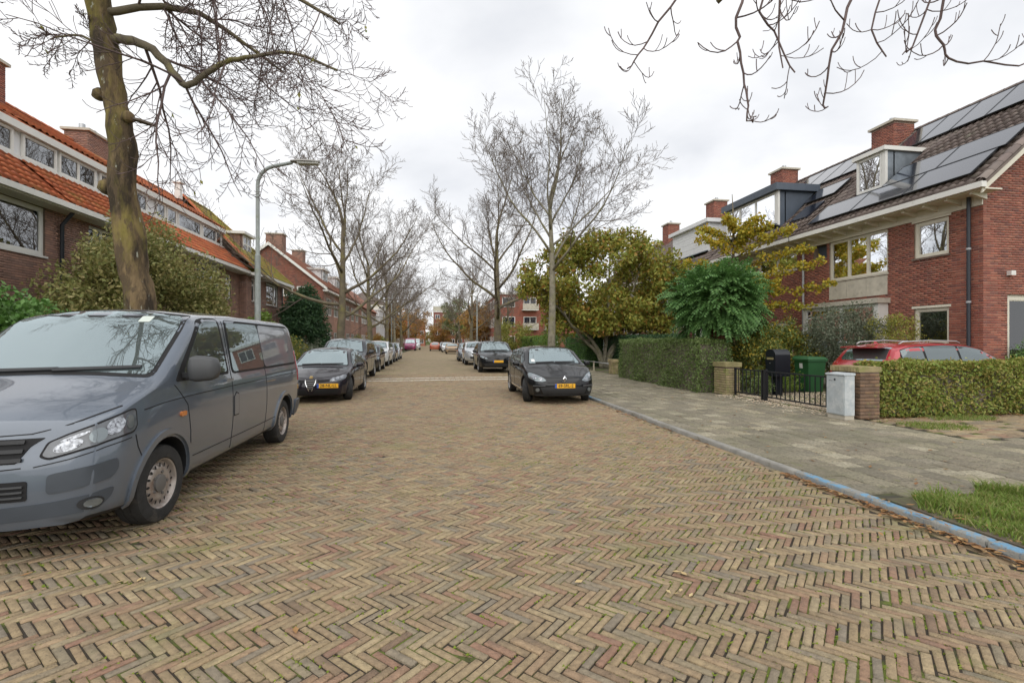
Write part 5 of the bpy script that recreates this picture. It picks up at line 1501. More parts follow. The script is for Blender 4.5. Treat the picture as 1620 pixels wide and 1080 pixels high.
# ================================================================ vehicles
def paint(name, col, metal=.35, rough=.35, coat=1.0):
    d = tuple(min(.5, q * .6 + .06) for q in col)
    return M(name, col, rough, metal, var=.07, vscale=1.5, coat=coat, spec=.5 if max(col) > .1 else .12, stain=(d, 5, .66, 1.0))
paint('paint_van', (.118, .142, .178), .25, .28, 1.0)
paint('paint_black', (.007, .008, .010), .0, .4, .8)
paint('paint_plum', (.012, .010, .016), .0, .4, .85)
paint('paint_charcoal', (.025, .028, .035), .4, .35)
paint('paint_navy', (.018, .014, .02), .3, .3)
paint('paint_silver', (.50, .52, .54), .6, .35)
paint('paint_white', (.68, .70, .71), .0, .35)
paint('paint_grey', (.13, .14, .16), .5, .35)
paint('paint_red', (.40, .02, .03), .1, .35)
paint('paint_rust', (.42, .11, .05), .1, .4)
paint('paint_magenta', (.33, .03, .13), .0, .45)
paint('paint_tan', (.38, .27, .17), .0, .6, .1)
M('plastic_black', (.018, .019, .021), .55)
M('plastic_grey', (.06, .063, .067), .55, var=.1, vscale=6)
M('plastic_van', (.052, .062, .076), .45, var=.08, vscale=4)
M('seam', (.008, .008, .009), .8)
M('tyre', (.022, .022, .022), .8, var=.25, vscale=14, stain=((.09, .08, .065), 6, .55, .75), bump=.15, bscale=60)
M('rim_steel', (.42, .38, .35), .45, metal=.55, var=.2, vscale=10, stain=((.20, .13, .10), 7, .5, .72))
M('rim_alloy', (.48, .49, .50), .32, metal=.8)
M('rim_hub', (.16, .155, .15), .5, metal=.3)
M('chrome', (.75, .76, .77), .12, metal=1.0)
M('lens', (.30, .315, .34), .10, metal=.9, coat=1.0, var=.6, vscale=45, stain=((.05, .05, .06), 38, .55, .6))
M('lens_dark', (.10, .11, .125), .08, coat=1.0, var=.3, vscale=14)
M('lens_red', (.35, .02, .02), .15, coat=1.0)
M('lens_orange', (.55, .18, .04), .2, coat=.6)
M('plate_yellow', (.80, .42, .02), .45)
M('plate_blue', (.02, .09, .38), .45)
M('ink', (.02, .018, .015), .6)
M('badge_gold', (.55, .40, .18), .3, metal=.7)
M('sticker', (.55, .6, .55), .5)
def carglass(name, col, refl):
    """glass with a strong mirror layer over an opaque base coloured as dim interior"""
    m = bpy.data.materials.new(name); m.use_nodes = True
    N = m.node_tree.nodes; L = m.node_tree.links
    b = N['Principled BSDF']
    b.inputs['Base Color'].default_value = (*col, 1); b.inputs['Roughness'].default_value = .4  # nothing modelled behind; the dark colour stands in for shade inside
    gl = N.new('ShaderNodeBsdfGlossy'); gl.inputs['Roughness'].default_value = .012
    gl.inputs['Color'].default_value = (.78, .92, .96, 1)
    fr = N.new('ShaderNodeFresnel'); fr.inputs[0].default_value = 1.55
    ma = N.new('ShaderNodeMath'); ma.operation = 'ADD'; ma.use_clamp = True; ma.inputs[1].default_value = refl
    ms = N.new('ShaderNodeMixShader')
    L.new(fr.outputs[0], ma.inputs[0]); L.new(ma.outputs[0], ms.inputs[0])
    L.new(b.outputs[0], ms.inputs[1]); L.new(gl.outputs[0], ms.inputs[2])
    L.new(ms.outputs[0], N['Material Output'].inputs['Surface'])
    MATS[name] = m
carglass('car_glass', (.05, .07, .07), .26)
carglass('car_glass_side', (.02, .026, .026), .09)
carglass('lens_clear', (.10, .11, .12), .10)

def sm_curve(pts, L, sig):
    g = np.linspace(-.6, L + .6, 900)
    y = np.interp(g, [p[0] for p in pts], [p[1] for p in pts])
    dx = g[1] - g[0]; k = np.arange(-60, 61) * dx; w = np.exp(-.5 * (k / sig) ** 2); w /= w.sum()
    y = np.convolve(np.pad(y, 60, mode='edge'), w, mode='valid')
    return lambda t: np.interp(t, g, y)

def car_body(sp):
    L, Wd = sp['L'], sp['W'] / 2
    top = sm_curve(sp['top'], L, sp.get('sig', .035)); belt = sm_curve(sp['belt'], L, .12)
    plan = sm_curve(sp['plan'], L, .06); bot = sm_curve(sp['bot'], L, .06)
    ys = np.unique(np.concatenate([np.linspace(0, .4, 12), np.linspace(.4, L - .35, 70), np.linspace(L - .35, L, 10)]))
    tum = sp.get('tumble', .32)
    ring = []
    for y in ys:
        w = plan(y) * Wd; zt = float(top(y)); zb = float(bot(y)); zs = min(float(belt(y)), zt - .05)
        pts = [(0, zb), (.45 * w, zb), (.80 * w, zb), (.90 * w, zb + .015)]
        for t, fx in ((.06, .945), (.14, .965), (.25, .978), (.38, .992), (.5, .999), (.62, 1.0), (.74, .998), (.85, .99), (.93, .98), (1.0, .965)):
            pts.append((w * fx, zb + (zs - zb) * t))
        ws = w * .965; h = zt - zs
        crown = min(sp.get('crown', .045), .5 * h) + .012
        zc = zt - crown; wr = ws - tum * (zc - zs)
        S, C, T = np.array((ws, zs)), np.array((wr, zc)), np.array((0, zt))
        rr = min(.11, .45 * h + .02)
        d1 = (S - C); l1 = np.linalg.norm(d1); d1 = d1 / (l1 + 1e-6); a = C + d1 * min(rr, l1 * .6)
        for t in (.2, .4, .6, .8, 1.0): pts.append(tuple(S + (a - S) * t))
        d2 = T - C; d2 = d2 / np.linalg.norm(d2); b = C + d2 * rr * 1.3
        for t in (.25, .5, .75, 1.0): pts.append(tuple((1 - t) ** 2 * a + 2 * t * (1 - t) * C + t * t * b))
        for t in (.2, .4, .6, .8): 
            q = b + (T - b) * t; q = np.array((q[0], zt - (zt - b[1]) * (1 - t) ** 2)); pts.append(tuple(q))
        pts.append((0, zt))
        ring.append(pts)
    ring = np.array(ring)                        # (ns, np, 2)
    ns, npn, _ = ring.shape
    full = np.concatenate([ring, ring[:, -2:0:-1] * np.array((-1, 1))], axis=1)
    m = full.shape[1]
    V = np.zeros((ns, m, 3)); V[:, :, 0] = full[:, :, 0]; V[:, :, 2] = full[:, :, 1]; V[:, :, 1] = ys[:, None]
    caps = []
    for e, i in (('f', 0), ('r', ns - 1)):
        cz = (full[i, :, 1].min() + full[i, :, 1].max()) / 2
        rows = []
        for s in (.85, .68, .5, .3, .12):
            q = V[i].copy(); q[:, 0] *= s; q[:, 2] = cz + (q[:, 2] - cz) * s; rows.append(q)
        caps.append(np.array(rows))
    allv = np.concatenate([caps[0][::-1], V, caps[1]], axis=0)
    X, Y, Z = allv[:, :, 0], allv[:, :, 1].copy(), allv[:, :, 2]
    fz = np.interp(Z, [p[0] for p in sp['nose']], [p[1] for p in sp['nose']])
    rz = np.interp(Z, [p[0] for p in sp['tail']], [p[1] for p in sp['tail']])
    ff = np.clip(1 - Y / sp.get('nose_len', .75), 0, 1) ** 1.5; fr = np.clip(1 - (L - Y) / .6, 0, 1) ** 1.5
    Y = Y + ff * (fz + sp.get('kf', .22) * (np.abs(X) / Wd) ** 2.6) - fr * (rz + sp.get('kr', .12) * (np.abs(X) / Wd) ** 3)
    allv[:, :, 1] = Y
    k = allv.shape[0]
    idx = np.arange(k * m).reshape(k, m)
    a = idx[:-1]; b = idx[1:]
    F = np.stack([a, np.roll(a, -1, 1), np.roll(b, -1, 1), b], axis=-1).reshape(-1, 4)
    faces = [tuple(int(q) for q in f) for f in F] + [tuple(int(q) for q in idx[0])[::-1], tuple(int(q) for q in idx[-1])]
    me = bpy.data.meshes.new('body')
    me.from_pydata(allv.reshape(-1, 3).tolist(), [], faces)
    bm = bmesh.new(); bm.from_mesh(me); bmesh.ops.recalc_face_normals(bm, faces=bm.faces); bm.to_mesh(me); bm.free()
    bvh = BVHTree.FromPolygons([tuple(v) for v in allv.reshape(-1, 3)], faces)
    # wheel wells
    cut = MB(); ra = sp['r'] * sp.get('arch', 1.16)
    for yw in (sp['fo'], sp['fo'] + sp['WB']):
        for sg in (-1, 1):
            x0, x1 = sg * (Wd - .30), sg * (Wd + .15)
            n = 36; base = len(cut.v)
            for x in (x0, x1):
                for q in range(n):
                    an = 2 * math.pi * q / n; cut.v.append((x, yw + ra * math.cos(an), sp['r'] + .01 + ra * math.sin(an)))
            for q in range(n): cut.f.append((base + q, base + (q + 1) % n, base + n + (q + 1) % n, base + n + q))
            cut.f.append(tuple(base + q for q in range(n))[::-1]); cut.f.append(tuple(base + n + q for q in range(n)))
    cme = bpy.data.meshes.new('cut'); cme.from_pydata(cut.v, [], cut.f)
    bm = bmesh.new(); bm.from_mesh(cme); bmesh.ops.recalc_face_normals(bm, faces=bm.faces); bm.to_mesh(cme); bm.free()
    ob = bpy.data.objects.new('tmp_body', me); oc = bpy.data.objects.new('tmp_cut', cme)
    COL.objects.link(ob); COL.objects.link(oc)
    md = ob.modifiers.new('b', 'BOOLEAN'); md.object = oc; md.operation = 'DIFFERENCE'; md.solver = 'EXACT'
    bpy.context.view_layer.update()
    dg = bpy.context.evaluated_depsgraph_get()
    res = bpy.data.meshes.new_from_object(ob.evaluated_get(dg))
    bpy.data.objects.remove(ob); bpy.data.objects.remove(oc)
    res.name = 'body'
    res.materials.clear(); res.materials.append(MATS[sp['paint']]); res.materials.append(MATS['plastic_black'])
    for p in res.polygons:
        p.use_smooth = True; p.material_index = 0
        c = p.center
        for yw in (sp['fo'], sp['fo'] + sp['WB']):
            dd = math.hypot(c.y - yw, c.z - sp['r'] - .01)
            if (dd < ra * 1.002 and abs(c.x) < Wd - .012 and abs(math.hypot(p.normal.y, p.normal.z)) > .9 and dd > ra * .9) or (dd < ra * .99 and abs(c.x) < Wd - .2): p.material_index = 1
        if p.normal.z < -.7 and c.z < .42: p.material_index = 1
    res.set_sharp_from_angle(angle=R(58))
    return res, bvh, top, belt, plan

def inside(pt, poly):
    x, y = pt; c = False; n = len(poly)
    for i in range(n):
        x1, y1 = poly[i]; x2, y2 = poly[(i + 1) % n]
        if (y1 > y) != (y2 > y) and x < (x2 - x1) * (y - y1) / (y2 - y1) + x1: c = not c
    return c

def rounded(poly, r=.03, n=3):
    out = []; m = len(poly)
    for i in range(m):
        p0, p1, p2 = Vector(poly[i - 1]), Vector(poly[i]), Vector(poly[(i + 1) % m])
        a = (p0 - p1); b = (p2 - p1); ra = min(r, a.length * .4); rb = min(r, b.length * .4)
        A = p1 + a.normalized() * ra; B = p1 + b.normalized() * rb
        for k in range(n + 1):
            t = k / n; out.append(tuple((1 - t) ** 2 * A + 2 * t * (1 - t) * p1 + t * t * B))
    return out

class Car:
    def __init__(s, name, label, cat, loc, rotz, sp, group=None):
        s.sp = sp; s.root = thing(name, label, cat, loc, rotz, group)
        me, s.bvh, s.top, s.belt, s.plan = car_body(sp)
        s.body = linkmesh('body', me, None, s.root)
    def hit(s, view, a, b):
        if view in ('L', 'R'):
            sg = 1 if view == 'L' else -1
            o, d = Vector((sg * 4, a, b)), Vector((-sg, 0, 0))
        elif view in ('FL', 'FR'):
            sg = 1 if view == 'FL' else -1; ph = R(40)
            d = Vector((-sg * math.sin(ph), math.cos(ph), 0)); e = Vector((math.cos(ph), sg * math.sin(ph), 0))
            o = e * a - d * 4 + Vector((0, 0, b))
        elif view == 'F': o, d = Vector((a, -4, b)), Vector((0, 1, 0))
        elif view == 'B': o, d = Vector((a, s.sp['L'] + 4, b)), Vector((0, -1, 0))
        else: o, d = Vector((a, b, 5)), Vector((0, 0, -1))
        h, n, i, ds = s.bvh.ray_cast(o, d)
        if h is None: return None
        if n.dot(d) > 0: n = -n
        return h, n
    def panel(s, name, poly, view, mat, off=.004, th=.004, parent=None, res=.06, rr=.03):
        """a thin solid panel lying on the body skin; poly in the view's own plane"""
        if rr: poly = rounded(poly, rr)
        # densify the outline
        P = []
        for i in range(len(poly)):
            a = Vector(poly[i]); b = Vector(poly[(i + 1) % len(poly)]); k = max(1, int((b - a).length / res))
            for q in range(k): P.append(tuple(a.lerp(b, q / k)))
        area = sum(P[i][0] * P[(i + 1) % len(P)][1] - P[(i + 1) % len(P)][0] * P[i][1] for i in range(len(P)))
        if area < 0: P = P[::-1]
        xs = [p[0] for p in P]; zs = [p[1] for p in P]
        inner = []
        for gx in np.arange(min(xs) + res / 2, max(xs), res):
            for gz in np.arange(min(zs) + res / 2, max(zs), res):
                if inside((gx, gz), P) and min((gx - p[0]) ** 2 + (gz - p[1]) ** 2 for p in P) > (res * .45) ** 2: inner.append((gx, gz))
        n = len(P)
        vv = [Vector(p) for p in P + inner]
        ov, oe, of, _, _, _ = delaunay_2d_cdt(vv, [(i, (i + 1) % n) for i in range(n)], [], 1, 1e-6)
        hits = [s.hit(view, p.x, p.y) for p in ov]
        ok = [h is not None for h in hits]
        tris = [f for f in of if all(ok[i] for i in f)]
        if not tris: return None
        v = []; m = {}
        for i, h in enumerate(hits):
            if h is None: continue
            m[i] = len(v); v.append(tuple(h[0] + h[1] * (off + th)))
        nt = len(v)
        lo = {}
        for i, h in enumerate(hits):
            if h is None: continue
            lo[i] = len(v); v.append(tuple(h[0] + h[1] * (off - .006)))
        f = []; cnt = {}
        for t in tris:
            f.append(tuple(m[i] for i in t))
            for q in range(3):
                e = (t[q], t[(q + 1) % 3]); cnt[e] = 1
        for (a, b) in list(cnt):
            if (b, a) not in cnt: f.append((m[b], m[a], lo[a], lo[b]))
        me = bpy.data.meshes.new(name); me.from_pydata(v, [], f)
        bm = bmesh.new(); bm.from_mesh(me); bmesh.ops.recalc_face_normals(bm, faces=bm.faces); bm.to_mesh(me); bm.free()
        # make sure the outer skin faces out
        p0 = me.polygons[0]
        h0 = [h for h in hits if h][0]
        k0 = tris[0]; nn = hits[k0[0]][1]
        if p0.normal.dot(nn) < 0: me.flip_normals()
        me.polygons.foreach_set('use_smooth', np.ones(len(me.polygons), dtype=bool)); me.set_sharp_from_angle(angle=R(35))
        return linkmesh(name, me, mat, parent or s.body if parent is not s.root else s.root)
    def part(s, *a, **k):
        return s.panel(*a, parent=s.root, **k)
    def seam(s, name, pts, view, w=.008, mat='seam', off=.0015, th=.0015):
        pts = [Vector(p) for p in pts]
        Lf, Rt = [], []
        for i, p in enumerate(pts):
            d = (pts[min(i + 1, len(pts) - 1)] - pts[max(i - 1, 0)]).normalized(); nrm = Vector((-d.y, d.x)) * w / 2
            Lf.append(tuple(p + nrm)); Rt.append(tuple(p - nrm))
        return s.panel(name, Lf + Rt[::-1], view, mat, off, th, res=.05, rr=0)
    def dlo(s, ya, yb, n=9, gap_b=.02, gap_t=.10, zcap=None):
        y = np.linspace(ya, yb, n)
        bt = [(float(t), float(min(s.belt(t), s.top(t) - .05)) + gap_b) for t in y]
        tp = [(float(t), max(float(s.top(t)) - gap_t, b[1] + .004)) for t, b in zip(y, bt)]
        if zcap: tp = [(a, min(b, zcap)) for a, b in tp]
        return bt + tp[::-1]
    def wheels(s, rim='alloy', steer=0.0, spokes=10):
        sp = s.sp; r = sp['r']; tw = sp.get('tw', .21); x = sp['W'] / 2 - tw / 2 - sp.get('tuck', .02)
        for yi, yw in enumerate((sp['fo'], sp['fo'] + sp['WB'])):
            for sg in (1, -1):
                t = MB(); rr = r * sp.get('rim', .66); h = tw / 2
                t.lathe([(rr, -h * .9), (rr + .01, -h * .98), (r * .86, -h * 1.02), (r * .965, -h * .9), (r * .995, -h * .7), (r, -h * .32), (r * .985, -h * .29), (r * .985, -h * .25), (r, -h * .22), (r, h * .22), (r * .985, h * .25), (r * .985, h * .29), (r, h * .32), (r * .995, h * .7), (r * .965, h * .9), (r * .86, h * 1.02), (rr + .01, h * .98), (rr, h * .9), (rr - .02, h * .5), (rr - .02, -h * .5), (rr, -h * .9)], 'x', 40)
                w = t.build('wheel', 'tyre', s.root, True, True, 35)
                w.location = (sg * x, yw, r)
                if yi == 0: w.rotation_euler = (0, 0, steer)
                o = sg
                fx = lambda q: o * q
                if rim == 'steel':
                    d = MB(); d.lathe([(rr, fx(h * .93)), (rr * .95, fx(h * .86)), (rr * .90, fx(h * .55)), (rr * .82, fx(h * .52)), (rr * .70, fx(h * .72)), (rr * .55, fx(h * .80)), (rr * .40, fx(h * .72)), (.001, fx(h * .70))], 'x', 40)
                    rm = d.build('rim', 'rim_steel', w, True, True, 35)
                    MB().lathe([(rr * .36, fx(h * .70)), (rr * .35, fx(h * .86)), (rr * .26, fx(h * .93)), (.001, fx(h * .93))], 'x', 24).build('hub_cap', 'rim_hub', w, True, True, 35)
                    sl = MB()
                    for k in range(16):
                        a = 2 * math.pi * k / 16; rc = rr * .755; n = 10; base = len(sl.v)
                        for q in range(n):
                            b = 2 * math.pi * q / n
                            ry, rz = rr * .09 * math.cos(b), rr * .052 * math.sin(b)
                            sl.v.append((fx(h * .655 + .012 + (ry) * -.12), (rc + ry) * math.cos(a) - rz * math.sin(a), (rc + ry) * math.sin(a) + rz * math.cos(a)))
                        sl.f.append(tuple(range(base, base + n)))
                    so = sl.build('vent_holes', 'seam', w, False, True); so['kind'] = 'stuff'
                    for k in range(5):
                        a = 2 * math.pi * k / 5
                        MB().lathe([(.013, fx(h * .7)), (.013, fx(h * .84)), (.001, fx(h * .85))], 'x', 8, (0, rr * .46 * math.cos(a), rr * .46 * math.sin(a))).build('wheel_bolt', 'rim_hub', w, False, True)
                else:
                    MB().lathe([(rr, fx(h * .93)), (rr * .93, fx(h * .88)), (rr * .90, fx(h * .3)), (rr * .5, fx(h * .2)), (.001, fx(h * .2))], 'x', 36).build('rim_barrel', 'plastic_grey', w, True, True, 35)
                    d = MB()
                    d.lathe([(rr, fx(h * .94)), (rr * .955, fx(h * .95)), (rr * .90, fx(h * .8))], 'x', 40)
                    for k in range(spokes):
                        a = 2 * math.pi * k / spokes; wd = .055 * r / .32 * (1.0 if spokes > 6 else 1.9)
                        ca, sa = math.cos(a), math.sin(a)
                        q = []
                        for (ra, hw, xx) in ((rr * .14, wd * .5, .82), (rr * .94, wd * .42, .86)):
                            for (sx, dx) in ((-1, -.22), (1, -.22), (1, 0), (-1, 0)):
                                q.append((fx(h * (xx + dx)), ra * ca - sx * hw * sa, ra * sa + sx * hw * ca))
                        d.add(q, [(0, 1, 2, 3), (4, 7, 6, 5), (0, 4, 5, 1), (1, 5, 6, 2), (2, 6, 7, 3), (3, 7, 4, 0)])
                    d.lathe([(rr * .26, fx(h * .6)), (rr * .25, fx(h * .88)), (rr * .16, fx(h * .92)), (.001, fx(h * .92))], 'x', 20)
                    o_ = d.build('rim', 'rim_alloy', w, False, True); 
    def mirror(s, y, z, w=.2, h=.14, mat=None, xo=.0):
        for sg in (1, -1):
            hh = s.hit('L' if sg > 0 else 'R', y, z)
            bx_ = abs(hh[0].x) if hh else s.sp['W'] / 2
            m = MB(); n = 12
            prof = []
            cx = sg * (bx_ + .05 + w / 2 + xo)
            rows = []
            for i, t in enumerate(np.linspace(-1, 1, 9)):
                k = (1 - abs(t) ** 4.5) ** .4 if abs(t) < 1 else .25
                rows.append([(cx + sg * t * w / 2, y + .045 + math.copysign(abs(math.cos(2 * math.pi * q / n)) ** .5, math.cos(2 * math.pi * q / n)) * .075 * k + .02 * t, z + .05 + math.copysign(abs(math.sin(2 * math.pi * q / n)) ** .5, math.sin(2 * math.pi * q / n)) * h / 2 * k * (1.05 - .12 * t)) for q in range(n)])
            for rw in rows: m.v += rw
            for i in range(8):
                for q in range(n): m.f.append((i * n + q, i * n + (q + 1) % n, (i + 1) * n + (q + 1) % n, (i + 1) * n + q))
            m.f.append(tuple(range(n))[::-1]); m.f.append(tuple(range(8 * n, 9 * n)))
            mo = m.build('mirror', mat or s.sp['paint'], s.root, True, True, 50)
            MB().box(min(sg * (bx_ - .04), sg * (bx_ + .10)), max(sg * (bx_ - .04), sg * (bx_ + .10)), y + .01, y + .07, z - .035, z + .015).build('mirror_stalk', 'plastic_black', mo, False, True)
    def text(s, body, size, loc, mat, parent, rot=(R(90), 0, 0), ext=.001):
        cu = bpy.data.curves.new('t', 'FONT'); cu.body = body; cu.size = size; cu.align_x = 'CENTER'; cu.align_y = 'CENTER'; cu.extrude = ext; cu.offset = size * .012
        o = bpy.data.objects.new('t', cu); COL.objects.link(o); bpy.context.view_layer.update()
        me = bpy.data.meshes.new_from_object(o.evaluated_get(bpy.context.evaluated_depsgraph_get()))
        bpy.data.objects.remove(o); me.materials.clear()
        t = linkmesh('lettering', me, mat, parent); t.location = loc; t.rotation_euler = rot
        return t
    def plate(s, txt, x, z, front=True, tilt=0):
        h = s.hit('F' if front else 'B', x, z)
        y = h[0].y
        # lie just clear of the skin across the plate's width
        for dx in (-.24, 0, .24):
            for dz in (-.05, .05):
                k = s.hit('F' if front else 'B', x + dx, z + dz)
                if k: y = min(y, k[0].y) if front else max(y, k[0].y)
        y = y - .012 if front else y + .012
        p = MB().box(x - .26, x + .26, y - .006, y + .006, z - .055, z + .055).build('number_plate', 'plate_yellow', s.root, False, True)
        yf = y - .0065 if front else y + .0065
        sg = 1 if front else -1
        MB().box(x - .26 * sg - .0 if front else x + .21, (x - .21) if front else x + .26, min(yf, yf - .002 * sg), max(yf, yf - .002 * sg), z - .053, z + .053).build('country_strip', 'plate_blue', p, False, True)
        if txt: s.text(txt, .105, (x + .02 * sg, yf - .002 * sg, z), 'ink', p, (R(90), 0, 0 if front else math.pi))
        return p
    def blob(s, name, c, rad, mat, parent=None, n=12):
        m = MB(); m.lathe([(max(.001, math.sin(t) * 1.0), -math.cos(t)) for t in np.linspace(0, math.pi, 9)], 'y', n)
        m.v = [(c[0] + p[0] * rad[0], c[1] + p[1] * rad[1], c[2] + p[2] * rad[2]) for p in m.v]
        return m.build(name, mat, parent or s.root, True, True)
    def both(s, fn):
        fn(1, 'L'); fn(-1, 'R')

def mirror_poly(poly, sg): return [(sg * a, b) for a, b in poly]

# ---------------------------------------------------------------- grey van
sp = dict(L=5.29, W=1.90, r=.335, fo=.92, WB=3.40, paint='paint_van', tw=.215, rim=.64, arch=1.17, sig=.045, tumble=.17, crown=.055, tuck=.035,
          top=[(-.6, .98), (0, 1.0), (.08, 1.06), (.32, 1.145), (.72, 1.255), (.86, 1.30), (1.68, 1.87), (1.95, 1.925), (2.8, 1.955), (4.9, 1.945), (5.14, 1.92), (5.29, 1.70), (5.9, 1.6)],
          belt=[(0, .96), (.3, 1.04), (.9, 1.16), (1.3, 1.2), (5.29, 1.2)],
          plan=[(0, .84), (.06, .90), (.2, .96), (.6, .995), (1.2, 1.0), (4.7, 1.0), (5.1, .985), (5.29, .95)],
          bot=[(0, .27), (.5, .25), (1.4, .26), (4.6, .27), (5.29, .36)],
          nose=[(.2, .06), (.35, .005), (.55, .0), (.72, .015), (.8, .04), (1.0, .10), (1.3, .15)], tail=[(.3, .0), (.7, .0), (1.2, .03), (1.9, .14)], kf=.27, kr=.10, nose_len=.8)
van = Car('parked_van', 'matt grey panel van with black mirror and steel wheels', 'van', (-3.30, 3.80, 0), 0, sp)
van.part('windscreen', [(-.80, 1.285), (-.4, 1.315), (0, 1.325), (.4, 1.315), (.80, 1.285), (.735, 1.72), (.69, 1.83), (.3, 1.875), (0, 1.885), (-.3, 1.875), (-.69, 1.83), (-.735, 1.72)], 'F', 'car_glass', .004, .003, rr=.05)
van.panel('windscreen_seal', [(-.835, 1.262), (-.4, 1.292), (0, 1.302), (.4, 1.292), (.835, 1.262), (.765, 1.74), (.715, 1.852), (.3, 1.897), (0, 1.907), (-.3, 1.897), (-.715, 1.852), (-.765, 1.74)], 'F', 'seam', .001, .002, rr=.05)
for a, b in (((-.55, 1.315), (.10, 1.335)), ((.08, 1.325), (.70, 1.345))):
    van.panel('wiper', [(a[0], a[1] - .012), (b[0], b[1] - .012), (b[0], b[1] + .008), (a[0], a[1] + .012)], 'F', 'plastic_black', .012, .012, rr=0)
def van_side(sg, v):
    van.part('side_window', [(1.30, 1.235), (1.30, 1.30), (1.80, 1.765), (1.95, 1.80), (2.20, 1.805), (2.24, 1.235)], v, 'car_glass_side', .004, .003, rr=.05)
    van.panel('window_seal', [(1.12, 1.205), (1.20, 1.29), (1.77, 1.80), (1.93, 1.832), (2.25, 1.838), (2.29, 1.205)], v, 'seam', .001, .002, rr=.05)
    van.part('side_window', [(2.40, 1.225), (2.42, 1.80), (3.42, 1.80), (3.46, 1.225)], v, 'car_glass_side', .005, .003, rr=.06)
    van.part('side_panel', [(3.48, 1.225), (3.44, 1.80), (4.80, 1.79), (4.98, 1.235)], v, 'paint_van', .005, .004, rr=.07)
    van.panel('window_seal', [(2.37, 1.20), (2.385, 1.832), (4.83, 1.822), (5.03, 1.20)], v, 'seam', .001, .002, rr=.08)
    van.seam('door_seam', [(1.10, 1.18), (1.28, .98), (1.33, .72), (1.37, .42)], v)
    van.seam('door_seam', [(2.335, 1.86), (2.335, 1.2), (2.32, .9), (2.33, .34)], v)
    van.seam('door_seam', [(3.47, 1.21), (3.47, .9), (3.46, .34)], v, .007)
    van.seam('belt_crease_shade', [(.62, 1.02), (.9, 1.045), (1.3, 1.058), (2.4, 1.065), (5.05, 1.065)], v, .008)  # dark strip drawn in as shade along the belt crease
    van.seam('slide_rail', [(3.45, 1.115), (5.0, 1.115)], v, .022, 'plastic_van')
    van.seam('sill_seam', [(1.36, .46), (3.3, .46), (3.93, .47)], v, .008)
    van.part('fuel_flap', [(2.36, .72), (2.36, .93), (2.42, .97), (2.48, .95), (2.48, .72)], v, 'paint_van', .003, .003, rr=.01)
    van.seam('flap_seam', [(2.35, .71), (2.35, .935), (2.42, .985), (2.49, .96), (2.49, .71), (2.35, .71)], v, .006)
    van.part('indicator', [(1.13, .885), (1.13, .93), (1.23, .93), (1.23, .885)], v, 'lens_orange', .006, .01, rr=.02)
    # arch lips
    for yw in (.92, 4.32):
        arc = [(yw + .415 * math.cos(t), .345 + .415 * math.sin(t)) for t in np.linspace(-.15, math.pi + .15, 26)]
        arc2 = [(yw + .465 * math.cos(t), .345 + .465 * math.sin(t)) for t in np.linspace(-.15, math.pi + .15, 26)]
        van.panel('arch_lip', arc + arc2[::-1], v, 'paint_van', .0, .020, rr=0, res=.05)
    van.seam('fender_seam', [(.50, .84), (.52, .74), (.56, .66)], v, .008)
    van.seam('bumper_joint', mirror_poly([(.44, .70), (.62, .735), (.82, .79), (1.0, .825)], sg), 'FL' if sg > 0 else 'FR', .007)
    van.seam('bonnet_joint', mirror_poly([(.44, .925), (.60, .965), (.80, 1.03), (.95, 1.075)], sg), 'FL' if sg > 0 else 'FR', .007)
    hh = van.hit(v, 2.2, 1.13)
    MB().box(min(sg * (abs(hh[0].x) - .0), sg * (abs(hh[0].x) + .035)), max(sg * abs(hh[0].x), sg * (abs(hh[0].x) + .035)), 2.10, 2.29, 1.125, 1.155).build('door_handle', 'paint_van', van.root, False, True)
    van.part('tail_light', [(5.06, .92), (5.06, 1.42), (5.17, 1.42), (5.19, .92)], v, 'lens_red', .003, .008, rr=.02)
    van.part('rear_bumper', [(4.80, .36), (4.84, .60), (5.26, .60), (5.26, .36)], v, 'plastic_van', .006, .03, rr=.04)
    fv = 'FL' if sg > 0 else 'FR'
    van.panel('headlight_recess', mirror_poly([(1.03 - (1.03 - a) * .86, .915 + (b - .905) * .88) for a, b in [(.375, .735), (.43, .845), (.56, .905), (.78, .985), (1.00, 1.055), (1.045, 1.05), (1.05, .90), (1.02, .845), (.80, .80), (.55, .735), (.43, .705)]], sg), fv, 'seam', .001, .002, rr=.02, res=.04)
    h = van.part('headlight', mirror_poly([(1.03 - (1.03 - a) * .86, .915 + (b - .905) * .88) for a, b in [(.395, .745), (.445, .838), (.565, .892), (.785, .97), (1.00, 1.04), (1.03, 1.035), (1.035, .905), (1.008, .86), (.80, .816), (.55, .75), (.435, .722)]], sg), fv, 'lens_dark', .005, .004, rr=.02, res=.04)
    for (x, z, a, b, mt, tl) in ((.555, .805, .095, .042, 'lens', .3), (.745, .868, .062, .058, 'lens_clear', .2), (.865, .925, .075, .066, 'lens', .35), (.975, .945, .030, .062, 'lens_clear', .2), (.60, .872, .10, .014, 'lens', .36)):
        x, z, a, b = 1.03 - (1.03 - x) * .86, .915 + (z - .905) * .88, a * .84, b * .86
        q = [(sg * x + a * math.cos(t), z + b * math.sin(t) + tl * sg * a * math.cos(t)) for t in np.linspace(0, 2 * math.pi, 16)[:-1]]
        van.panel('lamp_unit', q, fv, mt, .009, .007, parent=h, rr=0, res=.03)
    fl = van.part('fog_light', [(sg * .745 + .05 * math.cos(t), .405 + .03 * math.sin(t)) for t in np.linspace(0, 2 * math.pi, 16)[:-1]], fv, 'lens_clear', .010, .012, rr=0, res=.03)
    van.panel('fog_surround', [(sg * .735 + .078 * math.cos(t), .405 + .044 * math.sin(t)) for t in np.linspace(0, 2 * math.pi, 18)[:-1]], fv, 'plastic_black', .006, .004, rr=0, res=.03, parent=van.body)
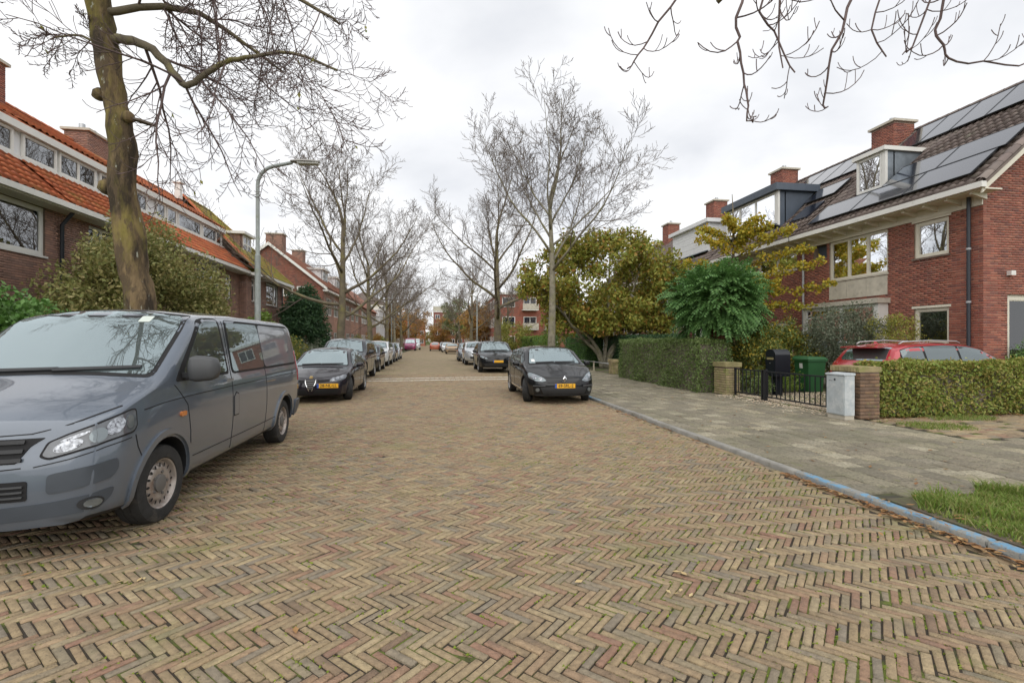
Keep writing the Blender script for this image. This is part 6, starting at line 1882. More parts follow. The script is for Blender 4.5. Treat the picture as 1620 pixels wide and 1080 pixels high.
    van.panel('bumper_insert', mirror_poly([(.50, .505), (.505, .64), (.60, .655), (.90, .70), (.905, .62), (.86, .56), (.6, .515)], sg), fv, 'plastic_van', .004, .004, rr=.03)
    van.panel('lower_insert', mirror_poly([(.16, .325), (.16, .43), (.55, .45), (.88, .49), (.86, .42), (.78, .35)], sg), fv, 'plastic_van', .002, .003, rr=.03)
van.both(van_side)
van.part('grille', [(-.42, .73), (-.48, .84), (-.55, .895), (.55, .895), (.48, .84), (.42, .73)], 'F', 'seam', .003, .004, rr=.01)
for z in (.872, .812, .752):
    van.part('grille_bar', [(-.45, z - .013), (-.45, z + .013), (.45, z + .013), (.45, z - .013)], 'F', 'plastic_black', .008, .014, rr=.005)
van.part('lower_grille', [(-.49, .475), (-.49, .61), (.49, .61), (.49, .475)], 'F', 'seam', .003, .004, rr=.02)
for z in (.505, .54, .575):
    van.part('grille_bar', [(-.47, z - .006), (-.47, z + .006), (.47, z + .006), (.47, z - .006)], 'F', 'plastic_grey', .009, .012, rr=.0)
van.seam('bumper_seam', [(-.45, .70), (-.2, .685), (.2, .685), (.45, .70)], 'F', .008)
van.seam('bonnet_seam', [(-.48, .925), (-.2, .915), (.2, .915), (.48, .925)], 'F', .008)
van.part('park_sticker', [(.36, 1.77), (.36, 1.83), (.46, 1.83), (.46, 1.77)], 'F', 'sticker', .008, .001, rr=.01)
van.mirror(1.24, 1.27, .27, .23, 'plastic_grey')
van.wheels('steel', -.06)

# ---------------------------------------------------------------- passenger cars
def passenger(c, sp, dl, ws, steer=0, rim='alloy', spokes=10, head=None, grille=None, low=None, mirror=None, plate=None, door=None, handles=None, fog=None, rear=None, hood=None, gw='car_glass'):
    zb, zt, wb, wt = ws
    c.part('windscreen', [(-wb, zb), (-wb * .5, zb + .02), (0, zb + .028), (wb * .5, zb + .02), (wb, zb), (wt, zt - .03), (wt * .5, zt), (0, zt + .006), (-wt * .5, zt), (-wt, zt - .03)], 'F', gw, .004, .003, rr=.04, res=.08)
    c.panel('windscreen_seal', [(-wb - .03, zb - .02), (-wb * .5, zb), (0, zb + .008), (wb * .5, zb), (wb + .03, zb - .02), (wt + .03, zt - .01), (wt * .5, zt + .02), (0, zt + .026), (-wt * .5, zt + .02), (-wt - .03, zt - .01)], 'F', 'seam', .001, .002, rr=.04, res=.09)
    for a, b in (((-wb * .75, zb + .02), (-.02, zb + .042)), ((.0, zb + .034), (wb * .82, zb + .04))):
        c.panel('wiper', [(a[0], a[1] - .012), (b[0], b[1] - .010), (b[0], b[1] + .006), (a[0], a[1] + .010)], 'F', 'plastic_black', .010, .010, rr=0)
    def side(sg, v):
        ya, yb = dl[0][0], dl[-1][1]
        c.panel('window_seal', c.dlo(ya - .05, yb + .04, 14, .002, .082), v, 'seam', .001, .002, rr=0, res=.1)
        for a, b in dl: c.part('side_window', c.dlo(a, b), v, 'car_glass_side', .004, .003, rr=.02, res=.1)
        for d in (door or []): c.seam('door_seam', d, v, .008)
        for (y, z) in (handles or []):
            hh = c.hit(v, y, z)
            if hh: x = abs(hh[0].x); MB().box(min(sg * (x - .005), sg * (x + .03)), max(sg * (x - .005), sg * (x + .03)), y - .09, y + .09, z - .014, z + .014).build('door_handle', sp['paint'], c.root, False, True)
        for yw in (sp['fo'], sp['fo'] + sp['WB']):
            ra = sp['r'] * sp.get('arch', 1.16)
            arc = [(yw + ra * math.cos(t), sp['r'] + .01 + ra * math.sin(t)) for t in np.linspace(.05, math.pi - .05, 20)]
            arc2 = [(yw + (ra + .035) * math.cos(t), sp['r'] + .01 + (ra + .035) * math.sin(t)) for t in np.linspace(.05, math.pi - .05, 20)]
            c.panel('arch_lip', arc + arc2[::-1], v, sp.get('lip', sp['paint']), .0, .010, rr=0, res=.06)
        if head:
            h = c.part('headlight', mirror_poly(head[0], sg), 'F', head[2] if len(head) > 2 else 'lens_clear', .004, .006, rr=.02, res=.04)
            if h:
                for (x, z, a, b) in head[1]:
                    c.panel('lamp_unit', [(sg * x + a * math.cos(t), z + b * math.sin(t)) for t in np.linspace(0, 2 * math.pi, 12)[:-1]], 'F', 'lens', .010, .006, parent=h, rr=0, res=.03)
        if fog:
            x, z, a, b = fog
            c.part('fog_light', [(sg * x + a * math.cos(t), z + b * math.sin(t)) for t in np.linspace(0, 2 * math.pi, 14)[:-1]], 'F', 'lens_clear', .008, .01, rr=0, res=.03)
        if rear: c.part('tail_light', mirror_poly(rear, sg), 'B', 'lens_red', .004, .008, rr=.02)
    c.both(side)
    for (nm, poly, mt) in (grille or []): c.part(nm, poly, 'F', mt, .004, .008, rr=.015, res=.05)
    if hood: c.seam('bonnet_seam', hood, 'F', .008)
    if mirror: c.mirror(*mirror)
    if plate: c.plate(*plate)
    c.wheels(rim, steer, spokes)

# black hatchback (right)
sp = dict(L=4.29, W=1.81, r=.316, fo=.86, WB=2.64, paint='paint_black', tw=.205, arch=1.13, tumble=.36, sig=.04,
          top=[(-.5, .68), (0, .70), (.10, .745), (.35, .83), (.80, .945), (1.02, .985), (1.75, 1.39), (2.1, 1.45), (2.6, 1.465), (3.3, 1.42), (3.75, 1.30), (4.10, .98), (4.29, .86), (4.9, .8)],
          belt=[(0, .66), (.5, .78), (1.0, .90), (2.0, .93), (3.3, 1.0), (4.29, 1.02)],
          plan=[(0, .84), (.25, .94), (.7, .99), (1.3, 1.0), (3.5, 1.0), (4.0, .96), (4.29, .86)], bot=[(0, .22), (.5, .18), (3.8, .2), (4.29, .3)],
          nose=[(.2, .05), (.35, .0), (.5, .0), (.62, .03), (.75, .12), (1, .2)], tail=[(.3, 0), (.7, 0), (1.0, .06), (1.4, .2)], kf=.34, kr=.16, nose_len=.9)
c = Car('parked_car', 'black hatchback with yellow number plate parked tight against the blue kerb', 'car', (3.16, 11.78, 0), 0, sp)
passenger(c, sp, [(1.34, 2.34), (2.40, 3.22), (3.28, 3.62)], (.985, 1.385, .70, .565), steer=-.34, spokes=10,
          head=([(.45, .60), (.52, .665), (.66, .735), (.80, .78), (.845, .75), (.83, .645), (.70, .585), (.55, .57)], [(.58, .635, .05, .04), (.72, .68, .055, .05)]),
          grille=[('upper_grille', [(-.42, .545), (-.45, .565), (.45, .565), (.42, .545)], 'plastic_black'), ('lower_grille', [(-.52, .27), (-.60, .43), (-.30, .455), (.30, .455), (.60, .43), (.52, .27)], 'plastic_black'),
                  ('lip_spoiler', [(-.70, .215), (-.72, .245), (.72, .245), (.70, .215)], 'plastic_grey')],
          mirror=(1.36, .93, .19, .13), plate=('69-SRL-2', 0, .475), door=[[(1.22, .86), (1.20, .6), (1.26, .32)], [(2.37, 1.36), (2.36, .9), (2.38, .30)], [(3.28, 1.1), (3.20, .85), (3.0, .62)]],
          handles=[(2.2, .84), (3.05, .88)], fog=(.66, .37, .045, .045), hood=[(-.80, .80), (-.62, .735), (-.42, .665), (.42, .665), (.62, .735), (.80, .80)])
for x in (-.62, .62):
    c.part('bumper_blade', [(x - .14, .455), (x - .14, .485), (x + .14, .49), (x + .14, .46)], 'F', 'plastic_grey', .004, .02, rr=.01)
# diamond badge
hb = c.hit('F', 0, .64)[0]
for k, (pa, pb) in enumerate((((0, .075), (.048, 0)), ((.048, 0), (0, -.075)), ((0, -.075), (-.048, 0)), ((-.048, 0), (0, .075)))):
    pass
bd = MB()
outer = [(0, .08), (.052, 0), (0, -.08), (-.052, 0)]; inner = [(0, .04), (.024, 0), (0, -.04), (-.024, 0)]
V_ = [(a, hb.y - .028, .645 + b) for a, b in outer] + [(a, hb.y - .036, .645 + b) for a, b in inner] + [(a, hb.y + .02, .645 + b) for a, b in outer]
bd.add(V_, [(i, (i + 1) % 4, 4 + (i + 1) % 4, 4 + i) for i in range(4)] + [(i, 8 + i, 8 + (i + 1) % 4, (i + 1) % 4) for i in range(4)])
bd.build('badge', 'chrome', c.root, False, True)
c.part('sill_strip', [(1.35, .29), (1.35, .335), (2.95, .345), (2.95, .30)], 'R', 'chrome', .006, .008, rr=.01)
c.part('permit', [(-.62, 1.03), (-.62, 1.09), (-.53, 1.09), (-.53, 1.03)], 'F', 'label_white', .008, .001, rr=0)

# dark sedan (left) with shield grille
sp = dict(L=4.43, W=1.745, r=.31, fo=.90, WB=2.595, paint='paint_plum', tw=.2, arch=1.13, tumble=.42, sig=.04,
          top=[(-.5, .60), (0, .62), (.10, .67), (.4, .76), (.9, .86), (1.15, .895), (1.95, 1.33), (2.3, 1.40), (2.7, 1.41), (3.2, 1.35), (3.85, 1.05), (4.2, .98), (4.43, .93), (5, .9)],
          belt=[(0, .60), (.6, .74), (1.1, .83), (2.0, .865), (4.43, .90)],
          plan=[(0, .82), (.25, .93), (.7, .985), (1.3, 1.0), (3.5, 1.0), (4.1, .95), (4.43, .84)], bot=[(0, .20), (.5, .17), (3.8, .2), (4.43, .3)],
          nose=[(.2, .07), (.32, .0), (.45, .0), (.55, .03), (.7, .12), (1, .2)], tail=[(.3, 0), (.7, 0), (1.0, .05)], kf=.36, kr=.16, nose_len=.9)
c = Car('parked_car', 'dark plum sedan with triangular chrome grille and offset yellow plate', 'car', (-3.16, 12.95, 0), 0, sp)
passenger(c, sp, [(1.50, 2.42), (2.48, 3.22), (3.27, 3.55)], (.915, 1.335, .69, .53), steer=.30, spokes=8,
          head=([(.44, .555), (.46, .61), (.60, .655), (.76, .70), (.80, .67), (.77, .60), (.60, .55)], [(.52, .597, .042, .038), (.61, .62, .042, .038), (.70, .645, .042, .038)], 'lens_dark'),
          grille=[('side_intake', [(-.44, .56), (-.46, .60), (-.17, .59), (-.16, .52)], 'seam'), ('side_intake', [(.44, .56), (.46, .60), (.17, .59), (.16, .52)], 'seam'),
                  ('lower_grille', [(-.62, .24), (-.66, .36), (-.14, .36), (-.05, .24)], 'seam'), ('lower_grille', [(.62, .24), (.66, .36), (.14, .36), (.05, .24)], 'seam'),
                  ('grille', [(-.13, .60), (.13, .60), (.12, .52), (.035, .33), (-.035, .33), (-.12, .52)], 'seam')],
          mirror=(1.55, .87, .18, .12), plate=('28-NL-LL', .42, .455), door=[[(1.36, .80), (1.34, .55), (1.40, .30)], [(2.45, 1.3), (2.44, .85), (2.46, .30)], [(3.35, .86), (3.2, .75), (3.1, .58)]],
          handles=[(2.28, .80), (3.1, .83)], hood=[(-.78, .76), (-.6, .69), (-.2, .64), (.2, .64), (.6, .69), (.78, .76)], gw='car_glass')
for (z, w) in ((.570, .115), (.525, .11), (.48, .095), (.435, .075), (.39, .055)):
    c.part('grille_bar', [(-w, z - .009), (-w, z + .009), (w, z + .009), (w, z - .009)], 'F', 'rim_hub', .012, .010, rr=0)
for k in (-1, 1):
    c.part('grille_rim', [(k * .135, .605), (k * .118, .60), (k * .110, .52), (k * .028, .335), (k * .04, .325), (k * .126, .52)], 'F', 'chrome', .008, .012, rr=0, res=.04)
hb = c.hit('F', 0, .64)[0]
MB().lathe([(.001, hb.y - .03), (.042, hb.y - .027), (.046, hb.y + .01)], 'y', 16, (0, 0, .655)).build('badge', 'badge_gold', c.root, True, True, 40)

def suv_spec(paint_, L=4.8, W=1.90, H=1.75, r=.36, lip=None, **k):
    d = dict(L=L, W=W, r=r, fo=.90, WB=L - 1.95, paint=paint_, tw=.235, arch=1.14, tumble=.27, sig=.045,
             top=[(-.5, .90), (0, .92), (.10, .97), (.4, 1.03), (1.0, 1.12), (1.18, 1.16), (1.85, H - .10), (2.2, H - .02), (2.8, H), (L - 1.0, H - .05), (L - .35, H - .16), (L - .1, 1.15), (L, 1.05), (L + .5, 1)],
             belt=[(0, .88), (.6, .98), (1.1, 1.06), (2.0, 1.09), (L, 1.15)],
             plan=[(0, .86), (.25, .95), (.7, .99), (1.3, 1.0), (L - .7, 1.0), (L - .2, .96), (L, .88)], bot=[(0, .28), (.5, .25), (L - .6, .26), (L, .36)],
             nose=[(.25, .06), (.42, .0), (.6, .0), (.8, .03), (.95, .10), (1.2, .15)], tail=[(.3, 0), (.8, 0), (1.2, .04), (1.7, .2)], kf=.30, kr=.14, nose_len=.85)
    d.update(k)
    if lip: d['lip'] = lip
    return d
def hatch_spec(paint_, L=4.2, W=1.77, H=1.48, r=.305, **k):
    d = dict(L=L, W=W, r=r, fo=.84, WB=L - 1.64, paint=paint_, tw=.2, arch=1.13, tumble=.35, sig=.04,
             top=[(-.5, .70), (0, .72), (.10, .77), (.4, .85), (.85, .95), (1.02, .985), (1.75, H - .09), (2.1, H - .02), (2.6, H), (L - .9, H - .06), (L - .45, H - .22), (L - .12, 1.0), (L, .9), (L + .6, .85)],
             belt=[(0, .68), (.5, .80), (1.0, .90), (2.0, .94), (L, 1.0)],
             plan=[(0, .84), (.25, .94), (.7, .99), (1.3, 1.0), (L - .8, 1.0), (L - .25, .96), (L, .86)], bot=[(0, .22), (.5, .19), (L - .5, .2), (L, .3)],
             nose=[(.2, .05), (.35, .0), (.5, .0), (.65, .03), (.8, .10), (1, .18)], tail=[(.3, 0), (.7, 0), (1.0, .05), (1.4, .2)], kf=.33, kr=.15, nose_len=.9)
    d.update(k); return d
HEAD = ([(.44, .60), (.50, .68), (.66, .74), (.80, .775), (.835, .74), (.80, .65), (.60, .60)], [(.58, .655, .05, .038), (.72, .69, .05, .04)])
GR = [('upper_grille', [(-.42, .55), (-.46, .64), (.46, .64), (.42, .55)], 'plastic_black'), ('lower_grille', [(-.54, .28), (-.58, .42), (.58, .42), (.54, .28)], 'plastic_black')]
def raise_(h, dz, kx=1.0): return ([(a * kx, b + dz) for a, b in h[0]], [(x * kx, z + dz, a, b) for x, z, a, b in h[1]])
def raiseg(g, dz): return [(n, [(a, b + dz) for a, b in p], m) for n, p, m in g]

# dark large estate car behind the sedan
sp = suv_spec('paint_charcoal', 4.8, 1.90, 1.74, .36)
c = Car('parked_car', 'large charcoal estate car parked behind the plum sedan', 'car', (-3.72, 19.2, 0), 0, sp)
passenger(c, sp, [(1.50, 2.5), (2.56, 3.5), (3.56, 4.3)], (1.17, 1.635, .75, .63), head=raise_(HEAD, .22, 1.05), grille=raiseg(GR, .18), mirror=(1.5, 1.1, .2, .15), plate=(None, 0, .56),
          door=[[(1.32, 1.0), (1.32, .6), (1.4, .4)], [(2.53, 1.6), (2.53, 1.0), (2.53, .36)], [(3.53, 1.6), (3.5, 1.0), (3.3, .7)]], handles=[(2.35, 1.0), (3.35, 1.02)], spokes=6)
# row behind on the left
for (nm, lab, x, y, s_, dl, ws, hd, gd, mz) in (
        ('parked_car', 'small dark car half hidden behind the charcoal estate', -3.80, 25.6, hatch_spec('paint_navy', 4.0, 1.72, 1.46), [(1.32, 2.28), (2.34, 3.1)], (.985, 1.39, .68, .54), 0, 0, .93),
        ('parked_car', 'white family car behind the small dark car', -3.95, 31.4, suv_spec('paint_white', 4.5, 1.84, 1.64, .33), [(1.50, 2.4), (2.46, 3.3), (3.36, 3.9)], (1.17, 1.54, .72, .60), .20, .16, 1.08),
        ('parked_car', 'grey hatchback behind the white family car', -4.0, 37.2, hatch_spec('paint_grey', 4.25, 1.78, 1.5), [(1.32, 2.34), (2.40, 3.2)], (.985, 1.41, .69, .55), 0, 0, .93),
        ('parked_car', 'silver hatchback last in the left hand row', -4.05, 42.9, hatch_spec('paint_silver', 4.1, 1.75, 1.5), [(1.32, 2.3), (2.36, 3.1)], (.985, 1.41, .69, .55), 0, 0, .93)):
    c = Car(nm, lab, 'car', (x, y, 0), 0, s_)
    passenger(c, s_, dl, ws, head=raise_(HEAD, hd), grille=raiseg(GR, gd), mirror=(1.42, mz, .18, .13), plate=(None, 0, .47 + gd), door=[[(dl[0][1] + .03, ws[1] - .06), (dl[0][1] + .03, .34)]], handles=[(dl[0][1] - .15, ws[0] - .12)], spokes=7)

# black crossover (right, second)
sp = suv_spec('paint_black', 4.75, 1.92, 1.62, .36, top=[(-.5, .80), (0, .82), (.10, .87), (.4, .94), (1.0, 1.04), (1.15, 1.07), (2.05, 1.545), (2.5, 1.61), (2.9, 1.62), (3.8, 1.48), (4.35, 1.22), (4.65, 1.05), (4.75, .98), (5.2, .95)],
              belt=[(0, .78), (.6, .9), (1.1, .98), (2.0, 1.01), (4.75, 1.08)])
c = Car('parked_car', 'black crossover with smooth nose behind the hatchback', 'car', (3.05, 24.2, 0), 0, sp)
passenger(c, sp, [(1.46, 2.5), (2.56, 3.6)], (1.08, 1.56, .78, .60), head=([(.50, .70), (.56, .76), (.78, .84), (.87, .85), (.85, .77), (.70, .71)], [(.66, .76, .05, .02)]),
          grille=[('lower_grille', [(-.62, .34), (-.70, .45), (.70, .45), (.62, .34)], 'plastic_black')], mirror=(1.55, 1.02, .2, .14), plate=(None, .0, .58), door=[[(2.53, 1.45), (2.53, .4)]], spokes=5)
# silver car and the one behind
sp = suv_spec('paint_silver', 4.5, 1.82, 1.60, .33)
c = Car('parked_car', 'silver family car parked behind the black crossover', 'car', (2.75, 32.2, 0), 0, sp)
passenger(c, sp, [(1.50, 2.4), (2.46, 3.3), (3.36, 3.9)], (1.17, 1.50, .72, .60), head=raise_(HEAD, .20), grille=raiseg(GR, .16), mirror=(1.5, 1.08, .18, .13), plate=None, door=[[(2.43, 1.45), (2.43, .4)]], spokes=7)
sp = hatch_spec('paint_grey', 4.2, 1.76, 1.5)
c = Car('parked_car', 'dark grey car hidden behind the silver family car', 'car', (2.55, 38.4, 0), 0, sp)
passenger(c, sp, [(1.32, 2.34), (2.40, 3.2)], (.985, 1.41, .69, .55), head=HEAD, grille=GR, mirror=(1.42, .93, .18, .13), spokes=7)
# far cars
far = [('parked_car', 'tan low car far along the right hand kerb', 2.0, 62, 'paint_tan', 0), ('parked_car', 'distant white car on the right hand side', 1.6, 72, 'paint_white', 0),
       ('parked_car', 'distant black car beyond the white one', 1.5, 80, 'paint_black', 0), ('parked_car', 'distant silver car at the far end of the right hand row', 1.4, 92, 'paint_silver', 0),
       ('driving_car', 'orange red car driving away in the middle of the road', -.3, 82, 'paint_rust', math.pi)]
for (nm, lab, x, y, pt, rz_) in far:
    s_ = hatch_spec(pt, 4.2, 1.76, 1.47 if pt != 'paint_tan' else 1.36)
    c = Car(nm, lab, 'car', (x, y + (4.2 if rz_ else 0), 0), rz_, s_)
    passenger(c, s_, [(1.32, 2.34), (2.40, 3.2)], (.985, 1.36, .69, .55), head=HEAD, grille=GR, mirror=None, spokes=7, rear=[(.50, .72), (.50, .84), (.82, .86), (.80, .72)])
    if rz_: c.part('rear_window', [(-.58, 1.02), (.58, 1.02), (.50, 1.32), (-.50, 1.32)], 'B', 'car_glass', .004, .004)
# delivery vans at the far end
for (lab, x, y, pt) in (('magenta delivery van parked at the far left kerb', -4.5, 84, 'paint_magenta'), ('white van parked just past the magenta van', -4.1, 94, 'paint_white')):
    s_ = suv_spec(pt, 4.9, 1.95, 2.15, .33, top=[(-.5, .95), (0, .98), (.3, 1.1), (.9, 1.25), (1.5, 2.0), (1.9, 2.12), (2.6, 2.15), (4.7, 2.13), (4.9, 1.9), (5.4, 1.8)], tumble=.1)
    c = Car('delivery_van', lab, 'van', (x, y, 0), 0, s_)
    passenger(c, s_, [(1.35, 2.2)], (1.28, 1.92, .8, .72), head=raise_(HEAD, .22), grille=raiseg(GR, .18), mirror=(1.3, 1.2, .2, .2), spokes=7)
# red estate car on the drive, nose towards the house
sp = hatch_spec('paint_red', 4.45, 1.78, 1.50, .32, top=[(-.5, .72), (0, .74), (.10, .79), (.4, .86), (.9, .95), (1.1, .985), (1.85, 1.41), (2.2, 1.475), (2.8, 1.50), (3.7, 1.46), (4.05, 1.36), (4.33, 1.0), (4.45, .9), (5, .85)],
                tail=[(.3, 0), (.7, 0), (1.0, .04), (1.4, .12)])
c = Car('parked_car', 'red estate car with roof rails on the drive behind the olive hedge', 'car', (14.0, 9.98, .08), R(90), sp)
passenger(c, sp, [(1.45, 2.45), (2.51, 3.35), (3.41, 3.95)], (.99, 1.42, .70, .57), head=HEAD, grille=GR, mirror=(1.45, .94, .18, .13), spokes=7, rear=[(.55, .82), (.55, 1.08), (.70, 1.12), (.82, .86)])
c.part('rear_window', [(-.60, 1.06), (.60, 1.06), (.53, 1.36), (-.53, 1.36)], 'B', 'car_glass', .004, .004)
MB().hexa([(-.5, 4.02, 1.37), (.5, 4.02, 1.37), (.5, 4.30, 1.35), (-.5, 4.30, 1.35), (-.52, 3.98, 1.405), (.52, 3.98, 1.405), (.5, 4.30, 1.37), (-.5, 4.30, 1.37)]).build('roof_spoiler', 'paint_red', c.root, False, True)
for sg in (-1, 1):
    MB().tube([(sg * .56, 2.2, 1.46), (sg * .57, 2.3, 1.505), (sg * .575, 3.0, 1.525), (sg * .56, 3.7, 1.49), (sg * .55, 3.8, 1.44)], .014, 6).build('roof_rail', 'alu', c.root, True, True)
MB().prism([(0, 0), (.12, 0), (.10, .06)], -.012, .012, lambda a, b, h: (h, 3.75 + a, 1.45 + b)).build('roof_aerial', 'paint_red', c.root, False, True)
# ================================================================ street furniture and garden things
# street lamp
lx, ly = -5.0, 14.7
t = thing('street_lamp', 'tall grey street lamp with curved arm behind the van', 'street lamp', (lx, ly, .08))
MB().tube([(lx, ly, .08), (lx, ly, 2.6), (lx, ly, 4.0)], [.085, .080, .075], 14).build('pole_base', 'lamp_grey', t, True, angle=50)
arc = [(lx, ly, 4.0), (lx, ly, 4.06), (lx, ly, 6.0)] + [(lx + .55 * (1 - math.cos(a)), ly - .05 * (1 - math.cos(a)), 6.0 + .55 * math.sin(a)) for a in np.linspace(.25, 1.35, 7)] + [(lx + .95, ly - .12, 6.64)]
MB().tube(arc, [.075, .055] + [.052] * (len(arc) - 2), 12).build('arm', 'lamp_grey', t, True, angle=50)
hd = MB(); nn = 14; rows = []
for u in np.linspace(0, 1, 9):
    k = (math.sin(math.pi * min(1, .12 + u * .86)) ** .45)
    rows.append([(lx + .92 + u * .80, ly - .12 + math.cos(2 * math.pi * q / nn) * .125 * k, 6.665 + u * .03 + math.sin(2 * math.pi * q / nn) * (.075 if math.sin(2 * math.pi * q / nn) > 0 else .03) * k) for q in range(nn)])
for rw in rows: hd.v += rw
for i in range(8):
    for q in range(nn): hd.f.append((i * nn + q, i * nn + (q + 1) % nn, (i + 1) * nn + (q + 1) % nn, (i + 1) * nn + q))
hd.f.append(tuple(range(nn))[::-1]); hd.f.append(tuple(range(8 * nn, 9 * nn)))
hd.build('lamp_head', 'lamp_head', t, True, angle=50)
MB().hexa([(lx + 1.12, ly - .22, 6.605), (lx + 1.66, ly - .21, 6.62), (lx + 1.66, ly - .03, 6.62), (lx + 1.12, ly - .02, 6.605), (lx + 1.10, ly - .235, 6.645), (lx + 1.68, ly - .22, 6.66), (lx + 1.68, ly - .02, 6.66), (lx + 1.10, ly - .005, 6.645)]).build('lens', 'lamp_lens', t)
MB().box(lx + .05, lx + .088, ly - .05, ly + .05, .7, 1.2).build('service_door', 'lamp_grey', t)
# far lamp posts
for (x, y, lab) in ((4.75, 58, 'slim grey lamp post in front of the apartment block'), (-5.0, 56, 'slim grey lamp post on the far left pavement'), (-5.0, 88, 'distant lamp post on the left pavement')):
    s = 1 if x < 0 else -1
    q = thing('street_lamp', lab, 'street lamp', (x, y, .06))
    MB().tube([(x, y, .06), (x, y, 3), (x, y, 6.4), (x + s * .15, y, 6.9), (x + s * .6, y, 7.1)], [.09, .075, .06, .055, .05], 8).build('pole', 'lamp_grey', q, True)
    MB().hexa([(min(x + s * .55, x + s * 1.3), y - .12, 7.05), (max(x + s * .55, x + s * 1.3), y - .12, 7.05), (max(x + s * .55, x + s * 1.3), y + .12, 7.05), (min(x + s * .55, x + s * 1.3), y + .12, 7.05),
               (min(x + s * .6, x + s * 1.25), y - .08, 7.17), (max(x + s * .6, x + s * 1.25), y - .08, 7.17), (max(x + s * .6, x + s * 1.25), y + .08, 7.17), (min(x + s * .6, x + s * 1.25), y + .08, 7.17)]).build('lamp_head', 'lamp_head', q)

# gate piers
def pier(label, x0, x1, y0, y1, z1, bmat, cap):
    t = thing('gate_pier', label, 'pier', ((x0 + x1) / 2, (y0 + y1) / 2, .07))
    core = MB().box(x0, x1, y0, y1, .07, z1).build('core', 'mortar_dark', t)
    for F, N, U, L_ in ((frame((x0, y0), (0, 1), (-1, 0)), (-1, 0), (0, 1), y1 - y0), (frame((x0, y0), (1, 0), (0, -1)), (0, -1), (1, 0), x1 - x0), (frame((x0, y1), (1, 0), (0, 1)), (0, 1), (1, 0), x1 - x0)):
        brickskin(core, F, N, U, 0, L_, .08, z1 - .005, [], bmat, 120, proud=.009, bl=.2, bh=.055)
    if cap == 'rowlock':
        n = max(3, int((y1 - y0) / .062))
        for k in range(n):
            a = y0 - .02 + (y1 - y0 + .04) * k / n; b = y0 - .02 + (y1 - y0 + .04) * (k + 1) / n
            MB().box(x0 - .03, x1 + .03, a + .004, b - .004, z1 + .002, z1 + .105 + .004 * math.sin(k * 2.3)).build('coping_brick', 'brick_mossy', t)
    else:
        MB().box(x0 - .035, x1 + .035, y0 - .035, y1 + .035, z1 + .002, z1 + .13).build('cap_stone', 'brick_mossy', t)
    return t
pier('dark brick gate pier with mossy coping behind the grey cabinet', 8.12, 8.55, 8.30, 8.98, .98, 'brick_pier', 'rowlock')
pier('mossy yellow brick gate pier at the end of the tall hedge', 8.05, 8.48, 12.62, 13.2, .86, 'brick_mossy', 'cap')
pier('low brick pier at the end of the thin rail fence', 7.98, 8.3, 21.5, 21.85, .62, 'brick_mossy', 'cap')
# gate
gy0, gy1 = 9.02, 12.58; gxx = 8.3
t = thing('iron_gate', 'low black iron gate with upright bars between the brick piers', 'gate', (gxx, (gy0 + gy1) / 2, .08))
for (a, b) in ((gy0, 11.36), (11.40, gy1)):
    for z in (.16, .80): MB().box(gxx - .018, gxx + .018, a, b, z, z + .032).build('rail', 'black_metal', t)
    n = int((b - a) / .15)
    for k in range(1, n):
        y = a + (b - a) * k / n
        MB().box(gxx - .009, gxx + .009, y - .009, y + .009, .192, .80).build('bar', 'black_metal', t)
    for y in (a, b - .04): MB().box(gxx - .024, gxx + .024, y, y + .04, .09, .85).build('stile', 'black_metal', t)
MB().box(gxx - .03, gxx + .03, 11.25, 11.31, .02, .87).build('drop_bolt', 'black_metal', t)
# grey utility cabinet
cx0, cx1, cy0, cy1 = 7.78, 8.0, 8.30, 8.74
t = thing('utility_cabinet', 'grey metal utility cabinet standing before the dark brick pier', 'cabinet', ((cx0 + cx1) / 2, (cy0 + cy1) / 2, PZ))
MB().box(cx0 + .015, cx1, cy0 + .012, cy1 - .012, PZ, PZ + .08).build('plinth', 'concrete', t)
MB().box(cx0, cx1, cy0, cy1, PZ + .082, PZ + .86).build('body', 'cabinet', t)
MB().box(cx0 - .012, cx0 - .001, cy0 + .02, cy1 - .02, PZ + .10, PZ + .84).build('door', 'cabinet', t)
MB().hexa([(cx0 - .025, cy0 - .012, PZ + .862), (cx1 + .012, cy0 - .012, PZ + .862), (cx1 + .012, cy1 + .012, PZ + .862), (cx0 - .025, cy1 + .012, PZ + .862),
           (cx0 - .02, cy0 - .008, PZ + .885), (cx1 + .01, cy0 - .008, PZ + .905), (cx1 + .01, cy1 + .008, PZ + .905), (cx0 - .02, cy1 + .008, PZ + .885)]).build('lid', 'cabinet', t)
MB().lathe([(.022, cx0 - .014), (.020, cx0 - .022), (.001, cx0 - .022)], 'x', 12, (0, cy0 + .22, PZ + .77)).build('lock', 'pipe_dark', t)
MB().box(cx0 - .014, cx0 - .0122, cy0 + .28, cy0 + .36, PZ + .74, PZ + .75).build('scratch_mark', 'pipe_dark', t)
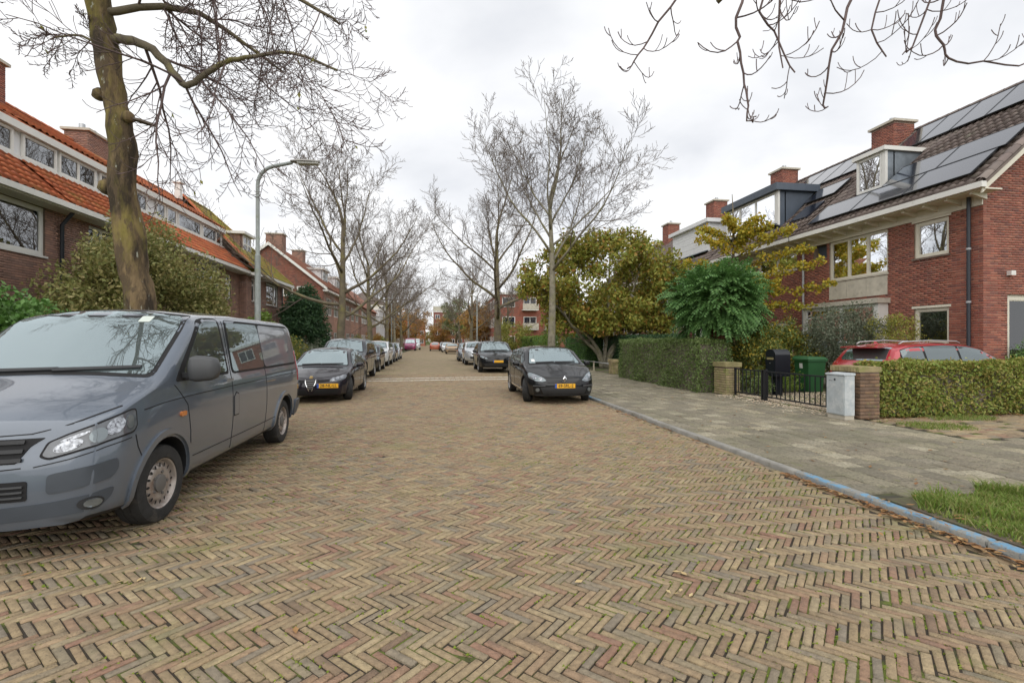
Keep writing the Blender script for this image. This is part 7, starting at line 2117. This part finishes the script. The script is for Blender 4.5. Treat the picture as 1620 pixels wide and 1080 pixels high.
# green wheelie bin
bx0, by0 = 10.75, 12.75
t = thing('wheelie_bin', 'green wheelie bin with white sticker on the gravel drive', 'bin', (bx0 + .3, by0 + .35, .09))
def taper(x0, x1, y0, y1, z0, z1, k): 
    return [(x0 + k, y0 + k, z0), (x1 - k, y0 + k, z0), (x1 - k, y1 - k, z0), (x0 + k, y1 - k, z0), (x0, y0, z1), (x1, y0, z1), (x1, y1, z1), (x0, y1, z1)]
b = MB().hexa(taper(bx0, bx0 + .58, by0, by0 + .58, .10, 1.02, .06)).build('body', 'bin_green', t)
MB().box(bx0 - .03, bx0 + .61, by0 - .03, by0 + .61, 1.0, 1.055).build('rim', 'bin_green', t)
MB().hexa([(bx0 - .04, by0 - .04, 1.057), (bx0 + .62, by0 - .04, 1.057), (bx0 + .62, by0 + .64, 1.057), (bx0 - .04, by0 + .64, 1.057), (bx0 + .02, by0 + .02, 1.12), (bx0 + .56, by0 + .02, 1.12), (bx0 + .56, by0 + .60, 1.14), (bx0 + .02, by0 + .60, 1.14)]).build('lid', 'bin_green', t)
for x in (bx0 + .02, bx0 + .50):
    MB().lathe([(.001, x), (.10, x), (.10, x + .05), (.001, x + .05)], 'x', 16, (0, by0 + .53, .19)).build('wheel', 'plastic_black', t, True, angle=40)
MB().hexa([(bx0 + .010, by0 + .24, .78), (bx0 + .014, by0 + .24, .78), (bx0 + .014, by0 + .36, .78), (bx0 + .010, by0 + .36, .78), (bx0 - .004, by0 + .24, .93), (bx0 + .004, by0 + .24, .93), (bx0 + .004, by0 + .36, .93), (bx0 - .004, by0 + .36, .93)]).build('sticker', 'label_white', t)
# mailbox
mx0, my0 = 9.15, 12.05
t = thing('mailbox', 'black freestanding mailbox with rounded top and pale name slot', 'mailbox', (mx0 + .2, my0 + .2, .08))
MB().box(mx0 + .12, mx0 + .30, my0 + .1, my0 + .3, .08, .66).build('stand', 'mailbox', t)
n = 12
pr = [(0, .62), (.40, .62), (.40, 1.20)] + [(.20 + .20 * math.cos(a), 1.20 + .17 * math.sin(a)) for a in np.linspace(.15, math.pi - .15, n)] + [(0, 1.20)]
MB().prism(pr, 0, .46, lambda a, b, h: (mx0 + h, my0 + a, b)).build('body', 'mailbox', t)
MB().box(mx0 - .012, mx0 - .001, my0 + .03, my0 + .37, .66, 1.05).build('door', 'mailbox', t)
MB().box(mx0 - .03, mx0 - .002, my0 + .05, my0 + .35, 1.15, 1.18).build('slot_flap', 'mailbox', t)
MB().box(mx0 - .014, mx0 - .002, my0 + .07, my0 + .33, 1.08, 1.145).build('name_slot', 'brick_mossy', t)
MB().lathe([(.014, mx0 - .013), (.012, mx0 - .02), (.001, mx0 - .02)], 'x', 10, (0, my0 + .2, .98)).build('lock', 'chrome', t)
# thin rail fence
t = thing('rail_fence', 'thin pale rail fence beside the pavement behind the black hatchback', 'fence', (8.1, 25, .08))
MB().tube([(8.12, 21.9, .52), (8.12, 30, .52)], .022, 8).build('rail', 'alu', t, True)
for y in (24.5, 27.2, 29.9): MB().box(8.09, 8.15, y - .03, y + .03, .06, .56).build('post', 'post_stone', t)
# left garden fence
t = thing('garden_fence', 'low wooden fence with pale posts in front of the left gardens', 'fence', (-7.9, 20, .08))
for k in range(8):
    y = 14.5 + k * 1.7
    MB().box(-7.98, -7.84, y - .07, y + .07, .07, .78).build('post', 'post_stone', t)
    for z in (.25, .52): MB().box(-7.93, -7.89, y + .072, y + 1.628, z, z + .12).build('board', 'wood', t)
